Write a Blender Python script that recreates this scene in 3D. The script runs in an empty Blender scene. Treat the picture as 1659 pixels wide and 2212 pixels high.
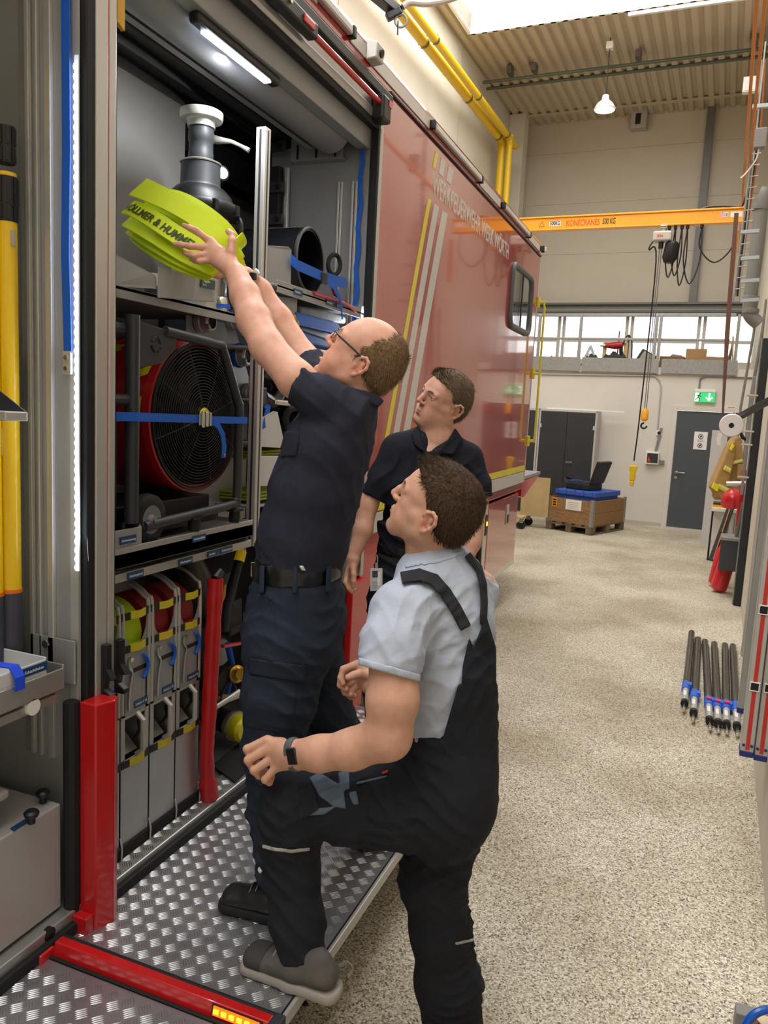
import bpy, bmesh, math, random
import numpy as np
from mathutils import Vector, Matrix

random.seed(7)
np.random.seed(7)
SC = bpy.context.scene
COL = SC.collection
PI = math.pi

# ------------------------------------------------------------------ camera
FPX = 1675.56
RC = np.array([[0.92786839, 0.36948399, 0.05041662],
               [0.09568318, -0.10522042, -0.98983503],
               [-0.36042334, 0.92326066, -0.1329841]])
CAMH = 1.80
CAM = np.array([0.0, 0.0, CAMH])
cd = bpy.data.cameras.new('camera')
cam = bpy.data.objects.new('camera', cd)
COL.objects.link(cam)
cd.sensor_fit = 'VERTICAL'
cd.sensor_height = 36.0
cd.lens = FPX / 2212.0 * 36.0
cd.clip_start = 0.02
cd.clip_end = 200
_m = Matrix(((RC[0][0], -RC[1][0], -RC[2][0], 0.0),
             (RC[0][1], -RC[1][1], -RC[2][1], 0.0),
             (RC[0][2], -RC[1][2], -RC[2][2], CAMH),
             (0, 0, 0, 1)))
cam.matrix_world = _m
SC.camera = cam

# ------------------------------------------------------------------ world, daylight, exposure
SC.view_settings.view_transform = 'Standard'
SC.view_settings.look = 'None'
SC.view_settings.gamma = 1.0
SC.view_settings.use_curve_mapping = False
SC.view_settings.exposure = 0.0
wd = bpy.data.worlds.new('World')
SC.world = wd
wd.use_nodes = True
wb = wd.node_tree.nodes['Background']
wb.inputs[0].default_value = (0.97, 0.985, 1.0, 1)
wb.inputs[1].default_value = 2.2

TILT = math.radians(1.972)          # the truck is parked about two degrees off the hall's axis
HALL = Matrix.Rotation(-TILT, 4, 'Z')


def HW(a, b, z):
    return np.array(HALL @ Vector((a, b, z)))


def skylight_light(name, a0, a1, b0, b1, z, power, color=(1.0, 0.97, 0.92)):
    ld = bpy.data.lights.new(name, 'AREA')
    ld.shape = 'RECTANGLE'
    ld.size = a1 - a0
    ld.size_y = b1 - b0
    ld.energy = power
    ld.color = color
    o = bpy.data.objects.new(name, ld)
    COL.objects.link(o)
    o.matrix_world = HALL @ Matrix.Translation(((a0 + a1) / 2, (b0 + b1) / 2, z))
    return o


CEIL = 7.70
skylight_light('skylight_daylight', -4.2, 0.2, 6.0, 12.3, CEIL + 0.55, 430, (1.0, .985, .96))
skylight_light('skylight_daylight', -4.2, 0.2, -5.5, 2.5, CEIL + 0.55, 520, (1.0, .985, .96))

# ------------------------------------------------------------------ pixel helpers: a place of the photo's frame at a given real plane


def ray(px, py):
    return RC.T @ np.array([(px - 829.5) / FPX, (py - 1106) / FPX, 1.0])


def onx(px, py, X):
    r = ray(px, py)
    return CAM + r * (X / r[0])


def ony(px, py, Y):
    r = ray(px, py)
    return CAM + r * (Y / r[1])


def onz(px, py, Z):
    r = ray(px, py)
    return CAM + r * ((Z - CAMH) / r[2])


def ond(px, py, d):
    return CAM + ray(px, py) * d


_HYv = HW(0, 1, 0)
_HXv = HW(1, 0, 0)


def onb(px, py, b):
    r = ray(px, py)
    P = CAM + r * (b / (r @ _HYv))
    return np.array([P @ _HXv, P @ _HYv, P[2]])     # hall coordinates


def ona(px, py, a):
    r = ray(px, py)
    P = CAM + r * (a / (r @ _HXv))
    return np.array([P @ _HXv, P @ _HYv, P[2]])


def onf(px, py, z=0.0):
    P = onz(px, py, z)
    return np.array([P @ _HXv, P @ _HYv, P[2]])


# ------------------------------------------------------------------ materials
def lin(c):
    if isinstance(c, str):
        c = tuple(int(c[i:i + 2], 16) / 255 for i in (0, 2, 4))
    return tuple(x / 12.92 if x <= 0.04045 else ((x + 0.055) / 1.055) ** 2.4 for x in c)


MATS = {}


def mat(name, col='808080', rough=0.5, metal=0.0, noise=0.0, nscale=30.0, bump=0.0, bscale=200.0, coat=0.0,
        emit=None, estr=0.0, spec=0.5, sheen=0.0, stretch=None, alpha=1.0, sss=0.0):
    if name in MATS:
        return MATS[name]
    m = bpy.data.materials.new(name)
    m.use_nodes = True
    nt = m.node_tree
    b = nt.nodes['Principled BSDF']
    c = lin(col)
    b.inputs['Base Color'].default_value = (*c, 1)
    b.inputs['Roughness'].default_value = rough
    b.inputs['Metallic'].default_value = metal
    b.inputs['Specular IOR Level'].default_value = spec
    if coat:
        b.inputs['Coat Weight'].default_value = coat
        b.inputs['Coat Roughness'].default_value = 0.05
    if sheen:
        b.inputs['Sheen Weight'].default_value = sheen
    if sss:
        b.inputs['Subsurface Weight'].default_value = sss
        b.inputs['Subsurface Radius'].default_value = (0.012, 0.005, 0.003)
        b.inputs['Subsurface Scale'].default_value = 1.0
    if emit:
        b.inputs['Emission Color'].default_value = (*lin(emit), 1)
        b.inputs['Emission Strength'].default_value = estr
    if noise or bump:
        tc = nt.nodes.new('ShaderNodeTexCoord')
        src = tc.outputs['Object']
        if stretch:
            mp = nt.nodes.new('ShaderNodeMapping')
            mp.inputs['Scale'].default_value = stretch
            nt.links.new(src, mp.inputs['Vector'])
            src = mp.outputs['Vector']
    if noise:
        n = nt.nodes.new('ShaderNodeTexNoise')
        n.inputs['Scale'].default_value = nscale
        n.inputs['Detail'].default_value = 4
        nt.links.new(src, n.inputs['Vector'])
        r = nt.nodes.new('ShaderNodeValToRGB')
        r.color_ramp.elements[0].position = 0.3
        r.color_ramp.elements[1].position = 0.7
        r.color_ramp.elements[0].color = (*[max(0, x * (1 - noise)) for x in c], 1)
        r.color_ramp.elements[1].color = (*[min(1, x * (1 + noise)) for x in c], 1)
        nt.links.new(n.outputs['Fac'], r.inputs['Fac'])
        nt.links.new(r.outputs['Color'], b.inputs['Base Color'])
    if bump:
        n2 = nt.nodes.new('ShaderNodeTexNoise')
        n2.inputs['Scale'].default_value = bscale
        n2.inputs['Detail'].default_value = 3
        nt.links.new(src, n2.inputs['Vector'])
        bp = nt.nodes.new('ShaderNodeBump')
        bp.inputs['Strength'].default_value = min(1, bump)
        bp.inputs['Distance'].default_value = 0.004
        nt.links.new(n2.outputs['Fac'], bp.inputs['Height'])
        nt.links.new(bp.outputs['Normal'], b.inputs['Normal'])
    MATS[name] = m
    return m


def floor_material():
    m = bpy.data.materials.new('terrazzo_floor')
    m.use_nodes = True
    nt = m.node_tree
    b = nt.nodes['Principled BSDF']
    tc = nt.nodes.new('ShaderNodeTexCoord')

    def ramp(src, e):
        r = nt.nodes.new('ShaderNodeValToRGB')
        while len(r.color_ramp.elements) < len(e):
            r.color_ramp.elements.new(0.5)
        for el, (p, c) in zip(r.color_ramp.elements, e):
            el.position = p
            el.color = (*lin(c), 1)
        nt.links.new(src, r.inputs['Fac'])
        return r.outputs['Color']

    def noise(scale, detail=2):
        n = nt.nodes.new('ShaderNodeTexNoise')
        n.inputs['Scale'].default_value = scale
        n.inputs['Detail'].default_value = detail
        nt.links.new(tc.outputs['Object'], n.inputs['Vector'])
        return n.outputs['Fac']
    v = nt.nodes.new('ShaderNodeTexVoronoi')
    v.inputs['Scale'].default_value = 190
    nt.links.new(tc.outputs['Object'], v.inputs['Vector'])
    vs = nt.nodes.new('ShaderNodeSeparateColor')
    nt.links.new(v.outputs['Color'], vs.inputs[0])
    chips = ramp(vs.outputs[0], [(0.0, '4a4238'), (0.13, '8d8371'), (0.3, 'b3a891'), (0.62, 'c4baa5'), (0.86, 'e6dfcd')])
    patches = ramp(noise(1.1, 5), [(0.35, 'c9c2b3'), (0.6, 'ffffff')])
    mx = nt.nodes.new('ShaderNodeMix')
    mx.data_type = 'RGBA'
    mx.blend_type = 'MULTIPLY'
    mx.inputs[0].default_value = 0.75
    nt.links.new(chips, mx.inputs[6])
    nt.links.new(patches, mx.inputs[7])
    nt.links.new(mx.outputs[2], b.inputs['Base Color'])
    b.inputs['Roughness'].default_value = 0.55
    b.inputs['Specular IOR Level'].default_value = 0.35
    return m


# ------------------------------------------------------------------ mesh builder
def V(p):
    return Vector((float(p[0]), float(p[1]), float(p[2])))


ROOT = {}


def root_loc(o):
    while o.parent:
        o = o.parent
    return Vector(o.location)


def tag(o, label=None, cat=None, group=None, kind=None):
    if label:
        o['label'] = label
    if cat:
        o['category'] = cat
    if group:
        o['group'] = group
    if kind:
        o['kind'] = kind
    return o


def thing(name, label, cat, loc=(0, 0, 0), group=None, kind=None):
    o = bpy.data.objects.new(name, None)
    o.empty_display_size = 0.1
    COL.objects.link(o)
    o.location = V(loc)
    return tag(o, label, cat, group, kind)


class MB:
    def __init__(self, M=None):
        self.v = []
        self.f = []
        self.M = M

    def add(self, vs, fs):
        o = len(self.v)
        if self.M is not None:
            vs = [self.M @ V(p) for p in vs]
        self.v += [V(p) for p in vs]
        self.f += [tuple(i + o for i in f) for f in fs]
        return self

    def box(self, p0, p1):
        x0, y0, z0 = [min(a, b) for a, b in zip(p0, p1)]
        x1, y1, z1 = [max(a, b) for a, b in zip(p0, p1)]
        return self.add([(x0, y0, z0), (x1, y0, z0), (x1, y1, z0), (x0, y1, z0), (x0, y0, z1), (x1, y0, z1), (x1, y1, z1), (x0, y1, z1)],
                        [(0, 3, 2, 1), (4, 5, 6, 7), (0, 1, 5, 4), (1, 2, 6, 5), (2, 3, 7, 6), (3, 0, 4, 7)])

    def cbox(self, c, s):
        return self.box([c[i] - s[i] / 2 for i in range(3)], [c[i] + s[i] / 2 for i in range(3)])

    def bar(self, a, b, w, h, up=(0, 0, 1), shift=(0, 0)):
        """box from a to b, width w across, height h along up"""
        a, b = V(a), V(b)
        d = (b - a).normalized()
        u = V(up)
        s = d.cross(u)
        if s.length < 1e-5:
            s = d.cross(Vector((1, 0, 0)))
        s.normalize()
        u = s.cross(d).normalized()
        a = a + s * shift[0] + u * shift[1]
        b = b + s * shift[0] + u * shift[1]
        vs = []
        for p in (a, b):
            for i, j in ((-1, -1), (1, -1), (1, 1), (-1, 1)):
                vs.append(p + s * (i * w / 2) + u * (j * h / 2))
        return self.add(vs, [(0, 1, 2, 3), (7, 6, 5, 4), (0, 4, 5, 1), (1, 5, 6, 2), (2, 6, 7, 3), (3, 7, 4, 0)])

    def prism(self, poly, ext):
        e = V(ext)
        n = len(poly)
        p = [V(q) for q in poly]
        return self.add(p + [q + e for q in p], [tuple(range(n))[::-1], tuple(range(n, 2 * n))] +
                        [(i, (i + 1) % n, n + (i + 1) % n, n + i) for i in range(n)])

    def quad(self, a, b, c, d):
        return self.add([a, b, c, d], [(0, 1, 2, 3)])

    def tube(self, pts, r, n=10, cap=True, closed=False, flat=None):
        pts = [V(p) for p in pts]
        k = len(pts)
        rs = r if isinstance(r, (list, tuple)) else [r] * k
        vs, fs = [], []
        prev = None
        for i, p in enumerate(pts):
            if closed:
                d = pts[(i + 1) % k] - pts[i - 1]
            else:
                d = pts[min(i + 1, k - 1)] - pts[max(i - 1, 0)]
            if d.length < 1e-9:
                d = Vector((0, 0, 1))
            d.normalize()
            if prev is None:
                u = d.orthogonal().normalized()
                if flat is not None:
                    u = V(flat)
                    u = (u - d * u.dot(d)).normalized()
            else:
                u = prev - d * prev.dot(d)
                u.normalize()
            prev = u
            w = d.cross(u)
            for j in range(n):
                t = 2 * PI * j / n
                if isinstance(rs[i], (tuple, list)):
                    vs.append(p + u * (math.cos(t) * rs[i][0]) + w * (math.sin(t) * rs[i][1]))
                else:
                    vs.append(p + u * (math.cos(t) * rs[i]) + w * (math.sin(t) * rs[i]))
        m = k if closed else k - 1
        for i in range(m):
            i2 = (i + 1) % k
            for j in range(n):
                fs.append((i * n + j, i * n + (j + 1) % n, i2 * n + (j + 1) % n, i2 * n + j))
        if cap and not closed:
            fs.append(tuple(range(n))[::-1])
            fs.append(tuple((k - 1) * n + j for j in range(n)))
        return self.add(vs, fs)

    def cyl(self, a, b, r, n=16, r2=None):
        return self.tube([a, b], [r, r if r2 is None else r2], n)

    def lathe(self, prof, o, axis=(0, 0, 1), n=24, closed=False, cap=True):
        """prof: list of (radius, height along axis)"""
        ax = V(axis).normalized()
        u = ax.orthogonal().normalized()
        w = ax.cross(u)
        o = V(o)
        vs, fs = [], []
        for (r, z) in prof:
            for j in range(n):
                t = 2 * PI * j / n
                vs.append(o + ax * z + (u * math.cos(t) + w * math.sin(t)) * max(r, 1e-5))
        k = len(prof)
        for i in range(k if closed else k - 1):
            i2 = (i + 1) % k
            for j in range(n):
                fs.append((i * n + j, i * n + (j + 1) % n, i2 * n + (j + 1) % n, i2 * n + j))
        if not closed and cap:
            if prof[0][0] > 1e-4:
                fs.append(tuple(range(n))[::-1])
            if prof[-1][0] > 1e-4:
                fs.append(tuple((k - 1) * n + j for j in range(n)))
        return self.add(vs, fs)

    def ribbon(self, pts, ws, nrm, th=0.002):
        """strap: centre points, width vectors (one or list), thickness direction given by nrm (one or list)"""
        k = len(pts)
        W = ws if isinstance(ws, list) else [ws] * k
        N = nrm if isinstance(nrm, list) else [nrm] * k
        vs, fs = [], []
        for p, w, q in zip(pts, W, N):
            p, w, q = V(p), V(w), V(q).normalized() * th
            vs += [p - w / 2, p + w / 2, p + w / 2 + q, p - w / 2 + q]
        for i in range(k - 1):
            for j in range(4):
                fs.append((i * 4 + j, i * 4 + (j + 1) % 4, i * 4 + 4 + (j + 1) % 4, i * 4 + 4 + j))
        fs += [(3, 2, 1, 0), tuple((k - 1) * 4 + j for j in range(4))]
        return self.add(vs, fs)

    def build(self, name, m, parent=None, smooth=False, bevel=0.0, seg=2, loc=None, kind=None, label=None, angle=35):
        me = bpy.data.meshes.new(name)
        off = root_loc(parent) if parent else (V(loc) if loc is not None else Vector((0, 0, 0)))
        me.from_pydata([tuple(p - off) for p in self.v], [], self.f)
        bm = bmesh.new()
        bm.from_mesh(me)
        bmesh.ops.recalc_face_normals(bm, faces=bm.faces)
        bm.to_mesh(me)
        bm.free()
        if m is not None:
            me.materials.append(m)
        o = bpy.data.objects.new(name, me)
        COL.objects.link(o)
        if parent:
            o.parent = parent
        else:
            o.location = off
        if smooth:
            me.shade_smooth()
            try:
                me.set_sharp_from_angle(angle=math.radians(angle))
            except Exception:
                pass
        if bevel:
            bv = o.modifiers.new('bevel', 'BEVEL')
            bv.width = bevel
            bv.segments = seg
            bv.limit_method = 'ANGLE'
        if kind:
            o['kind'] = kind
        if label:
            o['label'] = label
        return o


def cop(o, parent=None, off=(0, 0, 0), **kw):
    """copy of a thing with its parts and sub-parts, shifted by off"""
    c = o.copy()
    COL.objects.link(c)
    c.parent = parent
    if parent is None:
        c.location = o.location + V(off)
    for ch in o.children:
        cop(ch, c)
    return tag(c, **kw)


FONT = None


def text(name, s, m, parent, origin, xdir, ydir, size, extrude=0.0005, align='LEFT', wscale=1.0, bold=0.0, fit=None, shrink=False):
    """flat lettering on a surface: baseline origin, direction of writing, up direction"""
    cu = bpy.data.curves.new(name, 'FONT')
    cu.body = s
    cu.size = size
    cu.extrude = extrude
    cu.align_x = align
    cu.offset = bold
    tmp = bpy.data.objects.new(name, cu)
    COL.objects.link(tmp)
    bpy.context.view_layer.update()
    dg = bpy.context.evaluated_depsgraph_get()
    me = bpy.data.meshes.new_from_object(tmp.evaluated_get(dg))
    bpy.data.objects.remove(tmp)
    me.materials.clear()
    me.materials.append(m)
    o = bpy.data.objects.new(name, me)
    COL.objects.link(o)
    xd = V(xdir).normalized()
    yd = V(ydir)
    yd = (yd - xd * yd.dot(xd)).normalized()
    zd = xd.cross(yd)
    xs = [v.co.x for v in me.vertices]
    if fit and xs:
        k = fit / max(xs)
        if not shrink or k < 1:
            wscale = k
    M = Matrix((xd * wscale, yd, zd)).transposed().to_4x4()
    M.translation = V(origin) - root_loc(parent)
    me.transform(M)
    o.parent = parent
    return o


def arc(c, r, a0, a1, u, w, n=12):
    c, u, w = V(c), V(u), V(w)
    return [c + u * (r * math.cos(a0 + (a1 - a0) * i / n)) + w * (r * math.sin(a0 + (a1 - a0) * i / n)) for i in range(n + 1)]


def bez(pts, n=10):
    """smooth Catmull-Rom curve through the points"""
    P = [V(p) for p in pts]
    P = [P[0] * 2 - P[1]] + P + [P[-1] * 2 - P[-2]]
    out = []
    for i in range(1, len(P) - 2):
        for j in range(n):
            t = j / n
            out.append(0.5 * ((2 * P[i]) + (P[i + 1] - P[i - 1]) * t + (2 * P[i - 1] - 5 * P[i] + 4 * P[i + 1] - P[i + 2]) * t * t +
                              (3 * P[i] - P[i - 1] - 3 * P[i + 1] + P[i + 2]) * t ** 3))
    out.append(P[-2])
    return out


# colours shared by many things
M_ALU = mat('brushed_aluminium', 'b9b9b6', 0.38, 0.75, noise=0.06, nscale=8, bump=0.05, bscale=300)
M_ALUP = mat('pale_anodised_aluminium', 'c6c5c0', 0.42, 0.55)
M_SHEET = mat('grey_sheet_metal', '9fa0a0', 0.5, 0.35, noise=0.05, nscale=4)
M_SHEETD = mat('grey_lacquered_sheet', '8d8f91', 0.5, 0.2)
M_STEEL = mat('polished_steel', 'd0cec8', 0.22, 1.0)
M_GALV = mat('galvanised_steel', '9b9c98', 0.45, 0.6, noise=0.1, nscale=25)
M_BLACK = mat('black_plastic', '121316', 0.45)
M_BLACKM = mat('black_rubber', '0d0e10', 0.7)
M_CHAR = mat('charcoal_powder_coat', '2b2c31', 0.5)
M_RED = mat('red_paint', 'c01c1e', 0.3, coat=0.5)
M_BLUE = mat('blue_webbing', '0f5bc4', 0.7, bump=0.2, bscale=900)
M_YEL = mat('yellow_plastic', 'eec800', 0.4)
M_WHITE = mat('white_paint', 'e4e2dc', 0.5)
M_LBLUE = mat('dark_blue_label', '16406a', 0.4)
M_LTEXT = mat('label_print', 'dfe6ea', 0.5)

# ================================================================== THE HALL
A_L, A_R = -4.55, 0.318
B_LOW, B_UP = 14.2, 16.6
M_FLOOR = floor_material()
M_WALL = mat('painted_plaster', 'cfc9bf', 0.75, noise=0.03, nscale=2, bump=0.05, bscale=60)
M_CONC = mat('pale_concrete', 'cfc8b8', 0.75, noise=0.06, nscale=1.3, bump=0.08, bscale=90)
M_PANEL = mat('cream_sandwich_panel', 'c3bba9', 0.55, noise=0.02, nscale=3)
M_CEIL = mat('cream_trapezoid_sheet', 'bdb097', 0.6)
M_CRANE = mat('crane_yellow', 'f2a51c', 0.4, noise=0.05, nscale=3)
M_ORANGE = mat('crane_orange', 'c77a1e', 0.45, noise=0.1, nscale=3)
M_DKSTEEL = mat('dark_grey_steel', '6d6c69', 0.5, 0.4)
M_GREYPIPE = mat('grey_pipe', '7d7c77', 0.5, 0.1)
M_GAS = mat('gas_pipe_yellow', 'e3bd1c', 0.4)
M_GREEN = mat('dark_green_pipe', '4d5648', 0.5)
M_GLASS = mat('window_glass', 'ffffff', 0.02)
_b = M_GLASS.node_tree.nodes['Principled BSDF']
_b.inputs['Transmission Weight'].default_value = 1.0
_b.inputs['IOR'].default_value = 1.05
M_DOOR = mat('anthracite_door', '454b50', 0.5)

o = MB(HALL).box((A_L - 0.3, -9, -0.2), (3.0, 17.2, 0)).build('floor', M_FLOOR, kind='structure')
# left wall: precast concrete elements with visible vertical joints
wl = MB(HALL).box((A_L - 0.35, -9, 0), (A_L - 0.02, 17.2, CEIL + 0.3)).build('wall_left', M_CONC, kind='structure')
for i in range(6):
    MB(HALL).box((A_L - 0.04, -8.9 + i * 4.35, 0), (A_L, -8.9 + i * 4.35 + 4.335, CEIL + 0.2)).build('panel', M_CONC, wl)
MB(HALL).box((A_L - 0.3, -9.2, 0), (3.0, -9.0, CEIL + 0.3)).build('wall_front', M_WALL, kind='structure')
MB(HALL).box((A_R, -9, 0), (A_R + 0.25, B_LOW, CEIL + 0.3)).build('wall_right', M_CONC, kind='structure')
MB(HALL).box((A_R, B_LOW, 2.6), (A_R + 0.25, B_UP + 0.4, CEIL + 0.3)).build('wall_right', M_CONC, kind='structure')
# rear wall below the gallery
wb_ = MB(HALL).box((A_L, B_LOW, 0), (-0.79, B_LOW + 0.2, 2.72)).box((0.20, B_LOW, 0), (A_R + 0.2, B_LOW + 0.2, 2.72)) \
    .box((-0.79, B_LOW, 2.06), (0.20, B_LOW + 0.2, 2.72)).build('wall_back', M_WALL, kind='structure')
MB(HALL).box((A_L, B_LOW - 0.012, 0), (-0.86, B_LOW, 0.06)).build('baseboard_back', mat('skirting', 'b5aea2', 0.6), kind='structure')
MB(HALL).box((A_L, B_LOW - 0.03, 2.6), (A_R, B_UP, 2.72)).build('gallery_floor', M_WALL, kind='structure')
# upper rear wall: sandwich panels, a course at a time
wu = MB(HALL).box((A_L, B_UP + 0.05, 4.05), (A_R + 0.2, B_UP + 0.3, CEIL + 0.2)).build('wall_back_upper', M_PANEL, kind='structure')
z = 4.12
while z < CEIL:
    z1 = min(z + 1.0, CEIL + 0.05)
    mb = MB(HALL).box((A_L, B_UP, z), (A_R, B_UP + 0.06, z1 - 0.004))
    mb.build('panel', M_PANEL, wu)
    z += 1.0
MB(HALL).box((A_L, B_UP + 0.05, 2.72), (A_R + 0.2, B_UP + 0.3, 2.95)).build('wall_back_sill', M_PANEL, kind='structure')
# corner column on the left
MB(HALL).box((A_L, B_UP - 0.75, 0), (A_L + 0.32, B_UP - 0.4, CEIL)).build('column', M_CONC, kind='structure', bevel=0.01)
tr = MB(HALL)
tr.box((A_L, B_UP - 0.13, 3.86), (A_R, B_UP - 0.05, 4.12)).box((A_L, B_UP - 0.2, 4.08), (A_R, B_UP, 4.12))
tr.build('trim_1', M_DKSTEEL, kind='structure')
MB(HALL).tube([(A_L, B_UP - 0.26, 3.96), (A_R, B_UP - 0.26, 3.96)], 0.035).build('trim_2', M_GREYPIPE, kind='structure')
p0, p1 = onb(1540, 237, B_UP - 0.05), onb(1498, 649, B_UP - 0.05)
MB(HALL).bar((p0[0] - .02, B_UP - 0.07, CEIL), (p0[0] - .02, B_UP - 0.07, 4.1), 0.14, 0.14, up=(0, 1, 0)).build('trim_3', M_DKSTEEL, kind='structure')


def trapezoid(a0, a1, b0, b1):
    mb = MB(HALL)
    prof = []
    a = a0
    while a < a1:
        prof += [(a, 0.045), (a + 0.05, 0.045), (a + 0.075, 0.0), (a + 0.155, 0.0)]
        a += 0.18
    prof = [(min(p[0], a1), p[1]) for p in prof] + [(a1, 0.045)]
    vs = [(p[0], b0, CEIL + p[1]) for p in prof] + [(p[0], b1, CEIL + p[1]) for p in prof]
    n = len(prof)
    mb.add(vs, [(i, i + 1, n + i + 1, n + i) for i in range(n - 1)])
    return mb


SKY_A0, SKY_A1, SKY_B1 = -4.3, 0.25, 12.45
ce = MB(HALL).box((A_L, SKY_B1, CEIL + 0.06), (A_R + .2, 17.0, CEIL + 0.3)).box((A_L, -9, CEIL + 0.06), (SKY_A0, SKY_B1, CEIL + 0.3)) \
    .box((SKY_A1, -9, CEIL + .06), (A_R + .2, SKY_B1, CEIL + .3)).box((SKY_A0, 2.6, CEIL + 0.06), (SKY_A1, 5.9, CEIL + 0.3)) \
    .box((SKY_A0, -9, CEIL + 0.06), (SKY_A1, -5.6, CEIL + 0.3)).build('ceiling', M_CEIL, kind='structure')
for k, (a0, a1, b0, b1) in enumerate([(A_L, A_R + 0.1, SKY_B1, 14.55), (A_L, A_R + 0.1, 14.56, 16.9), (A_L, SKY_A0, 5.0, SKY_B1), (SKY_A0, SKY_A1, 2.6, 5.9)]):
    trapezoid(a0, a1, b0, b1).build('roof_sheet', M_CEIL, ce)
MB(HALL).box((A_L, 14.5, CEIL - 0.012), (A_R + 0.1, 14.6, CEIL + 0.01)).build('joint_strip', M_CEIL, ce)
MB(HALL).box((A_L, 16.0, CEIL - 0.012), (A_R + 0.1, 16.08, CEIL + 0.01)).build('joint_strip', M_CEIL, ce)
M_SKYW = mat('skylight_upstand_white', 'f4f1ea', 0.6)
for k, (b0, b1) in enumerate([(5.9, SKY_B1), (-5.6, 2.6)]):
    sk = MB(HALL)
    sk.box((SKY_A0 - .04, b0, CEIL), (SKY_A0, b1, CEIL + .6)).box((SKY_A1, b0, CEIL), (SKY_A1 + .04, b1, CEIL + .6))
    sk.box((SKY_A0, b0 - .04, CEIL), (SKY_A1, b0, CEIL + .6)).box((SKY_A0, b1, CEIL), (SKY_A1, b1 + .04, CEIL + .6))
    so = sk.build('window_%d' % (1 + k), M_SKYW, kind='structure')
    nb = 4
    for i in range(nb):
        y0 = b0 + (b1 - b0) * i / nb
        MB(HALL).box((SKY_A0, y0 + .02, CEIL + .60), (SKY_A1, y0 + (b1 - b0) / nb - .02, CEIL + .62)).build('pane', M_GLASS, so)
tr = MB(HALL).bar((-1.9, SKY_B1 + 0.05, CEIL - 0.03), (A_R, SKY_B1 + 0.05, CEIL - 0.03), 0.05, 0.05)
tr.build('trim_4', M_WHITE, kind='structure')

# gallery windows
win_b = B_UP + 0.06
wz0, wz1 = 2.95, 3.95
edges = [A_L, -3.35, -1.98, -0.62, A_R + 0.1]
M_FRAME = mat('aluminium_window_frame', 'b9b6ae', 0.45, 0.3)
for i in range(4):
    a0, a1 = edges[i] + 0.02, edges[i + 1] - 0.02
    f = MB(HALL)
    for q in ((a0, a0 + .06), (a1 - .06, a1)):
        f.box((q[0], win_b, wz0), (q[1], win_b + .08, wz1))
    for q in ((wz0, wz0 + .06), (wz1 - .06, wz1), (3.36, 3.42)):
        f.box((a0 + .06, win_b, q[0]), (a1 - .06, win_b + .08, q[1]))
    fo = f.build('window_%d' % (3 + i), M_FRAME, kind='structure')
    MB(HALL).box((a0 + .06, win_b + .04, wz0 + .06), (a1 - .06, win_b + .05, 3.36)).build('pane', M_GLASS, fo)
    MB(HALL).box((a0 + .06, win_b + .04, 3.42), (a1 - .06, win_b + .05, wz1 - .06)).build('pane', M_GLASS, fo)
    if i == 1:
        text('lettering', 'A', mat('faded_letter', 'c4c8cc', 0.7), fo, HW(-2.86, win_b + .035, 3.0), HW(1, 0, 0), (0, 0, 1), 0.42, bold=0.008)

# door in the rear wall
dr = MB(HALL).box((-0.86, B_LOW - .02, 0), (-0.78, B_LOW + .1, 2.09)).box((0.19, B_LOW - .02, 0), (0.27, B_LOW + .1, 2.09)) \
    .box((-0.78, B_LOW - .02, 2.01), (0.19, B_LOW + .1, 2.09)).build('door_1', M_WALL, kind='structure', bevel=0.004)
leaf = MB(HALL).box((-0.775, B_LOW + .005, 0.008), (0.185, B_LOW + .05, 2.005)).build('door_leaf', M_DOOR, dr, bevel=0.004)
hz = onb(1462, 1020, B_LOW)[2]
h = MB(HALL).cyl((-0.70, B_LOW + .01, hz), (-0.70, B_LOW - .05, hz), .013)
h.tube([(-0.70, B_LOW - .05, hz), (-0.68, B_LOW - .06, hz), (-0.56, B_LOW - .06, hz)], .011)
h.cyl((-.70, B_LOW + .01, hz), (-.70, B_LOW - .004, hz), .027)
h.build('door_handle', M_STEEL, leaf, smooth=True)
MB(HALL).cyl((-0.70, B_LOW + .01, hz - .09), (-0.70, B_LOW - .008, hz - .09), .026).build('lock_rosette', M_STEEL, leaf, smooth=True)

# paper notice on the door
c = onb(1513, 952, B_LOW)
nt_ = MB(HALL).box((c[0] - .105, B_LOW - .004, c[2] - .15), (c[0] + .105, B_LOW - .001, c[2] + .15)) \
    .build('paper_notice', M_WHITE, loc=HW(c[0], B_LOW, c[2] - .15))
tag(nt_, 'white paper notice with two round symbols taped on grey door', 'notice')
M_INK = mat('black_ink', '1b1b1b', 0.7)
for dz, rr in ((0.07, .038), (-0.08, .034)):
    MB(HALL).tube(arc((c[0], B_LOW - .006, c[2] + dz), rr, 0, 2 * PI, (1, 0, 0), (0, 0, 1), 20)[:-1], .005, 4, closed=True).build('ring_symbol', M_INK, nt_)
    MB(HALL).bar((c[0] - .014, B_LOW - .006, c[2] + dz - .012), (c[0] + .016, B_LOW - .006, c[2] + dz + .014), .004, .02, up=(0, 0, 1)).build('pictogram', M_INK, nt_)
for k in range(3):
    MB(HALL).box((c[0] - .05, B_LOW - .0055, c[2] - .02 + k * .016), (c[0] + .05, B_LOW - .004, c[2] - .014 + k * .016)).build('text_line', mat('grey_ink', '9a9a98', 0.7), nt_)

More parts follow.
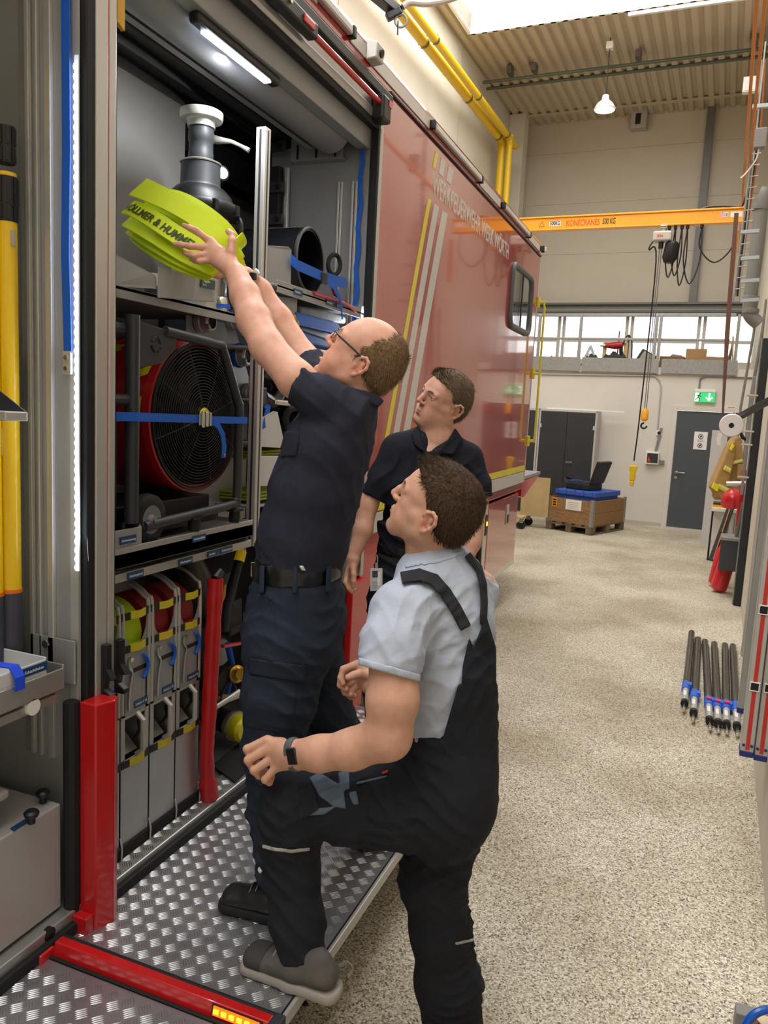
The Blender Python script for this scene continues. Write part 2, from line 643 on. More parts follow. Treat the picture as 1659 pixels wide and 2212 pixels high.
# lit emergency exit sign above the door
c = onb(1522, 857, B_LOW - .06)
ex = thing('exit_sign', 'green lit emergency exit sign with running figure and down arrow', 'sign', HW(*c))
MB(HALL).box((c[0] - .165, B_LOW - .07, c[2] + .075), (c[0] + .165, B_LOW - .03, c[2] + .125)).build('housing', M_WHITE, ex, bevel=.004)
M_EX = mat('exit_green_lit', '3fbf78', 0.4, emit='34b86b', estr=0.75)
M_EXW = mat('exit_white_lit', 'f4fff6', 0.4, emit='f0fff2', estr=0.9)
MB(HALL).box((c[0] - .16, B_LOW - .058, c[2] - .09), (c[0] + .16, B_LOW - .045, c[2] + .075)).build('lit_panel', M_EX, ex)
yb = B_LOW - .060


def slab(name, pts, parent, m, t=.003):
    return MB(HALL).prism([(p[0], yb, p[1]) for p in pts], (0, -t, 0)).build(name, m, parent)


x0, z0 = c[0], c[2]
slab('door_symbol', [(x0 - .15, z0 - .08), (x0 - .085, z0 - .08), (x0 - .085, z0 + .065), (x0 - .15, z0 + .065)], ex, M_EXW)
slab('arrow', [(x0 + .06, z0 + .06), (x0 + .085, z0 + .06), (x0 + .085, z0 - .03), (x0 + .115, z0 + .0), (x0 + .13, z0 - .015), (x0 + .0725, z0 - .075), (x0 + .015, z0 - .015), (x0 + .03, z0), (x0 + .06, z0 - .03)], ex, M_EXW)
yb = B_LOW - .064
fg = MB(HALL)
fg.cyl((x0 - .075, yb, z0 + .05), (x0 - .075, yb - .002, z0 + .05), .013, 12)
for a_, b_, w_ in (((-.085, .03), (-.1, -.015), .022), ((-.1, -.015), (-.07, -.04), .015), ((-.07, -.04), (-.085, -.075), .013), ((-.1, -.015), (-.125, -.045), .014), ((-.125, -.045), (-.145, -.05), .012),
                   ((-.088, .03), (-.055, .0), .012), ((-.088, .03), (-.125, .01), .012)):
    fg.bar((x0 + a_[0], yb, z0 + a_[1]), (x0 + b_[0], yb, z0 + b_[1]), .003, w_, up=(0, 0, 1) if abs(a_[0] - b_[0]) > abs(a_[1] - b_[1]) else (1, 0, 0))
fg.build('running_figure', mat('exit_dark_green', '0d7a40', 0.5), ex)
MB(HALL).tube([(c[0] - .1, B_LOW - .03, c[2] + .12), (c[0] - .1, B_LOW - .02, c[2] + .3), (c[0], B_LOW - .02, c[2] + .34), (A_R, B_LOW - .02, c[2] + .34)], .014).build('conduit', M_GREYPIPE, ex, smooth=True)

# conduit on the rear wall running down to a control box
pts = [onb(*p, B_LOW - .02) for p in ((1170, 808), (1415, 812), (1425, 822), (1428, 835), (1420, 930))]
cdt = MB(HALL).tube([(p[0], B_LOW - .02, p[2]) for p in pts], .012).build('cable_conduit', mat('light_grey_conduit', 'b0aca4', 0.5), loc=HW(*pts[0]), smooth=True)
tag(cdt, 'thin grey conduit running along rear wall under the gallery edge', 'conduit')
c = onb(1411, 989, B_LOW)
cb = thing('control_box', 'white wall control box with dark display left of the grey door', 'control box', HW(*c))
MB(HALL).box((c[0] - .12, B_LOW - .09, c[2] - .11), (c[0] + .1, B_LOW - .001, c[2] + .11)).build('housing', M_WHITE, cb, bevel=.008)
MB(HALL).box((c[0] - .095, B_LOW - .094, c[2] - .085), (c[0] + .085, B_LOW - .088, c[2] + .08)).build('display', mat('dark_display', '3a3634', 0.3), cb)
MB(HALL).prism([(c[0] - .08, B_LOW - .094, c[2] - .06), (c[0] - .03, B_LOW - .094, c[2] - .06), (c[0] - .07, B_LOW - .094, c[2] + .03)], (0, -.003, 0)).build('red_pointer', mat('red_lit_mark', 'd8402e', .4), cb)
MB(HALL).box((c[0] + .11, B_LOW - .05, c[2] - .10), (c[0] + .19, B_LOW - .001, c[2] - .03)).build('junction_box', M_GREYPIPE, cb, bevel=.004)
MB(HALL).bar((c[0] + .03, B_LOW - .02, c[2] + .11), (c[0] + .09, B_LOW - .02, c[2] + .52), .04, .03, up=(0, 1, 0)).build('conduit', M_GREYPIPE, cb)
c = onb(1424, 935, B_LOW)
ws = thing('wall_socket', 'white round wall socket above the control box', 'socket', HW(*c))
MB(HALL).box((c[0] - .045, B_LOW - .03, c[2] - .045), (c[0] + .045, B_LOW - .001, c[2] + .045)).build('plate', M_WHITE, ws, bevel=.004)
MB(HALL).cyl((c[0], B_LOW - .028, c[2]), (c[0], B_LOW - .04, c[2]), .028).build('outlet', M_BLACK, ws)
# small wall signs
c = onb(1580, 880, B_LOW)
s = MB(HALL).box((c[0] - .07, B_LOW - .01, c[2] - .02), (c[0] + .07, B_LOW - .001, c[2] + .02)).build('door_plate', M_WHITE, loc=HW(*c))
tag(s, 'small white plate with red border on wall above door', 'sign')
MB(HALL).box((c[0] - .055, B_LOW - .012, c[2] - .008), (c[0] + .055, B_LOW - .009, c[2] + .008)).build('text_line', mat('dull_red_ink', 'b06058', .6), s)
c = onb(1596, 897, B_LOW)
s = MB(HALL).box((c[0] - .09, B_LOW - .012, c[2] - .13), (c[0] + .09, B_LOW - .001, c[2] + .1)).build('alarm_sign', mat('sign_red', 'b3201f', .45), loc=HW(*c))
tag(s, 'red fire hose sign with white symbol beside door', 'sign')
MB(HALL).tube(arc((c[0] - .02, B_LOW - .014, c[2] + .03), .04, 0.3, 5.6, (1, 0, 0), (0, 0, 1), 16), .008, 6).build('hose_symbol', M_WHITE, s)
c = onb(1188, 885, B_LOW)
s = MB(HALL).box((c[0] - .1, B_LOW - .008, c[2] - .02), (c[0] + .1, B_LOW - .001, c[2] + .02)).build('wall_label', mat('beige_label', 'd9d2bd', .6), loc=HW(*c))
tag(s, 'small pale label on rear wall above the cabinets', 'label')

# gallery railing: galvanised posts, rails and kick plates
rl = thing('gallery_railing', 'galvanised steel railing along the gallery edge', 'railing', HW(-2, B_LOW, 2.72))
zt = onb(1300, 680, B_LOW)[2]
zm = onb(1300, 732, B_LOW)[2]
MB(HALL).box((A_L, B_LOW - .03, zt - .03), (-.02, B_LOW + .03, zt + .02)).build('top_rail', M_GALV, rl, bevel=.006)
MB(HALL).box((A_L, B_LOW - .02, zm - .02), (-.08, B_LOW + .02, zm + .02)).build('middle_rail', M_GALV, rl, bevel=.006)
for px in (1168, 1257, 1420, 1429, 1597):
    a = onb(px, 690, B_LOW)[0]
    MB(HALL).box((a - .025, B_LOW - .05, 2.6), (a + .025, B_LOW, zt)).build('post', M_GALV, rl, bevel=.004)
for px0, px1 in ((1100, 1255), (1258, 1424), (1430, 1594)):
    a0, a1 = onb(px0, 780, B_LOW)[0], onb(px1, 780, B_LOW)[0]
    MB(HALL).box((a0, B_LOW - .06, 2.62), (a1, B_LOW - .052, 2.86)).build('kick_plate', M_GALV, rl)

# ================================================================== THE FIRE TRUCK
XT = -1.50
YA, YB, YC, YR = 1.62, 1.745, 3.53, 7.56      # post near / opening start / opening end / rear end
M_TRED = mat('truck_red_lacquer', 'a61812', 0.16, coat=1.0, spec=0.6)
M_TREDD = mat('truck_red_plain', 'bd1a1c', 0.28, coat=0.4)
M_STRIPE_Y = mat('fluorescent_yellow_film', 'ddd514', 0.35, coat=0.4)
M_STRIPE_W = mat('silver_reflex_film', 'c9cac6', 0.35, coat=0.4)
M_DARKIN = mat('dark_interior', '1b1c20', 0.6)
M_TREAD = mat('tread_plate_aluminium', 'b4b5b8', 0.34, 0.85, noise=0.12, nscale=9)
M_LED = mat('white_led_strip', 'ffffff', 0.4, emit='dbe6ff', estr=16.0)
M_LEDLENS = mat('led_lens', 'e8ecf2', 0.3, emit='dfe8ff', estr=0.35)
M_AMBER = mat('amber_led', 'ff9a20', 0.4, emit='ff9c1c', estr=3.5)
truck = thing('fire_truck', 'large red fire truck with open equipment compartments and silver lettering', 'fire truck', (-2.8, 4.0, 0.0))


def tk(name, m, mb, bevel=0.0, smooth=False, parent=None, **k):
    return mb.build(name, m, parent or truck, bevel=bevel, smooth=smooth, **k)


# body shell
body = tk('rear_side_panel', M_TRED, MB().box((XT - .06, YC + .045, 1.15), (XT, YR, 3.285)), .004)
tk('upper_side_strip', M_TRED, MB().prism([(XT - .004, -1.0, 3.293), (XT - .004, -1.0, 3.395), (XT - .02, -1.0, 3.425), (XT - .06, -1.0, 3.44), (XT - .3, -1.0, 3.44), (XT - .3, -1.0, 3.293)], (0, YR + 1.0, 0)), .004)
tk('roof', M_TREDD, MB().box((XT - 2.55, -1.0, 3.38), (XT - .3, YR, 3.43)))
tk('rear_wall', M_TREDD, MB().box((XT - 2.55, YR - .05, 1.0), (XT - .06, YR, 3.40)), .004)
tk('far_side_wall', M_TREDD, MB().box((XT - 2.55, -1.0, 0.9), (XT - 2.49, YR, 3.40)))
tk('chassis', M_DARKIN, MB().box((XT - 2.4, -1.0, 0.55), (XT - .75, YR - .1, 1.12)))
tk('inner_partition', M_SHEETD, MB().box((XT - 1.05, YC + .7, 0.4), (XT - 1.0, YR - .1, 3.36)))
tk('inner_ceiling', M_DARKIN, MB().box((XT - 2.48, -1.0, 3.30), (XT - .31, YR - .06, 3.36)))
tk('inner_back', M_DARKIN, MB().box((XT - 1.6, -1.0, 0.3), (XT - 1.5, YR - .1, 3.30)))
tk('rear_corner_profile', M_ALUP, MB().box((XT - .03, YR, 1.15), (XT + .004, YR + .02, 3.34)), .003)
seam = tk('drip_rail', M_BLACK, MB().box((XT - .02, YC + .1, 3.285), (XT + .012, YR, 3.294)))
# wide yellow and silver contour bands
tk('yellow_band', M_STRIPE_Y, MB().box((XT, YC + .05, 1.262), (XT + .0015, YR - .02, 1.315)))
tk('silver_band', M_STRIPE_W, MB().box((XT, YC + .05, 1.15), (XT + .0015, YR - .02, 1.255)))
tk('lower_edge', M_TRED, MB().box((XT - .1, YC + .05, 1.08), (XT - .012, YR - .03, 1.145)), .004)


def film(name, m, pts):
    tk(name, m, MB().prism([(XT + .0005, p[0], p[1]) for p in pts], (.0012, 0, 0)))


sl = (4.283 - 3.812) / (2.973 - 1.65)      # slant of the stripes
for nm, m, y_t, y_w, zb in (('slanted_yellow_stripe', M_STRIPE_Y, 4.27, .056, 1.32), ('slanted_silver_stripe', M_STRIPE_W, 4.385, .085, 1.32), ('slanted_silver_stripe', M_STRIPE_W, 4.535, .105, 1.32)):
    zt = 2.972
    film(nm, m, [(y_t, zt), (y_t + y_w, zt), (y_t + y_w - sl * (zt - zb), zb), (y_t - sl * (zt - zb), zb)])
for nm, m, y_t, y_w in (('slanted_yellow_stripe', M_STRIPE_Y, 4.352, .05), ('slanted_silver_stripe', M_STRIPE_W, 4.462, .08), ('slanted_silver_stripe', M_STRIPE_W, 4.608, .1)):
    z1, z0 = 3.245, 3.15
    film(nm, m, [(y_t, z1), (y_t + y_w, z1), (y_t + y_w - sl * (z1 - z0), z0), (y_t - sl * (z1 - z0), z0)])
_t = text('lettering', 'WERKFEUERWEHR WERK WÖRTH', M_STRIPE_W, truck, (XT + .0006, 4.335, 3.018), (0, 1, 0), (0, 0, 1), 0.158, extrude=0.0006, bold=0.0026, fit=6.27 - 4.335)
# reflective strips and marker lights under the roof edge
for y0, y1 in ((2.2, 2.86), (3.18, 3.335), (3.40, 4.225), (5.32, 5.90), (6.99, 7.5)):
    tk('white_strip', M_STRIPE_W, MB().box((XT - .004, y0, 3.322), (XT + .002, y1, 3.378)))
for y0, y1 in ((2.45, 3.185), (4.245, 5.315), (5.955, 6.98)):
    ml = tk('marker_lamp', M_ALUP, MB().box((XT - .004, y0 + .03, 3.335), (XT + .022, y1 - .03, 3.372)), .006)
    for y in (y0, y1 - .03):
        tk('end_cap', M_BLACK, MB().box((XT - .004, y, 3.33), (XT + .026, y + .03, 3.377)), .004, parent=ml)
    tk('lens', mat('clear_lens', 'd8dadc', 0.15), MB().box((XT + .022, y0 + .05, 3.342), (XT + .024, y1 - .05, 3.364)), parent=ml)
cm = tk('side_camera', M_ALUP, MB().prism([(XT + .0, 3.335, 3.315), (XT + .05, 3.345, 3.325), (XT + .055, 3.345, 3.39), (XT, 3.335, 3.405)], (0, .085, 0)), .006)
tk('camera_lens', M_BLACK, MB().cyl((XT + .052, 3.388, 3.355), (XT + .06, 3.388, 3.353), .017), parent=cm)
tk('corner_lamp', M_BLACK, MB().box((XT - .05, YR, 3.33), (XT + .03, YR + .05, 3.39)), .008)
tk('corner_lamp_lens', M_WHITE, MB().box((XT - .03, YR + .02, 3.34), (XT + .045, YR + .045, 3.38)), .006)
# window with rounded frame
wy0, wy1, wz0_, wz1_ = 6.43, 7.23, 2.53, 3.02


def rrect(y0, y1, z0, z1, r, n=6):
    out = []
    for cy, cz, a in ((y1 - r, z1 - r, 0), (y0 + r, z1 - r, PI / 2), (y0 + r, z0 + r, PI), (y1 - r, z0 + r, 1.5 * PI)):
        out += [(cy + r * math.cos(a + PI / 2 * i / n), cz + r * math.sin(a + PI / 2 * i / n)) for i in range(n + 1)]
    return out


wf = tk('window_frame', mat('grey_window_rubber', '55575a', 0.5), MB().tube([(XT + .006, p[0], p[1]) for p in rrect(wy0, wy1, wz0_, wz1_, .09)], .026, 8, closed=True), smooth=True)
inner = rrect(wy0 + .02, wy1 - .02, wz0_ + .02, wz1_ - .02, .08)
tk('pane', mat('dark_window_glass', '3b4146', 0.03, coat=1.0, spec=1.0, metal=0.35), MB().prism([(XT + .003, p[0], p[1]) for p in inner], (.004, 0, 0)), parent=wf)
tk('pane_divider', M_BLACK, MB().box((XT + .004, 6.84, wz0_ + .02), (XT + .012, 6.865, wz1_ - .02)), parent=wf)
# rear grab rail
hr = MB()
hr.tube([(XT + .0, YR + .03, 2.87), (XT + .06, YR + .03, 2.87), (XT + .07, YR + .03, 2.82), (XT + .07, YR + .03, 1.60), (XT + .06, YR + .03, 1.56), (XT, YR + .03, 1.55)], .011, 10)
hro = tk('grab_rail', mat('pale_yellow_rail', 'd3c63c', .45), hr, smooth=True)
for zz in (2.87, 2.2, 1.55):
    tk('rail_bracket', MATS['pale_yellow_rail'], MB().box((XT - .01, YR, zz - .05), (XT + .02, YR + .06, zz + .05)).box((XT + .02, YR + .02, zz - .012), (XT + .075, YR + .04, zz + .012)), .004, parent=hro)
# lower rear flap, wheel arch and lamps
fl = tk('lower_flap', M_TRED, MB().box((XT - .05, 6.26, 0.355), (XT - .012, 7.42, 1.055)), .006)
tk('flap_edge_strip', M_STRIPE_W, MB().box((XT - .012, 6.26, 0.355), (XT - .010, 7.42, 0.40)), parent=fl)
lt = tk('flap_lock', M_ALUP, MB().box((XT - .012, 6.92, .80), (XT - .004, 7.02, .98)), .003, parent=fl)
tk('latch_bowl', M_BLACK, MB().box((XT - .008, 6.935, .815), (XT - .001, 7.005, .89)), parent=fl)
tk('hinge_post', mat('cream_post', 'cfcabc', .5), MB().box((XT - .06, 6.14, 0.33), (XT - .015, 6.25, 1.08)), .004)
tk('side_marker', M_AMBER, MB().box((XT - .012, 6.185, .88), (XT - .002, 6.21, .915)))
tk('marker_housing', M_BLACK, MB().box((XT - .015, 6.17, .80), (XT - .008, 6.225, .97)))
tk('flap_underside', M_DARKIN, MB().box((XT - .4, 6.26, 0.40), (XT - .06, 7.42, 1.05)))
arch = MB().tube(arc((XT - .03, 5.45, .62), .62, -0.4, PI + .4, (0, 1, 0), (0, 0, 1), 18), .03, 6)
tk('wheel_arch', M_BLACKM, arch, smooth=True)
for yw in (5.45,):
    wh = tk('wheel', M_BLACKM, MB().lathe([(.42, -.15), (.49, -.12), (.5, -.05), (.5, .05), (.49, .12), (.42, .15), (.3, .15), (.3, -.15)], (XT - .22, yw, .5), (1, 0, 0), 32, closed=True), smooth=True)
    tk('rim', M_GALV, MB().lathe([(.0, .06), (.12, .06), (.14, .1), (.24, .02), (.3, .13), (.31, .15)], (XT - .22, yw, .5), (1, 0, 0), 28), smooth=True, parent=wh)
tk('side_skirt', M_TREDD, MB().box((XT - .04, YC + .05, .45), (XT - .012, 4.75, 1.08)), .004)
tk('skirt_yellow_stripe', M_STRIPE_Y, MB().prism([(XT - .011, 3.85, .95), (XT - .011, 3.93, .95), (XT - .011, 3.85, .5), (XT - .011, 3.77, .5)], (.002, 0, 0)))
# tail platform behind the truck
tp = tk('tail_lift', M_TREAD, MB().prism([(XT - 2.2, YR + .02, 1.165), (XT - .02, YR + .02, 1.165), (XT - .02, YR + 1.0, 1.165), (XT - 2.2, YR + 1.0, 1.165)], (0, 0, .03)))
tk('tail_lift_side', M_TREDD, MB().prism([(XT - .06, YR + .02, 1.0), (XT - .06, YR + .14, .98), (XT - .06, YR + .95, 1.155), (XT - .06, YR + .02, 1.155)], (.04, 0, 0)))
tk('tail_lamp', mat('tail_red_lit', 'd3221c', .3, emit='c91a12', estr=.8), MB().cyl((XT - .2, YR, .86), (XT - .2, YR + .05, .86), .06))
tk('lashing_bar', M_ALUP, MB().box((XT - .6, YR + .2, 1.2), (XT - .2, YR + .75, 1.225)), .004)

# ---- header above the compartments
tk('shutter_gutter', M_BLACK, MB().box((XT - .05, -1.0, 3.225), (XT + .02, YC + .11, 3.272)), .006)
tk('header_profile', M_ALUP, MB().box((XT - .04, -1.0, 3.272), (XT - .006, YC + .1, 3.295)).box((XT - .04, YC + .012, 3.0), (XT + .003, YC + .045, 3.225)))
sb = tk('shutter_bottom_bar', M_ALU, MB().prism([(XT - .03, YB, 3.115), (XT + .002, YB, 3.115), (XT + .006, YB, 3.13), (XT + .006, YB, 3.15), (XT - .004, YB, 3.16), (XT - .004, YB, 3.222), (XT - .03, YB, 3.222)], (0, YC - YB, 0)), .002)
tk('seal_strip', M_BLACKM, MB().box((XT - .035, YB, 3.085), (XT + .0, YC, 3.113)), .004, parent=sb)
rb = tk('red_grab_bar', M_RED, MB().tube([(XT + .035, 1.2, 3.172), (XT + .035, YC - .05, 3.172)], .013, 10), parent=sb, smooth=True)
hd = MB().prism([(XT + .02, 2.48, 3.135), (XT + .05, 2.48, 3.135), (XT + .05, 2.72, 3.2), (XT + .02, 2.72, 3.2)], (0, 0, .035))
hd = MB().box((XT + .01, 2.47, 3.15), (XT + .055, 2.78, 3.205)).box((XT + .0, 2.5, 3.19), (XT + .05, 2.62, 3.225))
tk('handle_housing', M_BLACK, hd, .008, parent=sb)
tk('handle_button', M_RED, MB().box((XT + .05, 2.66, 3.165), (XT + .062, 2.74, 3.19)), .003, parent=sb)
tk('handle_keyhole', M_STEEL, MB().cyl((XT + .055, 2.56, 3.19), (XT + .06, 2.56, 3.19), .012), parent=sb)
tk('bar_end_latch', M_BLACK, MB().box((XT + .0, YC - .10, 3.10), (XT + .06, YC - .0, 3.21)), .012, parent=sb)
tk('latch_mark', M_RED, MB().box((XT + .06, YC - .04, 3.17), (XT + .063, YC - .005, 3.2)), parent=sb)
tk('inner_header', M_SHEETD, MB().box((XT - .10, YB, 3.0), (XT - .04, YC, 3.115)).box((XT - .36, YB, 3.19), (XT - .05, YC, 3.22)), .003)
tk('shutter_drum', mat('grey_shutter_slats', '85868a', .45, .2), MB().cyl((XT - .19, YB - .02, 3.055), (XT - .19, YC - .12, 3.055), .10, 28), smooth=True)
tk('drum_cover', M_SHEETD, MB().prism([(XT - .28, YB, 2.985), (XT - .31, YB, 2.985), (XT - .36, YB, 3.05), (XT - .36, YB, 3.2), (XT - .33, YB, 3.2), (XT - .33, YB, 3.06)], (0, YC - YB - .12, 0)))


def strip_light(name, p, d, sx, sy, power, col=(.86, .92, 1.0)):
    ld = bpy.data.lights.new(name, 'AREA')
    ld.shape = 'RECTANGLE'
    ld.size, ld.size_y, ld.energy, ld.color = sx, sy, power, col
    o = bpy.data.objects.new(name, ld)
    COL.objects.link(o)
    o.parent = truck
    q = V(d).to_track_quat('-Z', 'Y')
    o.matrix_world = Matrix.Translation(V(p)) @ q.to_matrix().to_4x4()
    return o


strip_light('lamp_light', (XT - .075, 2.44, 2.952), (-.45, .02, -1), .02, .4, 9.0, (.95, .97, 1.0))
strip_light('strip_light', (XT + .012, YA - .012, 1.97), (.35, -1, -.05), .008, 1.25, 4.0)
strip_light('strip_light', (XT - .03, YC - .022, 2.0), (-.1, -1, -.15), .008, .5, 2.2)
lm = tk('interior_lamp', M_BLACK, MB().box((XT - .095, 2.18, 2.965), (XT - .055, 2.70, 3.0)), .01)
tk('lamp_tube', M_LED, MB().box((XT - .09, 2.24, 2.958), (XT - .06, 2.64, 2.966)), .003, parent=lm)
for k, (xx, zz, rr) in enumerate(((-2.0, 3.10, .07), (-2.16, 3.12, .075))):
    tk('roof_tube', mat('glossy_black_tube', '0e0f13', .25), MB().cyl((xx, YB - .1, zz), (xx, 3.6, zz), rr, 20), smooth=True)

# ---- posts and jambs
post = tk('near_post', M_SHEET, MB().box((XT - .8, YA, 0.32), (XT - .04, YB - .02, 3.25)))
tk('post_led_channel', M_ALUP, MB().box((XT - .04, YA, .35), (XT - .012, YA + .008, 3.2)), parent=post)
tk('post_seal', M_BLACKM, MB().box((XT - .03, YA + .012, .935), (XT + .006, YA + .042, 3.2)), .004, parent=post)
rg = MB().box((XT - .04, YA + .044, .945), (XT + .008, YA + .088, 3.22)).box((XT - .04, YA + .093, .95), (XT + .008, YB - .004, 3.22))
tk('shutter_guide', M_ALUP, MB().box((XT - .04, YA + .044, .945), (XT + .008, YA + .088, 3.22)), .003, parent=post)
tk('shutter_guide', M_ALUP, MB().box((XT - .04, YA + .093, .945), (XT + .008, YB - .006, 3.22)), .003, parent=post)
tk('red_joint', M_RED, MB().box((XT - .03, YA + .087, .96), (XT + .004, YA + .094, 3.2)), parent=post)
tk('guide_lip', M_BLACKM, MB().box((XT - .04, YB - .006, 1.0), (XT + .0, YB + .004, 3.2)), parent=post)
for yy in (YA + .062, YA + .118):
    hk = MB().prism([(XT + .008, yy, 1.10), (XT + .03, yy, 1.10), (XT + .03, yy, 1.03), (XT + .05, yy, 1.0), (XT + .025, yy, .995), (XT + .02, yy, .97), (XT + .045, yy, .955), (XT + .045, yy, .94), (XT + .008, yy, .94)], (0, .022, 0))
    tk('shutter_hook', M_BLACK, hk, .003, parent=post)
rp = MB().prism([(XT + .0, YA - .01, .265), (XT + .055, YA - .01, .265), (XT + .075, YA + .045, .265), (XT + .06, YA + .075, .265), (XT + .0, YA + .085, .265)], (0, 0, .69))
tk('red_post_foot', M_TREDD, rp, .004, parent=post)
tk('foot_bracket', M_RED, MB().box((XT + .0, YA - .04, .265), (XT + .05, YA - .01, .335)), .003, parent=post)
tk('rubber_gasket', M_BLACKM, MB().tube([(XT - .02, YA - .02, .30), (XT - .02, YA - .02, .955)], .022, 10), parent=post, smooth=True)
# upright profiles on the post's face towards the near compartment
for px0, px1 in ((68, 76), (88, 93), (107, 120)):
    a0, a1 = ony(px0, 1000, YA)[0], ony(px1, 1000, YA)[0]
    tk('upright_profile', M_ALUP, MB().box((a0, YA - .012, .77), (a1, YA, 3.2)), .002, parent=post)
tk('upright_profile', M_ALU, MB().box((-1.70, YA - .006, .77), (-1.66, YA, 3.2)), .002, parent=post)


def led_strip(xc, yf, z0, z1, sgn, parent):
    """row of small bright dots in a clear tube on a jamb"""
    mb = MB()
    z = z0
    while z < z1:
        mb.lathe([(.001, -.009), (.0042, -.006), (.0055, 0), (.0042, .006), (.001, .009)], (xc, yf, z), (0, 0, 1), 6)
        z += .024
    o = mb.build('led_strip', M_LED, parent, kind='stuff')
    tk('led_tube', M_LEDLENS, MB().box((xc - .006, yf + .002, z0 - .01), (xc + .005, yf + .006, z1 + .01)), parent=parent)
    return o


led_strip(XT - .014, YA - .005, 1.33, 2.62, 1, post)
# blue pull strap hanging on the near post
bx = XT - .037
bs = tk('pull_strap', M_BLUE, MB().ribbon([(bx, YA - .014, 3.19), (bx, YA - .012, 2.74), (bx - .001, YA - .010, 2.4), (bx + .002, YA - .018, 2.15), (bx, YA - .008, 1.90)], (.026, 0, 0), (0, -1, 0), .003), parent=post)
tk('strap_plate', M_ALUP, MB().box((bx - .016, YA - .014, 1.845), (bx + .012, YA - .004, 1.905)), .003, parent=post)
for zz in (1.86, 1.888):
    tk('screw', M_STEEL, MB().cyl((bx - .002, YA - .018, zz), (bx - .002, YA - .012, zz), .006, 10), parent=post)

# far jamb
jb = tk('far_jamb', M_SHEETD, MB().box((-2.07, YC, .32), (XT - .04, YC + .06, 3.2)))
tk('jamb_seal', M_BLACKM, MB().box((XT - .03, YC - .012, 1.0), (XT + .004, YC + .012, 3.1)), .003, parent=jb)
tk('jamb_guide', M_ALUP, MB().box((XT - .03, YC + .014, .95), (XT + .006, YC + .048, 3.1)), .003, parent=jb)
tk('red_post_foot', M_TREDD, MB().box((XT - .02, YC - .13, .27), (XT + .03, YC + .05, .94)), .006, parent=jb)
tk('rubber_gasket', M_BLACKM, MB().box((XT - .04, YC - .17, .3), (XT - .0, YC - .13, .95)), .01, parent=jb)
tk('foot_bracket', M_RED, MB().box((XT + .03, YC - .13, .27), (XT + .05, YC - .07, .36)), .003, parent=jb)
led_strip(XT - .04, YC - .008, 1.75, 2.27, 1, jb)
tk('pull_strap', M_BLUE, MB().ribbon([(XT - .075 + .006 * math.sin(k * 1.9), YC - .015, 3.0 - k * .06) for k in range(19)], (.022, 0, 0), (0, -1, 0), .003), parent=jb)
for px in (726, 732, 756, 764):
    a = ony(px, 600, YC)[0]
    tk('jamb_profile', M_ALUP, MB().box((a - .006, YC - .014, .4), (a + .006, YC, 2.86)), .002, parent=jb)
a0, a1 = ony(640, 300, YC)[0], ony(752, 290, YC)[0]
bk = tk('jamb_bracket', M_SHEETD, MB().box((a0, YC - .05, 2.96), (a1, YC - .045, 3.06)).box((a0, YC - .05, 2.955), (a1, YC, 2.96)), parent=jb)
for k in range(3):
    aa = a0 + (a1 - a0) * (.12 + .36 * k)
    tk('bracket_slot', M_BLACK, MB().box((aa, YC - .053, 2.965), (aa + .01, YC - .049, 3.03)), parent=jb)
a0, a1 = ony(590, 500, YC)[0], ony(620, 500, YC)[0]
tk('cable_duct', M_BLACKM, MB().box((a0, YC - .09, 2.0), (a1, YC - .05, 2.93)), .006, parent=jb)
tk('duct_rail', M_ALUP, MB().box((a1 + .01, YC - .06, 2.0), (a1 + .03, YC - .04, 2.93)), .002, parent=jb)
for pz in (332, 418, 485):
    zz = ony(600, pz, YC)[2]
    tk('duct_clamp', M_CHAR, MB().box((a0 - .01, YC - .105, zz - .025), (a1 + .03, YC - .09, zz + .025)), .003, parent=jb)
    tk('clamp_bolt', M_BLACK, MB().cyl((a1, YC - .105, zz), (a1, YC - .115, zz), .012, 10), parent=jb)
# red closed cap with chain on the far jamb near the sill
cc = ony(706, 1452, YC - .02)
cp = MB().lathe([(.0, .035), (.05, .035), (.055, .045), (.075, .045), (.08, .03), (.08, 0), (.06, -.02)], cc, (.35, -1, 0), 24)
co = tk('red_outlet_cap', M_RED, cp, smooth=True)
tk('cap_lug', M_RED, MB().cbox(cc + np.array([.02, -.04, .075]), (.03, .02, .035)).cbox(cc + np.array([.02, -.04, -.075]), (.03, .02, .035)), .004, parent=co)
ch = MB()
for k in range(7):
    ch.tube([cc + np.array([.03 + .002 * math.sin(k * 2), -.055, -.02 - k * .018]) + np.array([math.cos(t), 0, math.sin(t) * 1.6]) * .006 for t in np.linspace(0, 2 * PI, 9)[:-1]], .0022, 5, closed=True)
ch.build('cap_chain', M_STEEL, co, kind='stuff')

# ---- compartment floor, sill
sill = tk('sill', M_ALU, MB().box((XT - .10, YB - .02, .300), (XT - .0, YC - .18, .335)), .004)
tk('sill_seal', M_BLACKM, MB().box((XT - .02, -.6, .278), (XT + .018, YC - .16, .318)), .008)
tk('compartment_floor', M_TREAD, MB().box((-2.6, YB - .02, .28), (XT - .02, YC, .330)))
nsill = tk('near_sill', M_ALU, MB().box((XT - .08, -.6, .30), (XT - .0, YA, .345)), .004)
tk('near_compartment_floor', M_SHEETD, MB().box((-2.6, -.6, .28), (XT - .02, YA, .33)))
tk('near_back_wall', mat('olive_grey_wall', '6f7068', .6), MB().box((-2.32, -.6, .33), (-2.26, YA, 3.2)))
tk('back_panel', mat('light_grey_panel', 'b4b4b2', .5, .05), MB().box((-2.22, YB - .02, .33), (-2.19, 2.99, 3.07)), .003)
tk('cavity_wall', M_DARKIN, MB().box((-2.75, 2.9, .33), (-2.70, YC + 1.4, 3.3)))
tk('cavity_panel', mat('pale_panel', 'b9b4a6', .5), MB().box((-2.69, 3.95, 2.62), (-2.66, 4.9, 3.0)))
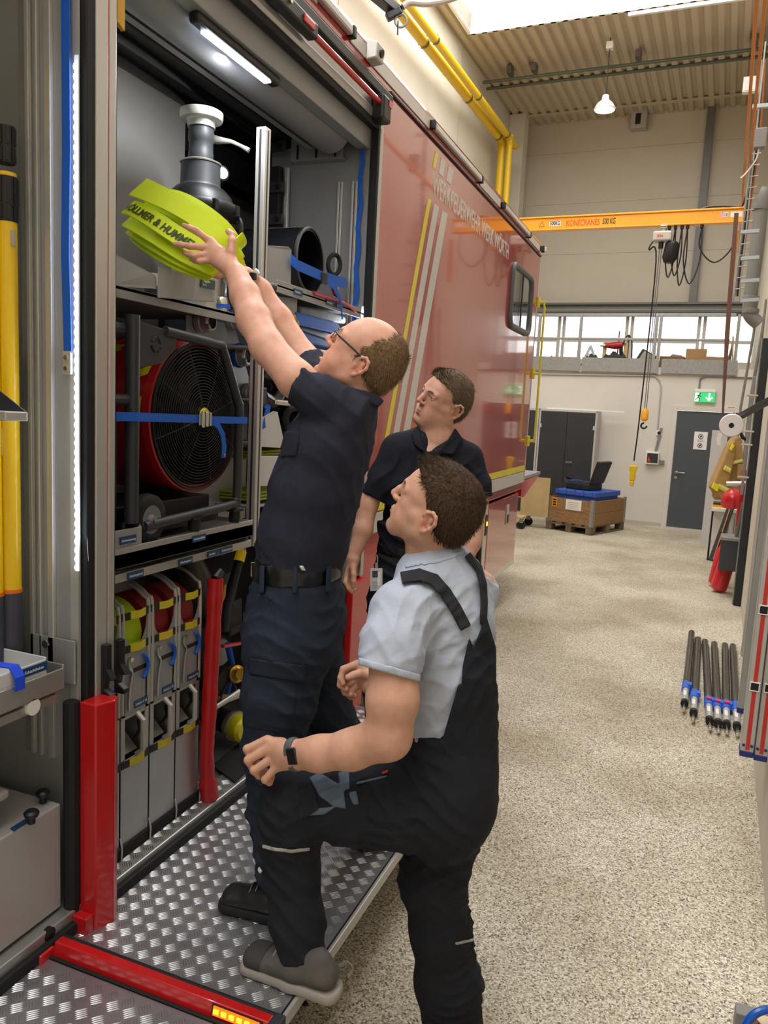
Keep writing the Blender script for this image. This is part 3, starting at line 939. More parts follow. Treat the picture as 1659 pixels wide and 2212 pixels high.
tk('cavity_beam', M_CHAR, MB().box((-2.4, 2.99, 2.93), (-2.3, YC + .9, 3.05)).box((-2.66, 3.0, 3.1), (-2.4, 3.06, 3.2)))
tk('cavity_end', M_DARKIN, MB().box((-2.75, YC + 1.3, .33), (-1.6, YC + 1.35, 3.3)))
tk('yellow_bracket', mat('ochre_yellow', 'c99a12', .45), MB().prism([(XT - .01, YB + .008, 2.775), (XT - .01, YB + .045, 2.76), (XT - .01, YB + .045, 3.1), (XT - .01, YB + .008, 3.1)], (-.012, 0, 0)))

# ---- fold-down platform, two sections of tread plate
ZP = .285
XO = -.815


def tread(parent, x0, x1, y0, y1, z, c=.0365, h=.0016):
    mb_v, mb_f = [], []
    s2 = math.sqrt(.5)
    R_ = int(max(x1 - x0, y1 - y0) / c) + 4
    cx, cy = (x0 + x1) / 2, (y0 + y1) / 2
    for i in range(-R_, R_ + 1):
        for j in range(-R_, R_ + 1):
            ux, uy = i * c, j * c
            gx, gy = cx + (ux - uy) * s2, cy + (ux + uy) * s2
            if not (x0 + .012 < gx < x1 - .012 and y0 + .012 < gy < y1 - .012):
                continue
            d = np.array([s2, s2]) if (i + j) % 2 == 0 else np.array([-s2, s2])
            n = np.array([-d[1], d[0]])
            for k in range(-2, 3):
                ctr = np.array([gx, gy]) + n * (k * .0066)
                L, w = .0155, .0019
                q = [ctr - d * L, ctr - d * L * .6 + n * w, ctr + d * L * .6 + n * w, ctr + d * L, ctr + d * L * .6 - n * w, ctr - d * L * .6 - n * w]
                o = len(mb_v)
                mb_v += [(p[0], p[1], z) for p in q] + [(ctr[0] - d[0] * L * .55, ctr[1] - d[1] * L * .55, z + h), (ctr[0] + d[0] * L * .55, ctr[1] + d[1] * L * .55, z + h)]
                mb_f += [(o, o + 6, o + 1), (o + 1, o + 6, o + 7, o + 2), (o + 2, o + 7, o + 3), (o + 3, o + 7, o + 4), (o + 4, o + 7, o + 6, o + 5), (o + 5, o + 6, o)]
    mb = MB()
    mb.v = [V(p) for p in mb_v]
    mb.f = mb_f
    return mb.build('tread_pattern', M_TREAD, parent, kind='stuff', smooth=True, angle=60)


for y0, y1 in ((1.53, YC - .02), (-.3, 1.468)):
    pf = tk('step_platform', M_TREAD, MB().box((XT - .01, y0, ZP - .006), (XO, y1, ZP)))
    tread(pf, XT, XO - .002, y0, y1, ZP)
    tk('platform_edge', M_ALUP, MB().box((XO, y0, ZP - .035), (XO + .012, y1, ZP + .002)), .003, parent=pf)
    tk('platform_frame', M_BLACKM, MB().box((XT - .01, y0, ZP - .05), (XO - .02, y0 + .03, ZP - .006)).box((XT - .01, y1 - .03, ZP - .05), (XO - .02, y1, ZP - .006)), parent=pf)
    tk('edge_joint', M_BLACK, MB().box((XO - .004, y0, ZP + .0005), (XO, y1, ZP + .002)), parent=pf)
tread(sill, XT - .10, XT - .002, YB, YC - .2, .335)
# red fold-out arm with amber warning lamp
ra = tk('warning_arm', M_TREDD, MB().prism([(XT + .02, 1.476, .255), (XT + .02, 1.526, .255), (XT + .02, 1.522, .318), (XT + .02, 1.494, .318)], (XO - XT - .02, 0, 0)), .003)
tk('arm_edge', M_BLACKM, MB().tube([(XT + .02, 1.474, .287), (XO - .0, 1.474, .287)], .005, 6), parent=ra)
tk('arm_edge', M_BLACKM, MB().tube([(XT + .02, 1.525, .316), (XO, 1.525, .316)], .005, 6), parent=ra)
tk('arm_end_cap', M_CHAR, MB().box((XO, 1.47, .25), (XO + .03, 1.53, .322)), .004, parent=ra)
fy_ = lambda z: 1.476 + (z - .255) * .286
ap = [(XO - .15, fy_(.293), .293), (XO - .02, fy_(.293), .293), (XO - .02, fy_(.314), .314), (XO - .15, fy_(.314), .314)]
tk('lamp_housing', M_BLACK, MB().prism([(p[0] + (.006 if k in (1, 2) else -.006), p[1] - .0005, p[2] + (.003 if k > 1 else -.003)) for k, p in enumerate(ap)], (0, -.003, .001)), parent=ra)
tk('amber_lamp', mat('amber_lens', 'ff8a1e', .2, emit='ff5a08', estr=1.0), MB().prism([(p[0], p[1] - .004, p[2] + .001) for p in ap], (0, -.003, .001)), parent=ra)
for k in range(6):
    tk('amber_diode', M_AMBER, MB().cbox((XO - .14 + k * .022, fy_(.3045) - .0085, .3055), (.013, .005, .010)), parent=ra)
tk('arm_hinge', M_RED, MB().box((XT - .03, 1.44, .22), (XT + .025, 1.49, .31)), .004, parent=ra)
tk('red_support', M_RED, MB().box((XT + .005, 2.06, .20), (XT + .03, 2.12, .275)), .003)

# ---- slide-out trays, shelves
XF = -1.53
tr_ = tk('fan_tray', M_ALU, MB().box((-2.15, 1.76, 1.29), (XF, 2.55, 1.335)).box((XF - .006, 1.76, 1.29), (XF, 2.55, 1.352)).box((-2.15, 2.545, 1.29), (XF, 2.55, 1.35)), .002)
tk('tray_rail', M_ALU, MB().box((XF - .03, 1.76, 1.245), (XF - .01, 2.56, 1.272)), .002)
tk('tray_underside', M_DARKIN, MB().box((-2.15, 1.76, 1.275), (XF - .03, 2.54, 1.288)))
bx_ = tk('tray_box', M_SHEET, MB().box((XF - .14, 1.765, 1.35), (XF - .004, 1.772, 1.42)).box((XF - .14, 1.90, 1.35), (XF - .004, 1.905, 1.41)).box((XF - .01, 1.765, 1.352), (XF - .002, 1.905, 1.405)), .002)


def label_plate(x, y0, y1, z0, z1, s, parent, dx=.003):
    o = tk('label_plate', M_LBLUE, MB().box((x, y0, z0), (x + dx, y1, z1)), parent=parent)
    h = (z1 - z0) * .5
    k = o if parent is None or parent.parent is None else parent
    text('label_text', s, M_LTEXT, k, (x + dx + .0004, y0 + .004, z0 + (z1 - z0) * .32), (0, 1, 0), (0, 0, 1), h, extrude=.0002, fit=(y1 - y0) - .008, shrink=True)
    return o


label_plate(XF - .001, 1.805, 1.875, 1.362, 1.385, 'Sturmverspannung', tr_)
label_plate(XF + .0005, 2.16, 2.235, 1.318, 1.34, 'Hochdrucklüfter', tr_)
label_plate(XF - .009, 1.85, 1.92, 1.247, 1.269, 'Schlauchtragekorb 2', tr_)
label_plate(XF - .009, 2.10, 2.175, 1.247, 1.269, 'Schlauchtragekorb C', tr_)
label_plate(XF - .009, 2.265, 2.34, 1.248, 1.27, 'Verteiler', tr_)
label_plate(XF - .009, 2.345, 2.42, 1.249, 1.271, 'Hohlstrahlrohr', tr_)

# upper shelf of the left bay
SZ = 2.115
us = tk('upper_shelf', M_SHEET, MB().box((-2.18, 1.76, SZ - .012), (-1.60, 2.60, SZ)).box((-1.604, 1.76, SZ - .035), (-1.60, 2.60, SZ)), .002)
pl = [onx(339, 643, -1.55), onx(462, 653, -1.60), onx(463, 602, -1.60), onx(341, 576, -1.55)]
tk('shelf_lip', M_SHEET, MB().prism(pl, (.004, 0, 0)), .003, parent=us)
pl = [onx(240, 618, -1.64), onx(336, 624, -1.56), onx(335, 598, -1.56), onx(325, 590, -1.565), onx(240, 545, -1.64)]
tk('shelf_side_plate', M_SHEET, MB().prism(pl, (.003, .002, 0)), .003, parent=us)
lp = [onx(431, 601, -1.584), onx(461, 607, -1.596), onx(460, 626, -1.596), onx(430, 619, -1.584)]
tk('label_plate', mat('dark_green_label', '28403c', .4), MB().prism([p + np.array([.006, 0, 0]) for p in lp], (.002, 0, 0)), parent=us)
xd = lp[1] - lp[0]
for s_, zz in (('Tragegestell', .62), ('Satz 8', .18)):
    t = text('label_text', s_, M_LTEXT, us, lp[3] + np.array([.0085, 0, 0]) + xd * .12 + (lp[0] - lp[3]) * zz, xd, (0, 0, 1), .010, extrude=.0002)
tk('front_upright', M_ALUP, MB().box((-1.585, 2.585, 1.24), (-1.545, 2.625, 2.79)), .003)
up = bpy.data.objects['front_upright']
for xx, yy in ((-1.565, 2.584),):
    tk('upright_groove', M_CHAR, MB().box((xx - .004, yy - .001, 1.25), (xx + .004, yy + .003, 2.78)), parent=up)
tk('upright_groove', M_CHAR, MB().box((-1.5455, 2.601, 1.25), (-1.544, 2.609, 2.78)), parent=up)
# coupling board behind the fan
cbd = tk('coupling_board', M_SHEET, MB().prism([(-1.76, 2.42, 1.3), (-1.76, 2.86, 1.3), (-1.76, 2.86, 1.9), (-1.76, 2.74, 2.1), (-1.76, 2.42, 2.1)], (.004, 0, 0)), .002)
# right bay shelves
rs1 = tk('right_shelf', M_SHEET, MB().box((-2.0, 2.63, 2.235), (-1.52, 3.50, 2.245)).box((-1.524, 2.66, 2.215), (-1.52, 3.46, 2.262)), .002)
label_plate(-1.519, 2.79, 2.86, 2.228, 2.25, 'Lüfterlutte', rs1)
label_plate(-1.519, 3.08, 3.17, 2.228, 2.25, 'Rettungsgurt', rs1)
label_plate(-1.519, 3.18, 3.25, 2.228, 2.25, 'Leinen', rs1)
cr_ = [onx(570, 530, -1.56), onx(570, 625, -1.56), onx(628, 634, -1.53), onx(630, 540, -1.53), onx(624, 533, -1.53)]
tk('duct_guard', M_SHEET, MB().prism(cr_, (-.004, 0, 0)), .002, parent=rs1)
rs2 = tk('right_shelf', M_SHEET, MB().box((-2.0, 2.63, 2.0), (-1.56, 3.50, 2.01)).box((-1.56, 2.66, 1.99), (-1.556, 3.4, 2.04)), .002)
cr_ = [onx(572, 636, -1.57), onx(572, 690, -1.57), onx(640, 692, -1.55), onx(643, 645, -1.55)]
tk('bracket_plate', M_SHEET, MB().prism(cr_, (-.004, 0, 0)), .002, parent=rs2)
rs3 = tk('right_shelf', M_SHEET, MB().box((-2.0, 2.63, 1.80), (-1.58, 3.50, 1.81)), .002)
cr_ = [onx(560, 905, -1.58), onx(560, 965, -1.58), onx(606, 968, -1.57), onx(612, 945, -1.57), onx(600, 890, -1.57), onx(592, 888, -1.57)]
tk('holder_plate', mat('white_sheet', 'c9cacb', .5), MB().prism(cr_, (-.004, 0, 0)), .002, parent=rs3)
cr_ = [onx(560, 985, -1.58), onx(560, 1050, -1.58), onx(600, 1050, -1.57), onx(612, 985, -1.57)]
tk('holder_plate', MATS['white_sheet'], MB().prism(cr_, (-.004, 0, 0)), .002, parent=rs3)
rs4 = tk('right_shelf', M_SHEET, MB().box((-2.0, 2.63, 1.38), (-1.58, 3.50, 1.39)).box((-2.0, 2.63, 1.63), (-1.58, 3.50, 1.64)), .002)
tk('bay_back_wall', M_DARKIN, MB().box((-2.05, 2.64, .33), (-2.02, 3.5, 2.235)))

# ---- near compartment (left edge of the picture)
t_, u_ = ony(56, 890, 1.42), ony(0, 845, 1.42)
k_ = (u_[2] - t_[2]) / (u_[0] - t_[0])
sh = tk('near_bracket_shelf', M_CHAR, MB().prism([(t_[0], 1.42, t_[2]), (-1.75, 1.42, t_[2] + k_ * (-1.75 - t_[0])), (-2.26, 1.42, t_[2] + k_ * (-1.75 - t_[0])), (-2.26, 1.42, t_[2])], (0, .003, 0)))
tk('shelf_edge', M_ALUP, MB().box((-2.26, 1.36, t_[2] - .022), (t_[0], 1.425, t_[2])), .002, parent=sh)
# lower tray
nt1 = tk('near_tray', M_ALU, MB().box((-2.1, .6, 1.0), (XT - .02, 1.575, 1.006)).box((XT - .026, .6, 1.0), (XT - .02, 1.575, 1.06)).box((-1.9, 1.57, 1.0), (XT - .02, 1.576, 1.07)), .003)
tk('tray_end_plate', M_SHEET, MB().box((-1.68, YA - .012, 1.0), (-1.515, YA - .006, 1.125)), .003, parent=nt1)
tk('plate_bolt', M_STEEL, MB().cyl((-1.61, YA - .012, 1.105), (-1.61, YA - .024, 1.105), .011, 12), parent=nt1)
tk('tray_slide', M_ALU, MB().box((XT - .06, .6, .965), (XT - .03, 1.56, .99)), .002, parent=nt1)
tk('tray_roller', M_WHITE, MB().cyl((XT - .02, 1.47, .985), (XT - .05, 1.47, .985), .022, 14), parent=nt1)
pb = tk('parts_box', MATS['white_sheet'], MB().box((XT - .2, 1.15, 1.06), (XT - .194, 1.52, 1.10)).box((XT - .03, 1.15, 1.062), (XT - .026, 1.52, 1.10)).box((XT - .2, 1.515, 1.06), (XT - .026, 1.52, 1.105)).box((XT - .2, 1.15, 1.058), (XT - .026, 1.52, 1.062)), .002, parent=nt1)
tk('back_box', MATS['white_sheet'], MB().box((XT - .3, 1.1, 1.06), (XT - .21, 1.5, 1.15)), .002, parent=nt1)


def label_y(x0, x1, y, z0, z1, s, parent, s2=None):
    o = tk('label_plate', M_LBLUE, MB().box((x0, y - .003, z0), (x1, y, z1)), parent=parent)
    rows = [s] if not s2 else [s, s2]
    for k, q in enumerate(rows):
        hh = (z1 - z0) / len(rows)
        text('label_text', q, M_LTEXT, parent, (x0 + .004, y - .0034, z1 - hh * (k + .75)), (1, 0, 0), (0, 0, 1), hh * .62, extrude=.0002, fit=x1 - x0 - .006, shrink=True)
    return o


label_plate(XT - .026, 1.44, 1.518, 1.072, 1.095, 'Schachthaken', nt1)
label_plate(XT - .208, 1.36, 1.49, 1.11, 1.148, 'Atemschutz Überwachung', nt1)
# big box at the bottom with dark knobs
bb = tk('lower_box', mat('satin_grey_box', 'b2b0ae', .45, .3), MB().box((-2.1, .2, .355), (XT - .035, 1.575, .665)), .004)
for px, py, pln in ((68, 1778, 'z'), (93, 1733, 'z'), (90, 2012, 'x')):
    if pln == 'z':
        c = onz(px, py, .668)
        k = MB().cyl(c, c + np.array([0, 0, .022]), .010, 10).lathe([(.008, .018), (.018, .02), (.02, .03), (.014, .036)], c, (0, 0, 1), 10)
    else:
        c = onx(px, py, XT - .03)
        k = MB().lathe([(.006, 0), (.01, .015), (.02, .018), (.02, .03), (.012, .034)], c, (1, 0, 0), 10)
    k.build('star_knob', M_BLACK, bb, smooth=True)
c = onz(45, 1785, .667)
tk('label_plate', M_LBLUE, MB().prism([onz(22, 1790, .667), onz(58, 1768, .667), onz(66, 1772, .667), onz(30, 1796, .667)], (0, 0, .002)), parent=bb)

# ================================================================== EQUIPMENT IN THE COMPARTMENTS
# ---- pressure fan
fan = thing('pressure_fan', 'red pressure fan with black round grille in charcoal tube frame', 'fan', (-1.7, 2.19, 1.335))
FC = np.array([-1.585, 2.262, 1.737])
FR = .248
M_FRED = mat('fan_red', 'a3151a', .3, coat=.4)
hs = MB().lathe([(FR, 0), (FR + .012, -.004), (FR + .014, -.03), (FR + .006, -.035), (FR + .006, -.26), (FR + .014, -.265), (FR + .014, -.29), (FR - .01, -.29), (FR - .012, 0)], FC, (1, 0, 0), 48, closed=True)
hs.build('shroud', M_FRED, fan, smooth=True)
# stripes on the shroud
for a0, a1, m in ((1.72, 2.0, M_STRIPE_Y), (2.3, 2.6, M_STRIPE_Y), (2.9, 3.15, M_STRIPE_Y)):
    vs, fs = [], []
    for i in range(9):
        t = i / 8
        for k, xx in enumerate((-.04, -.255)):
            aa = a0 + (a1 - a0) * t + (.0 if k == 0 else .3)
            vs.append(FC + np.array([xx, -math.sin(aa - PI / 2) * (FR + .0075), math.cos(aa - PI / 2) * (FR + .0075)]))
    for i in range(8):
        fs.append((2 * i, 2 * i + 1, 2 * i + 3, 2 * i + 2))
    MB().add(vs, fs).build('warning_stripe', m, fan, smooth=True)
gr = MB()
for k in range(22):
    rr = .035 + k * (FR - .04) / 21
    gr.tube(arc(FC + np.array([.012 - .02 * (rr / FR) ** 2 + .012, 0, 0]), rr, 0, 2 * PI, (0, 1, 0), (0, 0, 1), 48)[:-1], .0021, 5, closed=True)
for k in range(8):
    a = 2 * PI * k / 8 + .3
    gr.tube([FC + np.array([.024 - .02 * t * t, math.cos(a) * FR * t, math.sin(a) * FR * t]) for t in (.1, .4, .7, 1)], .0022, 5)
gr.build('grille', M_BLACK, fan, smooth=True, kind='stuff')
MB().lathe([(.0, .03), (.028, .03), (.034, .022), (.034, .012)], FC, (1, 0, 0), 24).build('grille_hub', M_STRIPE_Y, fan, smooth=True)
MB().lathe([(FR - .004, .004), (FR + .004, .006), (FR + .006, -.004)], FC, (1, 0, 0), 48, cap=False).build('grille_ring', M_BLACK, fan, smooth=True)
bl = MB()
for k in range(7):
    a = 2 * PI * k / 7
    d1 = np.array([0, math.cos(a), math.sin(a)])
    d2 = np.array([0, math.cos(a + .55), math.sin(a + .55)])
    bl.add([FC + d1 * .05 + np.array([-.08, 0, 0]), FC + d2 * .05 + np.array([-.12, 0, 0]), FC + d2 * (FR - .02) + np.array([-.14, 0, 0]), FC + d1 * (FR - .02) + np.array([-.07, 0, 0])], [(0, 1, 2, 3)])
bl.build('fan_blades', M_BLACK, fan)
MB().lathe([(FR - .014, -.004), (FR - .014, -.25)], FC, (1, 0, 0), 40, cap=False).build('shroud_lining', M_BLACK, fan, smooth=True)
MB().cyl(FC + np.array([-.26, 0, 0]), FC + np.array([-.25, 0, 0]), FR - .01, 40).build('shroud_back', M_DARKIN, fan)
# tube frame
fx = -1.545
fr_pts = [(fx, 2.02, 2.0), (fx, 2.30, 1.985), (fx, 2.34, 1.97), (fx, 2.44, 1.80), (fx, 2.455, 1.76), (fx, 2.455, 1.47), (fx, 2.445, 1.435), (fx, 2.41, 1.42), (fx, 1.93, 1.40)]
MB().tube(bez(fr_pts, 5), .0165, 12).build('frame_tube', M_CHAR, fan, smooth=True)
MB().tube([(fx + .005, 1.866, 1.42), (fx + .005, 1.866, 2.03)], .021, 14).build('frame_post', M_CHAR, fan, smooth=True)
fp = MB().prism([(fx + .004, 1.90, 2.015), (fx + .004, 2.08, 2.0), (fx + .004, 2.07, 1.95), (fx + .004, 2.0, 1.9), (fx + .004, 1.90, 1.88)], (-.006, 0, 0))
fpo = fp.build('frame_plate', M_CHAR, fan, bevel=.002)
for k in range(4):
    MB().tube(arc((fx + .005, 1.975, 1.955), .022, k * PI / 2 + .2, k * PI / 2 + 1.2, (0, 1, 0), (0, 0, 1), 5), .0035, 5).build('logo_arc', M_BLACK, fpo)
MB().tube([(fx, 1.76, 1.785), (fx, 1.86, 1.785)], .017, 10).build('cross_tube', M_CHAR, fan, smooth=True)
MB().tube([(fx - .02, 1.76, 1.985), (fx - .02, 1.9, 1.985)], .02, 10).build('cross_tube', M_CHAR, fan, smooth=True)
MB().box((-1.85, 1.765, 1.42), (-1.575, 1.845, 1.74)).build('motor_cover', mat('charcoal_cover', '2f2f36', .5), fan, bevel=.006)
st = MB().box((-1.576, 1.775, 1.605), (-1.573, 1.822, 1.65)).build('fan_sticker', M_STRIPE_Y, fan)
MB().tube(arc((-1.572, 1.80, 1.628), .013, .3, 5.6, (0, 1, 0), (0, 0, 1), 12), .003, 5).build('sticker_symbol', M_BLACK, st)
MB().box((-1.86, 1.9, 1.36), (-1.60, 2.42, 1.40)).box((-1.84, 1.85, 1.40), (-1.60, 2.36, 1.46)).build('base_block', M_BLACK, fan, bevel=.004)
wc = np.array([-1.565, 1.965, 1.418])
wh = MB().lathe([(.045, -.024), (.066, -.024), (.078, -.016), (.081, 0), (.078, .016), (.066, .024), (.045, .024)], wc, (1, 0, 0), 32, closed=True).build('wheel', M_BLACKM, fan, smooth=True)
hubm = mat('grey_hub', '7f8082', .45)
hb = MB().lathe([(.035, .018), (.047, .024), (.05, .02), (.05, .0), (.034, .0)], wc, (1, 0, 0), 24)
hb.lathe([(.0, .03), (.012, .03), (.016, .02), (.016, 0)], wc, (1, 0, 0), 14)
for k in range(8):
    a = k * PI / 4
    hb.bar(wc + np.array([.012, math.cos(a) * .012, math.sin(a) * .012]), wc + np.array([.012, math.cos(a) * .038, math.sin(a) * .038]), .01, .008, up=(1, 0, 0))
hb.build('wheel_hub', hubm, wh, smooth=True)
MB().cyl(wc + np.array([.02, 0, 0]), wc + np.array([.038, 0, 0]), .007, 8).build('axle_nut', M_STEEL, wh)
for yy in (2.19, 2.44):
    MB().lathe([(.018, 0), (.022, .02), (.02, .045)], (fx, yy, 1.352), (0, .1, 1), 12).box((fx - .02, yy - .03, 1.395), (fx + .02, yy + .03, 1.402)).build('rubber_foot', M_BLACKM, fan, smooth=True)

# lashing strap round the fan
sp = thing('lashing_strap', 'blue lashing strap with steel cam buckle across the fan grille', 'strap', (-1.52, 2.15, 1.72))
MB().ribbon([(-1.66, 1.772, 1.735), (-1.535, 1.79, 1.737), (-1.520, 1.86, 1.737), (-1.521, 2.17, 1.733)], (0, 0, .026), [(1, .3, 0), (1, -.3, 0), (1, 0, 0), (1, 0, 0)], .003).build('webbing', M_BLUE, sp)
MB().ribbon([(-1.521, 2.21, 1.731), (-1.521, 2.47, 1.729), (-1.55, 2.485, 1.729)], (0, 0, .024), (1, 0, 0), .003).build('webbing', M_BLUE, sp)
MB().ribbon([(-1.508, 2.22, 1.727), (-1.500, 2.25, 1.715), (-1.502, 2.285, 1.68), (-1.505, 2.30, 1.64), (-1.507, 2.30, 1.60)], [(0, 0, .024), (0, .01, .02), (0, .022, .01), (0, .024, 0), (0, .024, 0)], (1, 0, 0), .003).build('loose_end', M_BLUE, sp)
MB().cyl((-1.503, 2.30, 1.61), (-1.500, 2.30, 1.61), .006, 10).build('eyelet', M_STEEL, sp)
bk_ = MB().box((-1.518, 2.165, 1.712), (-1.512, 2.23, 1.752)).cyl((-1.509, 2.18, 1.705), (-1.509, 2.18, 1.76), .006, 8).cyl((-1.508, 2.2, 1.708), (-1.508, 2.2, 1.757), .007, 8).cyl((-1.508, 2.22, 1.71), (-1.508, 2.22, 1.755), .005, 8)
bk_.build('cam_buckle', M_STEEL, sp, bevel=.001)

# ---- stainless mixing canister with valve
cx, cy = -1.78, 2.525
can = thing('foam_canister', 'stainless canister with black collar and silver valve disc on upper shelf', 'canister', (cx, cy, SZ))
M_GMET = mat('dark_grey_casting', '3d4044', .5, .2)
o3 = (cx, cy, 0)
MB().lathe([(.0, SZ), (.105, SZ), (.108, SZ + .01), (.108, 2.485), (.0, 2.485)], o3, n=32).build('pot', M_STEEL, can, smooth=True)
MB().lathe([(.108, 2.465), (.14, 2.47), (.147, 2.48), (.147, 2.50), (.14, 2.51), (.125, 2.515), (.115, 2.54), (.09, 2.565), (.08, 2.57)], o3, n=32).build('clamp_collar', M_BLACK, can, smooth=True)
for k in range(8):
    a = k * PI / 4 + .2
    MB().cbox((cx + .142 * math.cos(a), cy + .142 * math.sin(a), 2.487), (.022, .022, .04)).build('clamp', M_BLACK, can, bevel=.003)
MB().lathe([(.1, 2.55), (.076, 2.572), (.073, 2.58), (.071, 2.655), (.05, 2.665)], o3, n=28).build('mixer_housing', M_GMET, can, smooth=True)
MB().lathe([(.074, 2.653), (.076, 2.658), (.06, 2.664)], o3, n=28, cap=False).build('housing_rim', M_ALUP, can, smooth=True)
MB().lathe([(.044, 2.66), (.046, 2.69), (.044, 2.695), (.044, 2.73), (.047, 2.735), (.047, 2.76), (.043, 2.79), (.04, 2.8)], o3, n=24).build('valve_body', M_GMET, can, smooth=True)
MB().lathe([(.05, 2.78), (.05, 2.8), (.055, 2.805), (.075, 2.807), (.078, 2.815), (.078, 2.835), (.072, 2.838), (.05, 2.836), (.02, 2.83), (.018, 2.85), (.0, 2.85)], o3, n=28).build('coupling_disc', M_ALUP, can, smooth=True)
lv = [ond(p[0], p[1], d) for p, d in (((452, 298), 2.95), ((470, 303), 2.93), ((500, 306), 2.93), ((520, 315), 2.93), ((538, 325), 2.93))]
MB().tube(lv, [.017, .015, .008, .007, .010], 10).build('valve_lever', M_ALUP, can, smooth=True)
gp = ond(478, 376, 2.93)
MB().lathe([(.02, -.03), (.028, -.025), (.028, .012), (.022, .015)], gp, (.8, -.6, 0), 18).build('gauge_knob', M_BLACK, can, smooth=True)
MB().lathe([(.0, .016), (.021, .016), (.021, .014)], gp, (.8, -.6, 0), 18).build('gauge_face', M_ALUP, can)
hp = [ond(*p) for p in ((490, 470, 2.93), (505, 468, 2.9), (519, 478, 2.88), (521, 510, 2.88), (519, 545, 2.88), (505, 555, 2.9))]
MB().tube(bez(hp, 4), .009, 8).build('carry_handle', M_BLACK, can, smooth=True)
c = ond(411, 450, 2.88)
MB().bar(ond(388, 446, 2.93), ond(432, 456, 2.88), .003, .03, up=(0, 0, 1)).build('red_label', mat('dull_red_label', '8e2f2a', .5), can)
# small white bottles beside the pot
for k, (px, py, h, r) in enumerate(((333, 566, .12, .035), (356, 585, .1, .03))):
    b = onx(px, 640, -1.9)
    q = MB().lathe([(.0, 0), (r, 0), (r, h), (r * .9, h + .01), (.0, h + .012)], (b[0], b[1], SZ), n=16).build('white_canister', M_WHITE, loc=(b[0], b[1], SZ), smooth=True)
    tag(q, ['larger white plastic can at the back of upper shelf', 'smaller white plastic can beside the stainless canister'][k], 'can')
    MB().lathe([(r + .001, h * .2), (r + .001, h * .7)], (b[0], b[1], SZ), n=16, cap=False).build('dark_band', M_CHAR, q)
b = onx(478, 640, -1.68)
q = MB().lathe([(.0, 0), (.03, 0), (.032, .01), (.032, .05), (.026, .06), (.018, .06), (.018, .0)], (b[0], b[1], SZ), n=20).build('pipe_coupling', M_STEEL, loc=(b[0], b[1], SZ), smooth=True)
tag(q, 'short steel coupling with blue ring at the shelf edge', 'coupling')
MB().lathe([(.034, .02), (.034, .035)], (b[0], b[1], SZ), n=20, cap=False).build('blue_ring', M_BLUE, q)

# ---- couplings on the board
def coupling(px, py, r, label):
    c = onx(px, py, -1.75)
    root = thing('hose_coupling', label, 'coupling', c, 'couplings on the grey board')
    MB().lathe([(r, 0), (r, .02), (r * .92, .024), (r * .9, .05), (r * .75, .055), (r * .6, .055), (r * .6, .0)], c, (1, 0, 0), 28, closed=True).build('body', M_ALU, root, smooth=True)
    for k in range(2):
        a = k * PI + .6
        d = np.array([0, math.cos(a), math.sin(a)])
        MB().bar(c + d * r * .75 + np.array([.055, 0, 0]), c + d * r * .98 + np.array([.055, 0, 0]), .02, .02, up=(1, 0, 0)).build('lug', M_ALU, root, bevel=.003)
    MB().lathe([(r * .6, .05), (r * .5, .052), (r * .5, .01), (0, .01)], c, (1, 0, 0), 24).build('seal', M_BLACKM, root, smooth=True)
    return root


coupling(432, 695, .042, 'aluminium coupling at top left of the grey board')
coupling(500, 690, .042, 'aluminium coupling at top right of the grey board half behind the arm')
coupling(512, 768, .045, 'aluminium coupling with blue rim below the forearm')
coupling(533, 850, .043, 'aluminium coupling at the bottom right of the grey board')
c = onx(512, 768, -1.75)
MB().lathe([(.047, .002), (.05, .01), (.047, .02)], c, (1, 0, 0), 24, cap=False).build('blue_rim', M_BLUE, bpy.data.objects['hose_coupling.002'])

# ---- portable hose cassettes
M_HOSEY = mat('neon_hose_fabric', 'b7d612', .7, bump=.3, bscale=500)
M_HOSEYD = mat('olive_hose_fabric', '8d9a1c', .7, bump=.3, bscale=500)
M_HOSER = mat('red_hose_fabric', '8e1f24', .7, bump=.3, bscale=500)
M_TAPE = mat('yellow_tape', 'cdbf24', .5)


def hose_roll(y0, y1, m, name, label, x=-1.69, z=1.02, r=.16):
    """double rolled flat hose standing on edge inside a cassette"""
    pts = []
    n = 150
    for i in range(n):
        t = i / n
        a = 2 * PI * 5 * t
        rr = .04 + (r - .04) * t
        pts.append((x + rr * math.cos(a), (y0 + y1) / 2, z + rr * math.sin(a)))
    N = [(math.cos(2 * PI * 5 * i / n), 0, math.sin(2 * PI * 5 * i / n)) for i in range(n)]
    o = MB().ribbon(pts, (0, y1 - y0, 0), N, .012).build(name, m, loc=(x, (y0 + y1) / 2, z - r), smooth=True)
    return tag(o, label, 'hose', 'hoses in the cassettes')


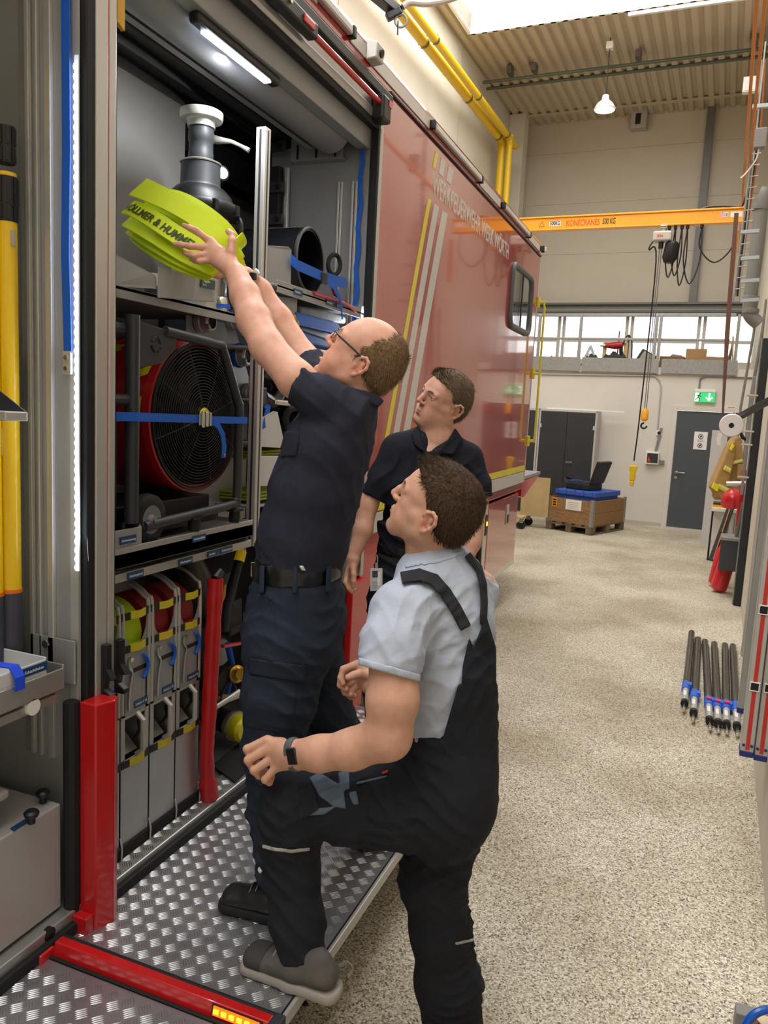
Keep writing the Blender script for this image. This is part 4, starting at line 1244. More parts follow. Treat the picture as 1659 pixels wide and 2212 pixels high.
def cassette(y0, w, label):
    t = thing('hose_cassette', label, 'hose cassette', (-1.8, y0 + w / 2, .345), 'hose cassettes on the compartment floor')
    x = -1.565
    y1 = y0 + w - .006
    zb, zc, zd, ze = .345, .63, .93, 1.16
    MB().box((-2.05, y0, zb), (-2.044, y1, ze)).box((x - .01, y0, zb), (x, y1, zc)).box((-2.05, y0, zb), (x, y1, zb + .008)).box((-2.05, y0, zb), (x, y0 + .003, zd)) \
        .box((-2.05, y1 - .003, zb), (x, y1, zd)).build('box_body', M_ALU, t, bevel=.002)
    # mid frame with a handle opening
    MB().box((x - .006, y0, zc), (x, y0 + .02, zd)).box((x - .006, y1 - .02, zc), (x, y1, zd)).box((x - .006, y0 + .02, zc), (x, y1 - .02, zc + .025)) \
        .box((x - .006, y0 + .02, .79), (x, y1 - .02, .80)).build('handle_frame', M_ALU, t, bevel=.002)
    MB().tube([(x - .002, y0 + .078, .655), (x + .022, y0 + .078, .675), (x + .022, y0 + .078, .775), (x - .002, y0 + .078, .795)], .009, 8).build('grip', M_ALUP, t, smooth=True)
    MB().prism([(x - .03, y0 + .02, zc + .025), (x - .03, y1 - .02, zc + .025), (x - .16, y1 - .02, .78), (x - .16, y0 + .02, .78)], (-.004, 0, 0)).build('inner_plate', M_ALU, t)
    MB().tube([(x - .03, y0 + .1, zc + .06), (x - .02, y0 + .115, zc + .09), (x - .03, y0 + .12, zc + .12)], .006, 6).build('bungee', M_BLACK, t)
    # upper plate with scooped top edge
    yc = (y0 + y1) / 2
    rr = (y1 - y0) / 2 - .012
    pl = [(x, y0, .80), (x, y1, .80), (x, y1, 1.10)] + [(x, yc + rr * math.cos(a), 1.10 - .085 * math.sin(a)) for a in np.linspace(0, PI, 11)] + [(x, y0, 1.10)]
    MB().prism(pl, (-.004, 0, 0)).build('front_plate', M_SHEET, t)
    for yy in (y0 + .006, y1 - .006):
        MB().tube(bez([(x, yy, .81), (x, yy, 1.12), (x - .02, yy, 1.165), (x - .09, yy, 1.20), (x - .2, yy, 1.2)], 4), .006, 8).build('side_rod', M_ALUP, t, smooth=True)
    MB().tube(bez([(x + .004, y0 + .032, .985), (x + .006, y0 + .03, .96), (x + .006, y0 + .045, .94), (x + .006, y0 + .036, .90), (x + .006, y0 + .03, .85), (x + .004, y0 + .033, .82)], 4), [(.003, .008)] * 21, 8).build('latch_lever', M_ALUP, t, smooth=True)
    MB().cyl((x, y0 + .034, .985), (x + .014, y0 + .034, .985), .007, 8).build('latch_pin', M_STEEL, t)
    MB().tube(arc((x + .008, y0 + .075, .945), .042, -1.1, 1.1, (0, 1, 0), (0, 0, 1), 10), .006, 8).build('blue_grip', M_BLUE, t, smooth=True)
    MB().box((x, y0 + .055, .935), (x + .003, y0 + .12, .948)).build('black_band', M_BLACK, t)
    lb = MB().box((x, y0 + .06, .815), (x + .003, y1 - .008, .838)).build('label_plate', M_LBLUE, t)
    text('label_text', 'Schlauch C 42', M_LTEXT, lb, (x + .0034, y0 + .064, .822), (0, 1, 0), (0, 0, 1), .012, extrude=.0002, fit=y1 - y0 - .08)
    # yellow and black tie straps
    for zz in (.645, 1.02, 1.125):
        MB().ribbon([(x + .001, y0 - .001, zz), (x + .006, yc, zz - .003), (x + .001, y1 + .001, zz)], (0, 0, .024), (1, 0, 0), .002).build('tie_strap', M_BLACK, t)
        MB().ribbon([(x + .004, y0 + .035, zz), (x + .008, yc + .01, zz - .003), (x + .006, y1 - .03, zz)], (0, 0, .025), (1, 0, 0), .002).build('yellow_tag', M_TAPE, t)
    MB().box((-2.05, y0, zd), (x - .01, y1, zd + .006)).build('divider', M_ALU, t)
    return t


W_ = .14
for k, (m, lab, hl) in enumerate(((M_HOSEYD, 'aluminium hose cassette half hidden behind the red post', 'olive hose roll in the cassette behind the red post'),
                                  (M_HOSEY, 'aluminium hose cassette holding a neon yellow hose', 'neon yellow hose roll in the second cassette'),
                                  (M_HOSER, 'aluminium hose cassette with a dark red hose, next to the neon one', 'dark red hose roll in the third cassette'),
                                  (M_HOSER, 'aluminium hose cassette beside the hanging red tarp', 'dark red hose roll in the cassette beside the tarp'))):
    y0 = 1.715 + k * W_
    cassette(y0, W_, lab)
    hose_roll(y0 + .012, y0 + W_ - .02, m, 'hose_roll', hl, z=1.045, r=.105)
rs_ = MB().box((XT - .07, 1.76, .335), (XT - .055, 2.3, .375)).build('rubber_stop', M_BLACKM, truck, bevel=.006)
for k in range(4):
    yy = 1.845 + k * W_
    MB().tube([(XT - .052, yy, .336), (XT - .05, yy, .38), (XT - .06, yy + .004, .41)], .003, 6).build('stop_wire', M_ALUP, truck)

# ---- red rolled tarp
tp_pts = [onx(*p, -1.53) for p in ((466, 1250), (462, 1330), (457, 1430), (452, 1530), (447, 1620), (449, 1690), (453, 1722))]
rngt = random.Random(4)
tar = MB().tube(bez(tp_pts, 6), [(.029 - .00012 * i + rngt.uniform(-.0022, .0022), .026 + rngt.uniform(-.003, .003)) for i in range(30)] + [(.034, .03)] * 7, 14)
to = tar.build('rolled_tarp', mat('red_pvc', 'b5141b', .35, bump=.5, bscale=25), loc=tp_pts[-1], smooth=True)
tag(to, 'long red rolled plastic tarp standing beside the cassettes', 'tarp')
MB().tube([tp_pts[0] + np.array([0, -.005, 0]), tp_pts[0] + np.array([.0, .03, .02])], .016, 10).build('black_cap', M_BLACK, to, smooth=True)

# ---- pump fittings deep in the compartment
fx_ = []
def fitting(name, m, mb, label, smooth=True, cat='fitting', g=None):
    o = mb.build(name, m, loc=mb.v[0], smooth=smooth)
    return tag(o, label, cat, g)


pu = thing('pump_unit', 'dark pump with pipes and brass valve at the back of the compartment', 'pump', (-1.9, 2.75, .33))
MB().lathe([(.0, -.1), (.1, -.1), (.12, -.05), (.12, .12), (.09, .16), (.0, .16)], (-1.9, 2.8, .95), (.3, -.2, 1), 20).build('pump_body', M_GMET, pu, smooth=True)
MB().tube(bez([(-1.9, 2.6, 1.2), (-1.82, 2.62, 1.05), (-1.8, 2.72, .9), (-1.85, 2.9, .84)], 6), .06, 14).build('suction_pipe', mat('bronze_pipe', '4c463f', .4, .4), pu, smooth=True)
MB().tube([(-1.95, 2.7, .36), (-1.9, 2.7, .62), (-1.85, 2.66, .64), (-1.72, 2.66, .63)], .055, 14).build('outlet_pipe', M_BLACKM, pu, smooth=True)
MB().lathe([(.03, -.03), (.034, -.02), (.03, -.01), (.038, 0), (.038, .03), (.03, .035), (.02, .05)], onx(505, 1455, -1.72), (.8, -.4, .2), 18).build('brass_valve', mat('brass', 'b08a3a', .3, .9), pu, smooth=True)
MB().tube([onx(492, 1390, -1.75), onx(502, 1440, -1.75), onx(490, 1500, -1.75)], .014, 10).build('blue_pipe', MATS['blue_webbing'], pu, smooth=True)
MB().bar(onx(480, 1396, -1.70), onx(528, 1388, -1.70), .02, .014).build('red_lever', M_RED, pu, bevel=.004)
MB().tube([onx(465, 1528, -1.68), onx(490, 1512, -1.68), onx(515, 1498, -1.68)], [.01, .012, .02], 10).build('steel_lever', M_ALU, pu, smooth=True)
c = onx(518, 1572, -1.68)
MB().lathe([(.05, -.03), (.056, -.02), (.056, .03), (.045, .045), (.03, .045)], c, (.9, -.3, 0), 22).build('yellow_coupling', M_STRIPE_Y, pu, smooth=True)
MB().lathe([(.06, -.05), (.064, -.04), (.064, -.022), (.05, -.02)], c, (.9, -.3, 0), 22).build('coupling_ring', M_ALU, pu, smooth=True)
MB().cyl(c + np.array([-.2, .06, 0]), c + np.array([-.03, .01, 0]), .05, 16).build('coupling_hose', M_BLACKM, pu, smooth=True)
MB().lathe([(.0, .0), (.06, .0), (.065, .01), (.06, .02), (.0, .022)], onx(470, 1408, -1.85), (1, -.3, 0), 24).build('clear_disc', mat('clear_plastic', '8e908f', .2), pu, smooth=True)
MB().cbox(onx(480, 1480, -1.78), (.03, .09, .11)).build('instruction_plate', mat('worn_yellow_plate', 'b6a21e', .5), pu, bevel=.003)
MB().tube(bez([onx(*p, -1.72) for p in ((470, 1540), (480, 1500), (500, 1470), (515, 1515), (500, 1560), (485, 1590))], 5), .004, 6).build('cable', M_BLACK, pu)
MB().cbox(onx(490, 1330, -1.85), (.1, .1, .16)).build('gear_box', M_CHAR, pu, bevel=.01)
mt = MB().prism([onz(458, 1655, .338), onz(520, 1605, .338), onz(560, 1640, .338), onz(508, 1692, .338)], (0, 0, .006)).build('rubber_mat', M_BLACKM, loc=onz(500, 1650, .334))
tag(mt, 'black rubber mat on the tread plate compartment floor', 'mat')
# branch pipe with yellow head
np_ = [onx(522, 1190, -1.64), onx(516, 1212, -1.64), onx(503, 1260, -1.66), onx(487, 1308, -1.7), onx(484, 1360, -1.72)]
nz = thing('branch_pipe', 'black branch pipe with yellow head hanging below the tray', 'nozzle', np_[-1])
MB().tube([np_[1], np_[2], np_[3], np_[4]], [.018, .02, .024, .022], 14).build('barrel', M_BLACK, nz, smooth=True)
MB().tube([np_[0], np_[1]], [.021, .022], 14).build('yellow_head', M_YEL, nz, smooth=True)
MB().tube([onx(522, 1184, -1.64), np_[0]], [.016, .018], 12).build('steel_tip', M_STEEL, nz, smooth=True)
MB().tube([onx(486, 1262, -1.64), onx(481, 1285, -1.64), onx(478, 1302, -1.64)], [.006, .012, .006], 10).build('yellow_grip', mat('amber_plastic', 'c98f14', .4), nz, smooth=True)

# ---- black ventilation duct on the right shelf
dc = np.array([-1.54, 2.96, 2.385])
du = thing('ventilation_duct', 'black rolled ventilation duct lying on the right shelf', 'duct', (-1.8, 2.96, 2.247))
MB().lathe([(.128, 0), (.134, -.01), (.132, -.03), (.130, -.52), (.12, -.52), (.12, 0)], dc, (1, .05, 0), 36, closed=True).build('tube', mat('black_glossy_foil', '14151a', .28, bump=.15, bscale=12), du, smooth=True)
MB().lathe([(.122, -.4), (.0, -.4)], dc, (1, .05, 0), 30).build('inside', M_BLACKM, du)
MB().lathe([(.126, .004), (.131, .006), (.136, .0), (.131, -.006)], dc, (1, .05, 0), 36, cap=False).build('mouth_ring', mat('grey_ring', '4a4b4e', .4), du, smooth=True)
MB().lathe([(.131, -.14), (.1315, -.32)], dc, (1, .05, 0), 36, cap=False).build('print_band', mat('dark_print', '101114', .3), du, smooth=True)
a0 = 1.15
vs = []
for i in range(7):
    for xx in (-.05, -.3):
        a = 1.25 + i * .09
        vs.append(dc + np.array([xx, -math.cos(a) * .1345 * 1.0, math.sin(a) * .1345]))
MB().add(vs, [(2 * i, 2 * i + 1, 2 * i + 3, 2 * i + 2) for i in range(6)]).build('paper_label', mat('duct_paper', 'b9b9b4', .5), du, smooth=True)
st2 = thing('duct_strap', 'blue strap with black buckle holding the ventilation duct', 'strap', (-1.52, 3.0, 2.3))
MB().ribbon([onx(628, 560, -1.52), onx(640, 572, -1.51), onx(698, 598, -1.51)], (0, 0, .04), (1, 0, 0), .003).build('webbing', M_BLUE, st2)
MB().ribbon([onx(705, 600, -1.51), onx(725, 607, -1.51), onx(745, 611, -1.51), onx(747, 612, -1.56)], (0, 0, .045), (1, 0, 0), .003).build('webbing', M_BLUE, st2)
MB().ribbon([onx(705, 604, -1.505), onx(722, 620, -1.50), onx(735, 650, -1.5), onx(739, 690, -1.5)], [(0, .02, .03), (0, .03, .02), (0, .02, .005), (0, .006, 0)], (1, 0, 0), .003).build('loose_end', M_BLUE, st2)
MB().cbox(onx(700, 602, -1.505), (.012, .05, .05)).build('buckle', M_BLACK, st2, bevel=.004)
rcrd = MB().tube(bez([onx(*p, -1.515) for p in ((678, 632), (700, 640), (722, 646), (745, 655), (768, 672))], 4), [(.004, .012)] * 17, 8)
rcrd.tube(bez([onx(*p, -1.515) for p in ((716, 600), (722, 620), (732, 640), (722, 636), (716, 618))], 4), .005, 6)
ro = rcrd.build('red_sling', mat('red_webbing', 'a8152a', .6), loc=onx(700, 640, -1.515), smooth=True)
tag(ro, 'red webbing sling lying on the right shelf edge', 'sling')
rg_ = MB().tube(arc(onx(722, 572, -1.6), .045, 0, 2 * PI, (.3, .8, .1), (0, 0, 1), 18)[:-1], .010, 8, closed=True).build('rubber_ring', M_BLACKM, loc=onx(722, 600, -1.6), smooth=True)
tag(rg_, 'black rubber handle ring beside the duct', 'ring')
# bags with blue straps on the shelf below
def bag(name, pts, m, X, depth, label, cat='bag'):
    mb = MB().prism([onx(p[0], p[1], X) for p in pts], (-depth, 0, 0))
    o = mb.build(name, m, loc=onx(*pts[0], X), bevel=.012, seg=3)
    return tag(o, label, cat)


bag('tool_bag', ((648, 660), (700, 668), (748, 685), (748, 700), (650, 685)), mat('grey_tarpaulin', '6d6a68', .5, bump=.6, bscale=18), -1.56, .25, 'grey folded tarpaulin bundle on the second right shelf')
bag('blue_case', ((640, 672), (690, 685), (735, 700), (735, 722), (690, 712), (638, 700)), MATS['blue_webbing'], -1.545, .02, 'upper flat blue webbing strap across the second right shelf', 'strap')
bag('blue_case', ((645, 712), (690, 728), (718, 740), (712, 752), (665, 742), (650, 735)), mat('blue_bag_fabric', '1a56a8', .6), -1.56, .2, 'lower blue bag beside the bald man on the right shelf')
bag('grey_case', ((648, 700), (720, 722), (718, 738), (650, 716)), mat('slate_case', '5c6270', .5), -1.575, .2, 'slate grey flat case between two blue straps on the right shelf', 'case')
yr = MB()
for k in range(5):
    yr.tube(bez([onx(618 + k * 3, 690, -1.56 + .01 * k), onx(624 + k * 3, 682, -1.55), onx(634 + k * 2, 686, -1.55), onx(640 + k, 700, -1.55), onx(640 + k, 712, -1.56)], 4), .005, 6)
yo = yr.build('yellow_rope', mat('yellow_rope', 'd39a10', .7), loc=onx(630, 700, -1.56), smooth=True, kind='stuff')
tag(yo, 'coil of yellow rope hanging at the right shelf edge', 'rope')
# breathing hoses and green hose layers lower in the right bay
bh = MB().lathe([(.05, 0), (.062, .005), (.066, .02), (.062, .04), (.05, .05), (.036, .05), (.036, 0)], onx(625, 905, -1.60), (1, -.5, 0), 26, closed=True).build('suction_hose', M_BLACKM, loc=onx(625, 905, -1.62), smooth=True)
tag(bh, 'black ribbed suction hose end beside the reaching man', 'hose')
MB().tube(bez([onx(625, 905, -1.62), onx(640, 880, -1.7), onx(620, 860, -1.75), onx(590, 850, -1.8)], 5), .055, 14).build('hose_bend', M_BLACKM, bh, smooth=True)
bc = thing('breathing_set', 'black breathing set with steel clip and blue strap in the right bay', 'breathing set', onx(590, 880, -1.6))
MB().tube(bez([onx(*p, -1.60) for p in ((562, 800), (590, 812), (605, 840), (590, 868), (566, 858))], 4), .028, 10).build('harness', M_BLACK, bc, smooth=True)
MB().ribbon([onx(566, 868, -1.59), onx(578, 880, -1.58), onx(570, 925, -1.58)], (0, .04, .01), (1, 0, 0), .003).build('blue_strap', M_BLUE, bc)
MB().bar(onx(590, 868, -1.58), onx(622, 872, -1.58), .03, .022).build('steel_clip', M_STEEL, bc, bevel=.006)
MB().cbox(onx(563, 856, -1.585), (.03, .05, .07)).build('holder_block', M_BLACK, bc, bevel=.006)
for k, (py, lab) in enumerate(((975, 'upper flat olive hose layer behind the white holder plates'), (1062, 'lower flat olive hose layer behind the white holder plates'))):
    q = MB()
    for j in range(3):
        z = onx(585, py, -1.60)[2] - j * .012
        q.box((-1.9, 2.66, z - .005), (-1.60 + .004 * j, 2.98, z + .005))
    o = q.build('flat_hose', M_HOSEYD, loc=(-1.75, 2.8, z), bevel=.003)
    tag(o, lab, 'hose', kind='stuff')

# ---- near compartment: yellow telescopic poles
def ypole(px, d, r, name_label, py_top, py_boot, py_end):
    a = ond(px, 1000, d)
    x, y = a[0], a[1]
    zt, zb, ze = ond(px, py_top, d)[2], ond(px, py_boot, d)[2], 1.008
    t = thing('telescopic_pole', name_label, 'pole', (x, y, ze), 'yellow poles in the near compartment')
    MB().cyl((x, y, zb), (x, y, zt - .03), r, 20).build('tube', mat('glossy_yellow_tube', 'e6bd06', .3, coat=.3), t, smooth=True)
    MB().cyl((x, y, ze), (x, y, zb - .004), r * 1.08, 20).build('grip', mat('slate_grip', '3b3d49', .6), t, smooth=True)
    MB().cyl((x, y, zb - .006), (x, y, zb + .004), r * 1.1, 20).build('orange_ring', mat('orange_plastic', 'e06a14', .4), t, smooth=True)
    return t, x, y


t1, x1, y1_ = ypole(22, 2.06, .0245, 'yellow telescopic pole with two black clamp collars at the left edge', 372, 1283, 1402)
for pz0, pz1, rr in ((305, 345, .022), (345, 378, .0215), (405, 462, .027), (460, 495, .026)):
    za, zb_ = ond(22, pz1, 2.06)[2], ond(22, pz0, 2.06)[2]
    mb = MB().cyl((x1, y1_, za), (x1, y1_, zb_), rr, 16)
    for k in range(10):
        a = k * PI / 5
        mb.bar((x1 + math.cos(a) * rr, y1_ + math.sin(a) * rr, za + .004), (x1 + math.cos(a) * rr, y1_ + math.sin(a) * rr, zb_ - .004), .006, .005, up=(math.cos(a), math.sin(a), 0))
    mb.build('clamp_collar', M_BLACK, t1, smooth=True)
t2, x2, y2_ = ypole(-17, 2.03, .023, 'yellow telescopic pole cut off by the left edge', 100, 1292, 1402)
s_ = MB().lathe([(.0247, 0), (.0247, .115)], (x1, y1_, ond(22, 983, 2.06)[2]), n=20)
MB().box((x1 - .012, y1_ - .0262, ond(22, 983, 2.06)[2]), (x1 + .002, y1_ - .0245, ond(22, 925, 2.06)[2])).build('pole_label', mat('cream_sticker', 'd9d3a4', .5), t1)
MB().box((x2 + .0, y2_ - .0252, ond(0, 1235, 2.03)[2]), (x2 + .014, y2_ - .0235, ond(0, 1125, 2.03)[2])).build('pole_label', MATS['cream_sticker'], t2)
MB().box((x1 - .02, y1_ - .01, ond(22, 545, 2.06)[2]), (x1 + .03, y1_ + .0, ond(22, 512, 2.06)[2])).build('clip', mat('clear_clip', 'a9a79a', .3), t1, bevel=.002)
# small parts in the box and blue strap
rng = random.Random(3)
BOLT = ('loose steel bolt farthest left in the white parts box', 'loose steel bolt in the middle of the white parts box', 'loose steel bolt beside the blue strap in the parts box')
for k in range(3):
    y = 1.24 + k * .07
    p0 = np.array([XT - .05 - rng.random() * .06, y, 1.068])
    q = MB().tube([p0, p0 + np.array([-.04, rng.uniform(-.02, .03), .006])], .006, 8).build('steel_bolt', M_STEEL, loc=p0, smooth=True)
    tag(q, BOLT[k], 'bolt', 'bolts in the parts box')
bs_ = MB().ribbon([(XT - .16, 1.30, 1.115), (XT - .08, 1.38, 1.118), (XT - .03, 1.415, 1.108), (XT - .015, 1.418, 1.085), (XT - .014, 1.418, 1.05)], [(.0, .03, 0)] * 5, [(0, 0, 1), (0, 0, 1), (.6, 0, .8), (1, 0, 0), (1, 0, 0)], .004).build('hook_strap', mat('bright_blue_plastic', '1f49d6', .4), loc=(XT - .1, 1.35, 1.1))
tag(bs_, 'bright blue strap over the white parts box', 'strap')
ct = thing('clear_container', 'clear plastic container on the grey box at the left edge', 'container', onz(0, 1800, .667))
c = onz(-15, 1790, .668)
M_CLR = mat('clear_grey_plastic', 'a09a95', .25, alpha=1)
MB().box((c[0] - .1, c[1] - .1, .669), (c[0] + .012, c[1] + .015, .745)).build('tub', M_CLR, ct, bevel=.006)
MB().box((c[0] - .11, c[1] - .11, .745), (c[0] + .028, c[1] + .03, .77)).build('rim', M_CLR, ct, bevel=.008)

# ================================================================== THINGS IN THE HALL
# ---- yellow gas pipes along the left wall
def gas_pipe(px_far, py_far, px_near, py_near, px_dn, py_dn, r, a, label):
    p1 = ona(px_far, py_far, a)
    z = p1[2]
    b1 = p1[1]
    pts = [(a, 5.0, z), (a, b1 - .25, z), (a, b1 - .08, z - .03), (a, b1, z - .12), (a, b1, z - .3), (a, b1, 2.0)]
    o = MB(HALL).tube(bez(pts, 4), r, 14)
    root = thing('gas_pipe', label, 'pipe', HW(a, b1, 2.0), 'yellow gas pipes')
    o.build('pipe_run', M_GAS, root, smooth=True)
    for b in (6.5, 8.5, 10.6, 12.6, 14.4):
        MB(HALL).lathe([(r + .012, -.02), (r + .012, .02)], (a, b, z), (0, 1, 0), 14, cap=False).build('pipe_clamp', M_DKSTEEL, root, smooth=True)
    for zz in (z - 1.4, z - 2.6):
        MB(HALL).lathe([(r + .012, -.02), (r + .012, .02)], (a, b1, zz), (0, 0, 1), 14, cap=False).box((a - .2, b1 - .01, zz - .012), (a, b1 + .01, zz + .012)).build('pipe_clamp', M_DKSTEEL, root)
    return root


gas_pipe(1085, 306, 880, 44, 1082, 420, .072, -4.33, 'thicker lower yellow gas pipe along the left wall')
gas_pipe(1102, 300, 889, 22, 1100, 420, .056, -4.16, 'thinner yellow gas pipe nearest the hall on the left wall')
# dark bracket hanging at the top near the roof edge of the truck
c = ond(858, 20, 9.0)
br = thing('ceiling_bracket', 'dark steel bracket with hanging cable clamps at top edge above truck', 'bracket', c)
MB().bar(ond(790, -30, 8.6), ond(862, 30, 9.0), .14, .10).build('arm', M_BLACK, br, bevel=.01)
MB().bar(ond(835, 38, 8.9), ond(866, 22, 8.9), .09, .09).build('joint', M_BLACK, br, bevel=.015)
MB().tube(bez([ond(870, 15, 8.9), ond(885, 6, 8.9), ond(920, 8, 8.9), ond(960, 2, 8.9), ond(1000, -12, 8.9)], 5), .035, 10).build('hose', mat('grey_hose', 'a9a69d', .5), br, smooth=True)
MB().tube([ond(860, 45, 8.9), ond(859, 75, 8.9)], .010, 6).build('pull_cord', M_BLACK, br)
MB().tube(arc(ond(866, 45, 8.9), .07, 0, 2 * PI, (.9, .3, 0), (0, 0, 1), 14)[:-1], .015, 6, closed=True).build('coil', M_GREYPIPE, br, smooth=True)

# ---- sprinkler pipes under the roof
zc = CEIL - .22
for k, (b, z, lab) in enumerate(((13.72, zc, 'front thin dark green sprinkler pipe under the roof'), (13.95, zc - .02, 'rear thin dark green sprinkler pipe under the roof'))):
    p = MB(HALL).tube([(A_L + .1, b, z), (A_R + .0, b, z)], .028, 8).build('sprinkler_pipe', M_GREEN, loc=HW(-2, b, z), smooth=True)
    tag(p, lab, 'pipe', 'sprinkler pipes')
for px, py in ((1152, 145), (1373, 115), (1100, 180), (1620, 90)):
    a = onb(px, 200, 13.83)[0]
    o = MB(HALL).bar((a, 13.8, zc), (a, 13.8, CEIL), .02, .02, up=(0, 1, 0)).box((a - .04, 13.7, CEIL - .12), (a + .04, 13.9, CEIL + .01)).build('pipe_hanger', M_DKSTEEL, loc=HW(a, 13.8, zc))
    tag(o, {1152: 'pipe hanger above the truck roof end', 1373: 'pipe hanger right of the pendant lamp', 1100: 'pipe hanger beside the left wall', 1620: 'pipe hanger beside the orange rails'}[px], 'hanger', 'pipe hangers')

# ---- pendant lamp
c = onb(1306, 238, 13.2)
pl_ = thing('pendant_lamp', 'lit white pendant lamp hanging from the corrugated roof', 'lamp', HW(*c))
MB(HALL).lathe([(.16, 0), (.17, .02), (.12, .1), (.06, .15), (.05, .22), (.0, .23)], c, n=24).build('shade', M_WHITE, pl_, smooth=True)
MB(HALL).lathe([(.0, -.004), (.15, -.004), (.15, .01)], c, n=24).build('lit_diffuser', mat('lamp_lit', 'ffffff', .4, emit='fff6e4', estr=6.0), pl_)
MB(HALL).tube([(c[0], c[1], c[2] + .22), (c[0], c[1], CEIL)], .008, 6).build('cord', M_BLACK, pl_)
MB(HALL).cbox((c[0], c[1], c[2] + .95), (.1, .1, .1)).build('junction_box', M_WHITE, pl_)
# speaker-like box on the upper wall, floodlight by the rail
c = onb(1382, 255, B_UP - .1)
sb_ = thing('wall_unit', 'grey box with dark opening high on the rear wall', 'wall unit', HW(*c))
MB(HALL).box((c[0] - .15, B_UP - .25, c[2] - .22), (c[0] + .15, B_UP - .001, c[2] + .25)).build('housing', mat('pale_grey_box', 'a9a59c', .5), sb_, bevel=.02)
MB(HALL).box((c[0] - .06, B_UP - .256, c[2] - .16), (c[0] + .04, B_UP - .248, c[2] + .04)).build('opening', M_BLACK, sb_, bevel=.02)
MB(HALL).tube([(c[0] - .1, B_UP - .1, c[2] + .25), (c[0] + .1, B_UP - .1, CEIL)], .012, 6).build('hanger', M_DKSTEEL, sb_)
c = onb(1620, 188, 13.6)
fl_ = thing('ceiling_floodlight', 'white rectangular floodlight beside the orange crane rails', 'floodlight', HW(*c))
MB(HALL).box((c[0] - .1, 13.5, c[2] - .1), (c[0] + .16, 13.62, c[2] + .12)).build('housing', M_WHITE, fl_, bevel=.01)
MB(HALL).box((c[0] - .08, 13.49, c[2] - .08), (c[0] + .14, 13.502, c[2] + .06)).build('diffuser', mat('pale_diffuser', 'd8d6d0', .4), fl_)
MB(HALL).bar((c[0], 13.56, c[2] + .12), (c[0], 13.56, CEIL), .03, .03, up=(0, 1, 0)).build('stem', M_GREYPIPE, fl_)

# ---- bridge crane
BC = 10.6
zt_, zb2 = onb(1400, 459, BC)[2], onb(1400, 491, BC)[2]
cr = thing('bridge_crane', 'yellow bridge crane beam with load lettering spanning the hall', 'crane', HW(-2, BC, zb2))
ea, eb = A_L + .3, onb(1612, 465, BC)[0]
MB(HALL).box((ea, BC - .06, zt_ - .022), (eb, BC + .06, zt_)).box((ea, BC - .045, zb2 + .02), (eb, BC + .045, zt_ - .022)).box((ea, BC - .06, zb2), (eb, BC + .06, zb2 + .02)).build('beam', M_CRANE, cr, bevel=.006)
zl = (zt_ + zb2) / 2
fy = BC - .0455


def a_of(px):
    return onb(px, 475, BC)[0]


M_CRT = mat('crane_lettering_red', 'd9481c', .5)
t = text('crane_name', 'KONECRANES', M_CRT, cr, HW(a_of(1225), fy, zl - .042), HW(1, 0, 0), (0, 0, 1), .105, extrude=.0008, bold=.0015, fit=a_of(1297) - a_of(1225))
t = text('load_text', '500 KG', mat('black_print', '1a1713', .5), cr, HW(a_of(1303), fy, zl - .036), HW(1, 0, 0), (0, 0, 1), .1, extrude=.0008, bold=.002, fit=a_of(1331) - a_of(1303))
pw = MB(HALL).box((a_of(1189), fy - .002, zl - .035), (a_of(1214), fy, zl + .03)).build('load_plate', M_WHITE, cr)
text('load_text', '500KG', MATS['black_print'], cr, HW(a_of(1190.5), fy - .003, zl - .022), HW(1, 0, 0), (0, 0, 1), .07, extrude=.0008, bold=.0015, fit=a_of(1212.5) - a_of(1190.5))
ta = a_of(1173)
MB(HALL).tube([(ta - .035, fy, zl - .035), (ta + .035, fy, zl - .035), (ta, fy, zl + .03)], .004, 4, closed=True).build('warning_triangle', MATS['black_print'], cr)
MB(HALL).box((a_of(1561), fy - .002, zl - .02), (a_of(1572), fy, zl + .04)).build('ce_plate', mat('pale_blue_plate', 'cdd3da', .5), cr)
text('ce_mark', 'CE', MATS['black_print'], cr, HW(a_of(1562), fy - .003, zl - .005), HW(1, 0, 0), (0, 0, 1), .04, extrude=.0006)
MB(HALL).box((a_of(1577), fy - .002, zl - .025), (a_of(1603), fy, zl + .04)).build('rating_plate', M_WHITE, cr)
MB(HALL).box((a_of(1554), fy - .002, zl - .03), (a_of(1559), fy, zl + .05)).build('pink_sticker', mat('pink_sticker', 'd9a6a6', .5), cr)
MB(HALL).tube(bez([(a_of(1515), BC, zt_ + .01), (a_of(1530), BC, zt_ + .03), (a_of(1560), BC, zt_ + .03), (a_of(1598), BC, zt_ + .02), (a_of(1606), BC, zt_ + .14)], 4), .012, 6).build('supply_cable', M_BLACK, cr, smooth=True)
# hoist
hc = onb(1433, 512, BC)
ho = thing('chain_hoist', 'electric chain hoist with black chain bag hanging under the beam', 'hoist', HW(*hc))
MB(HALL).box((hc[0] - .12, BC - .09, hc[2] - .06), (hc[0] + .1, BC + .09, hc[2] + .06)).build('motor_housing', mat('light_grey_casting', 'bcb8ae', .45), ho, bevel=.02)
text('hoist_logo', 'XN', M_CRT, ho, HW(hc[0] - .07, BC - .092, hc[2] - .02), HW(1, 0, 0), (0, 0, 1), .05, extrude=.0006, bold=.001)
MB(HALL).tube([(hc[0], BC, hc[2] + .06), (hc[0], BC, zb2)], .03, 8).cyl((hc[0] - .04, BC - .03, zb2 + .0), (hc[0] + .04, BC - .03, zb2 + .0), .03).build('trolley', M_STEEL, ho, smooth=True)
MB(HALL).lathe([(.0, -.26), (.06, -.26), (.09, -.2), (.085, -.03), (.06, 0), (.0, 0)], (hc[0] + .12, BC, hc[2] - .06), (.12, 0, 1), 16).build('chain_bag', M_BLACK, ho, smooth=True)
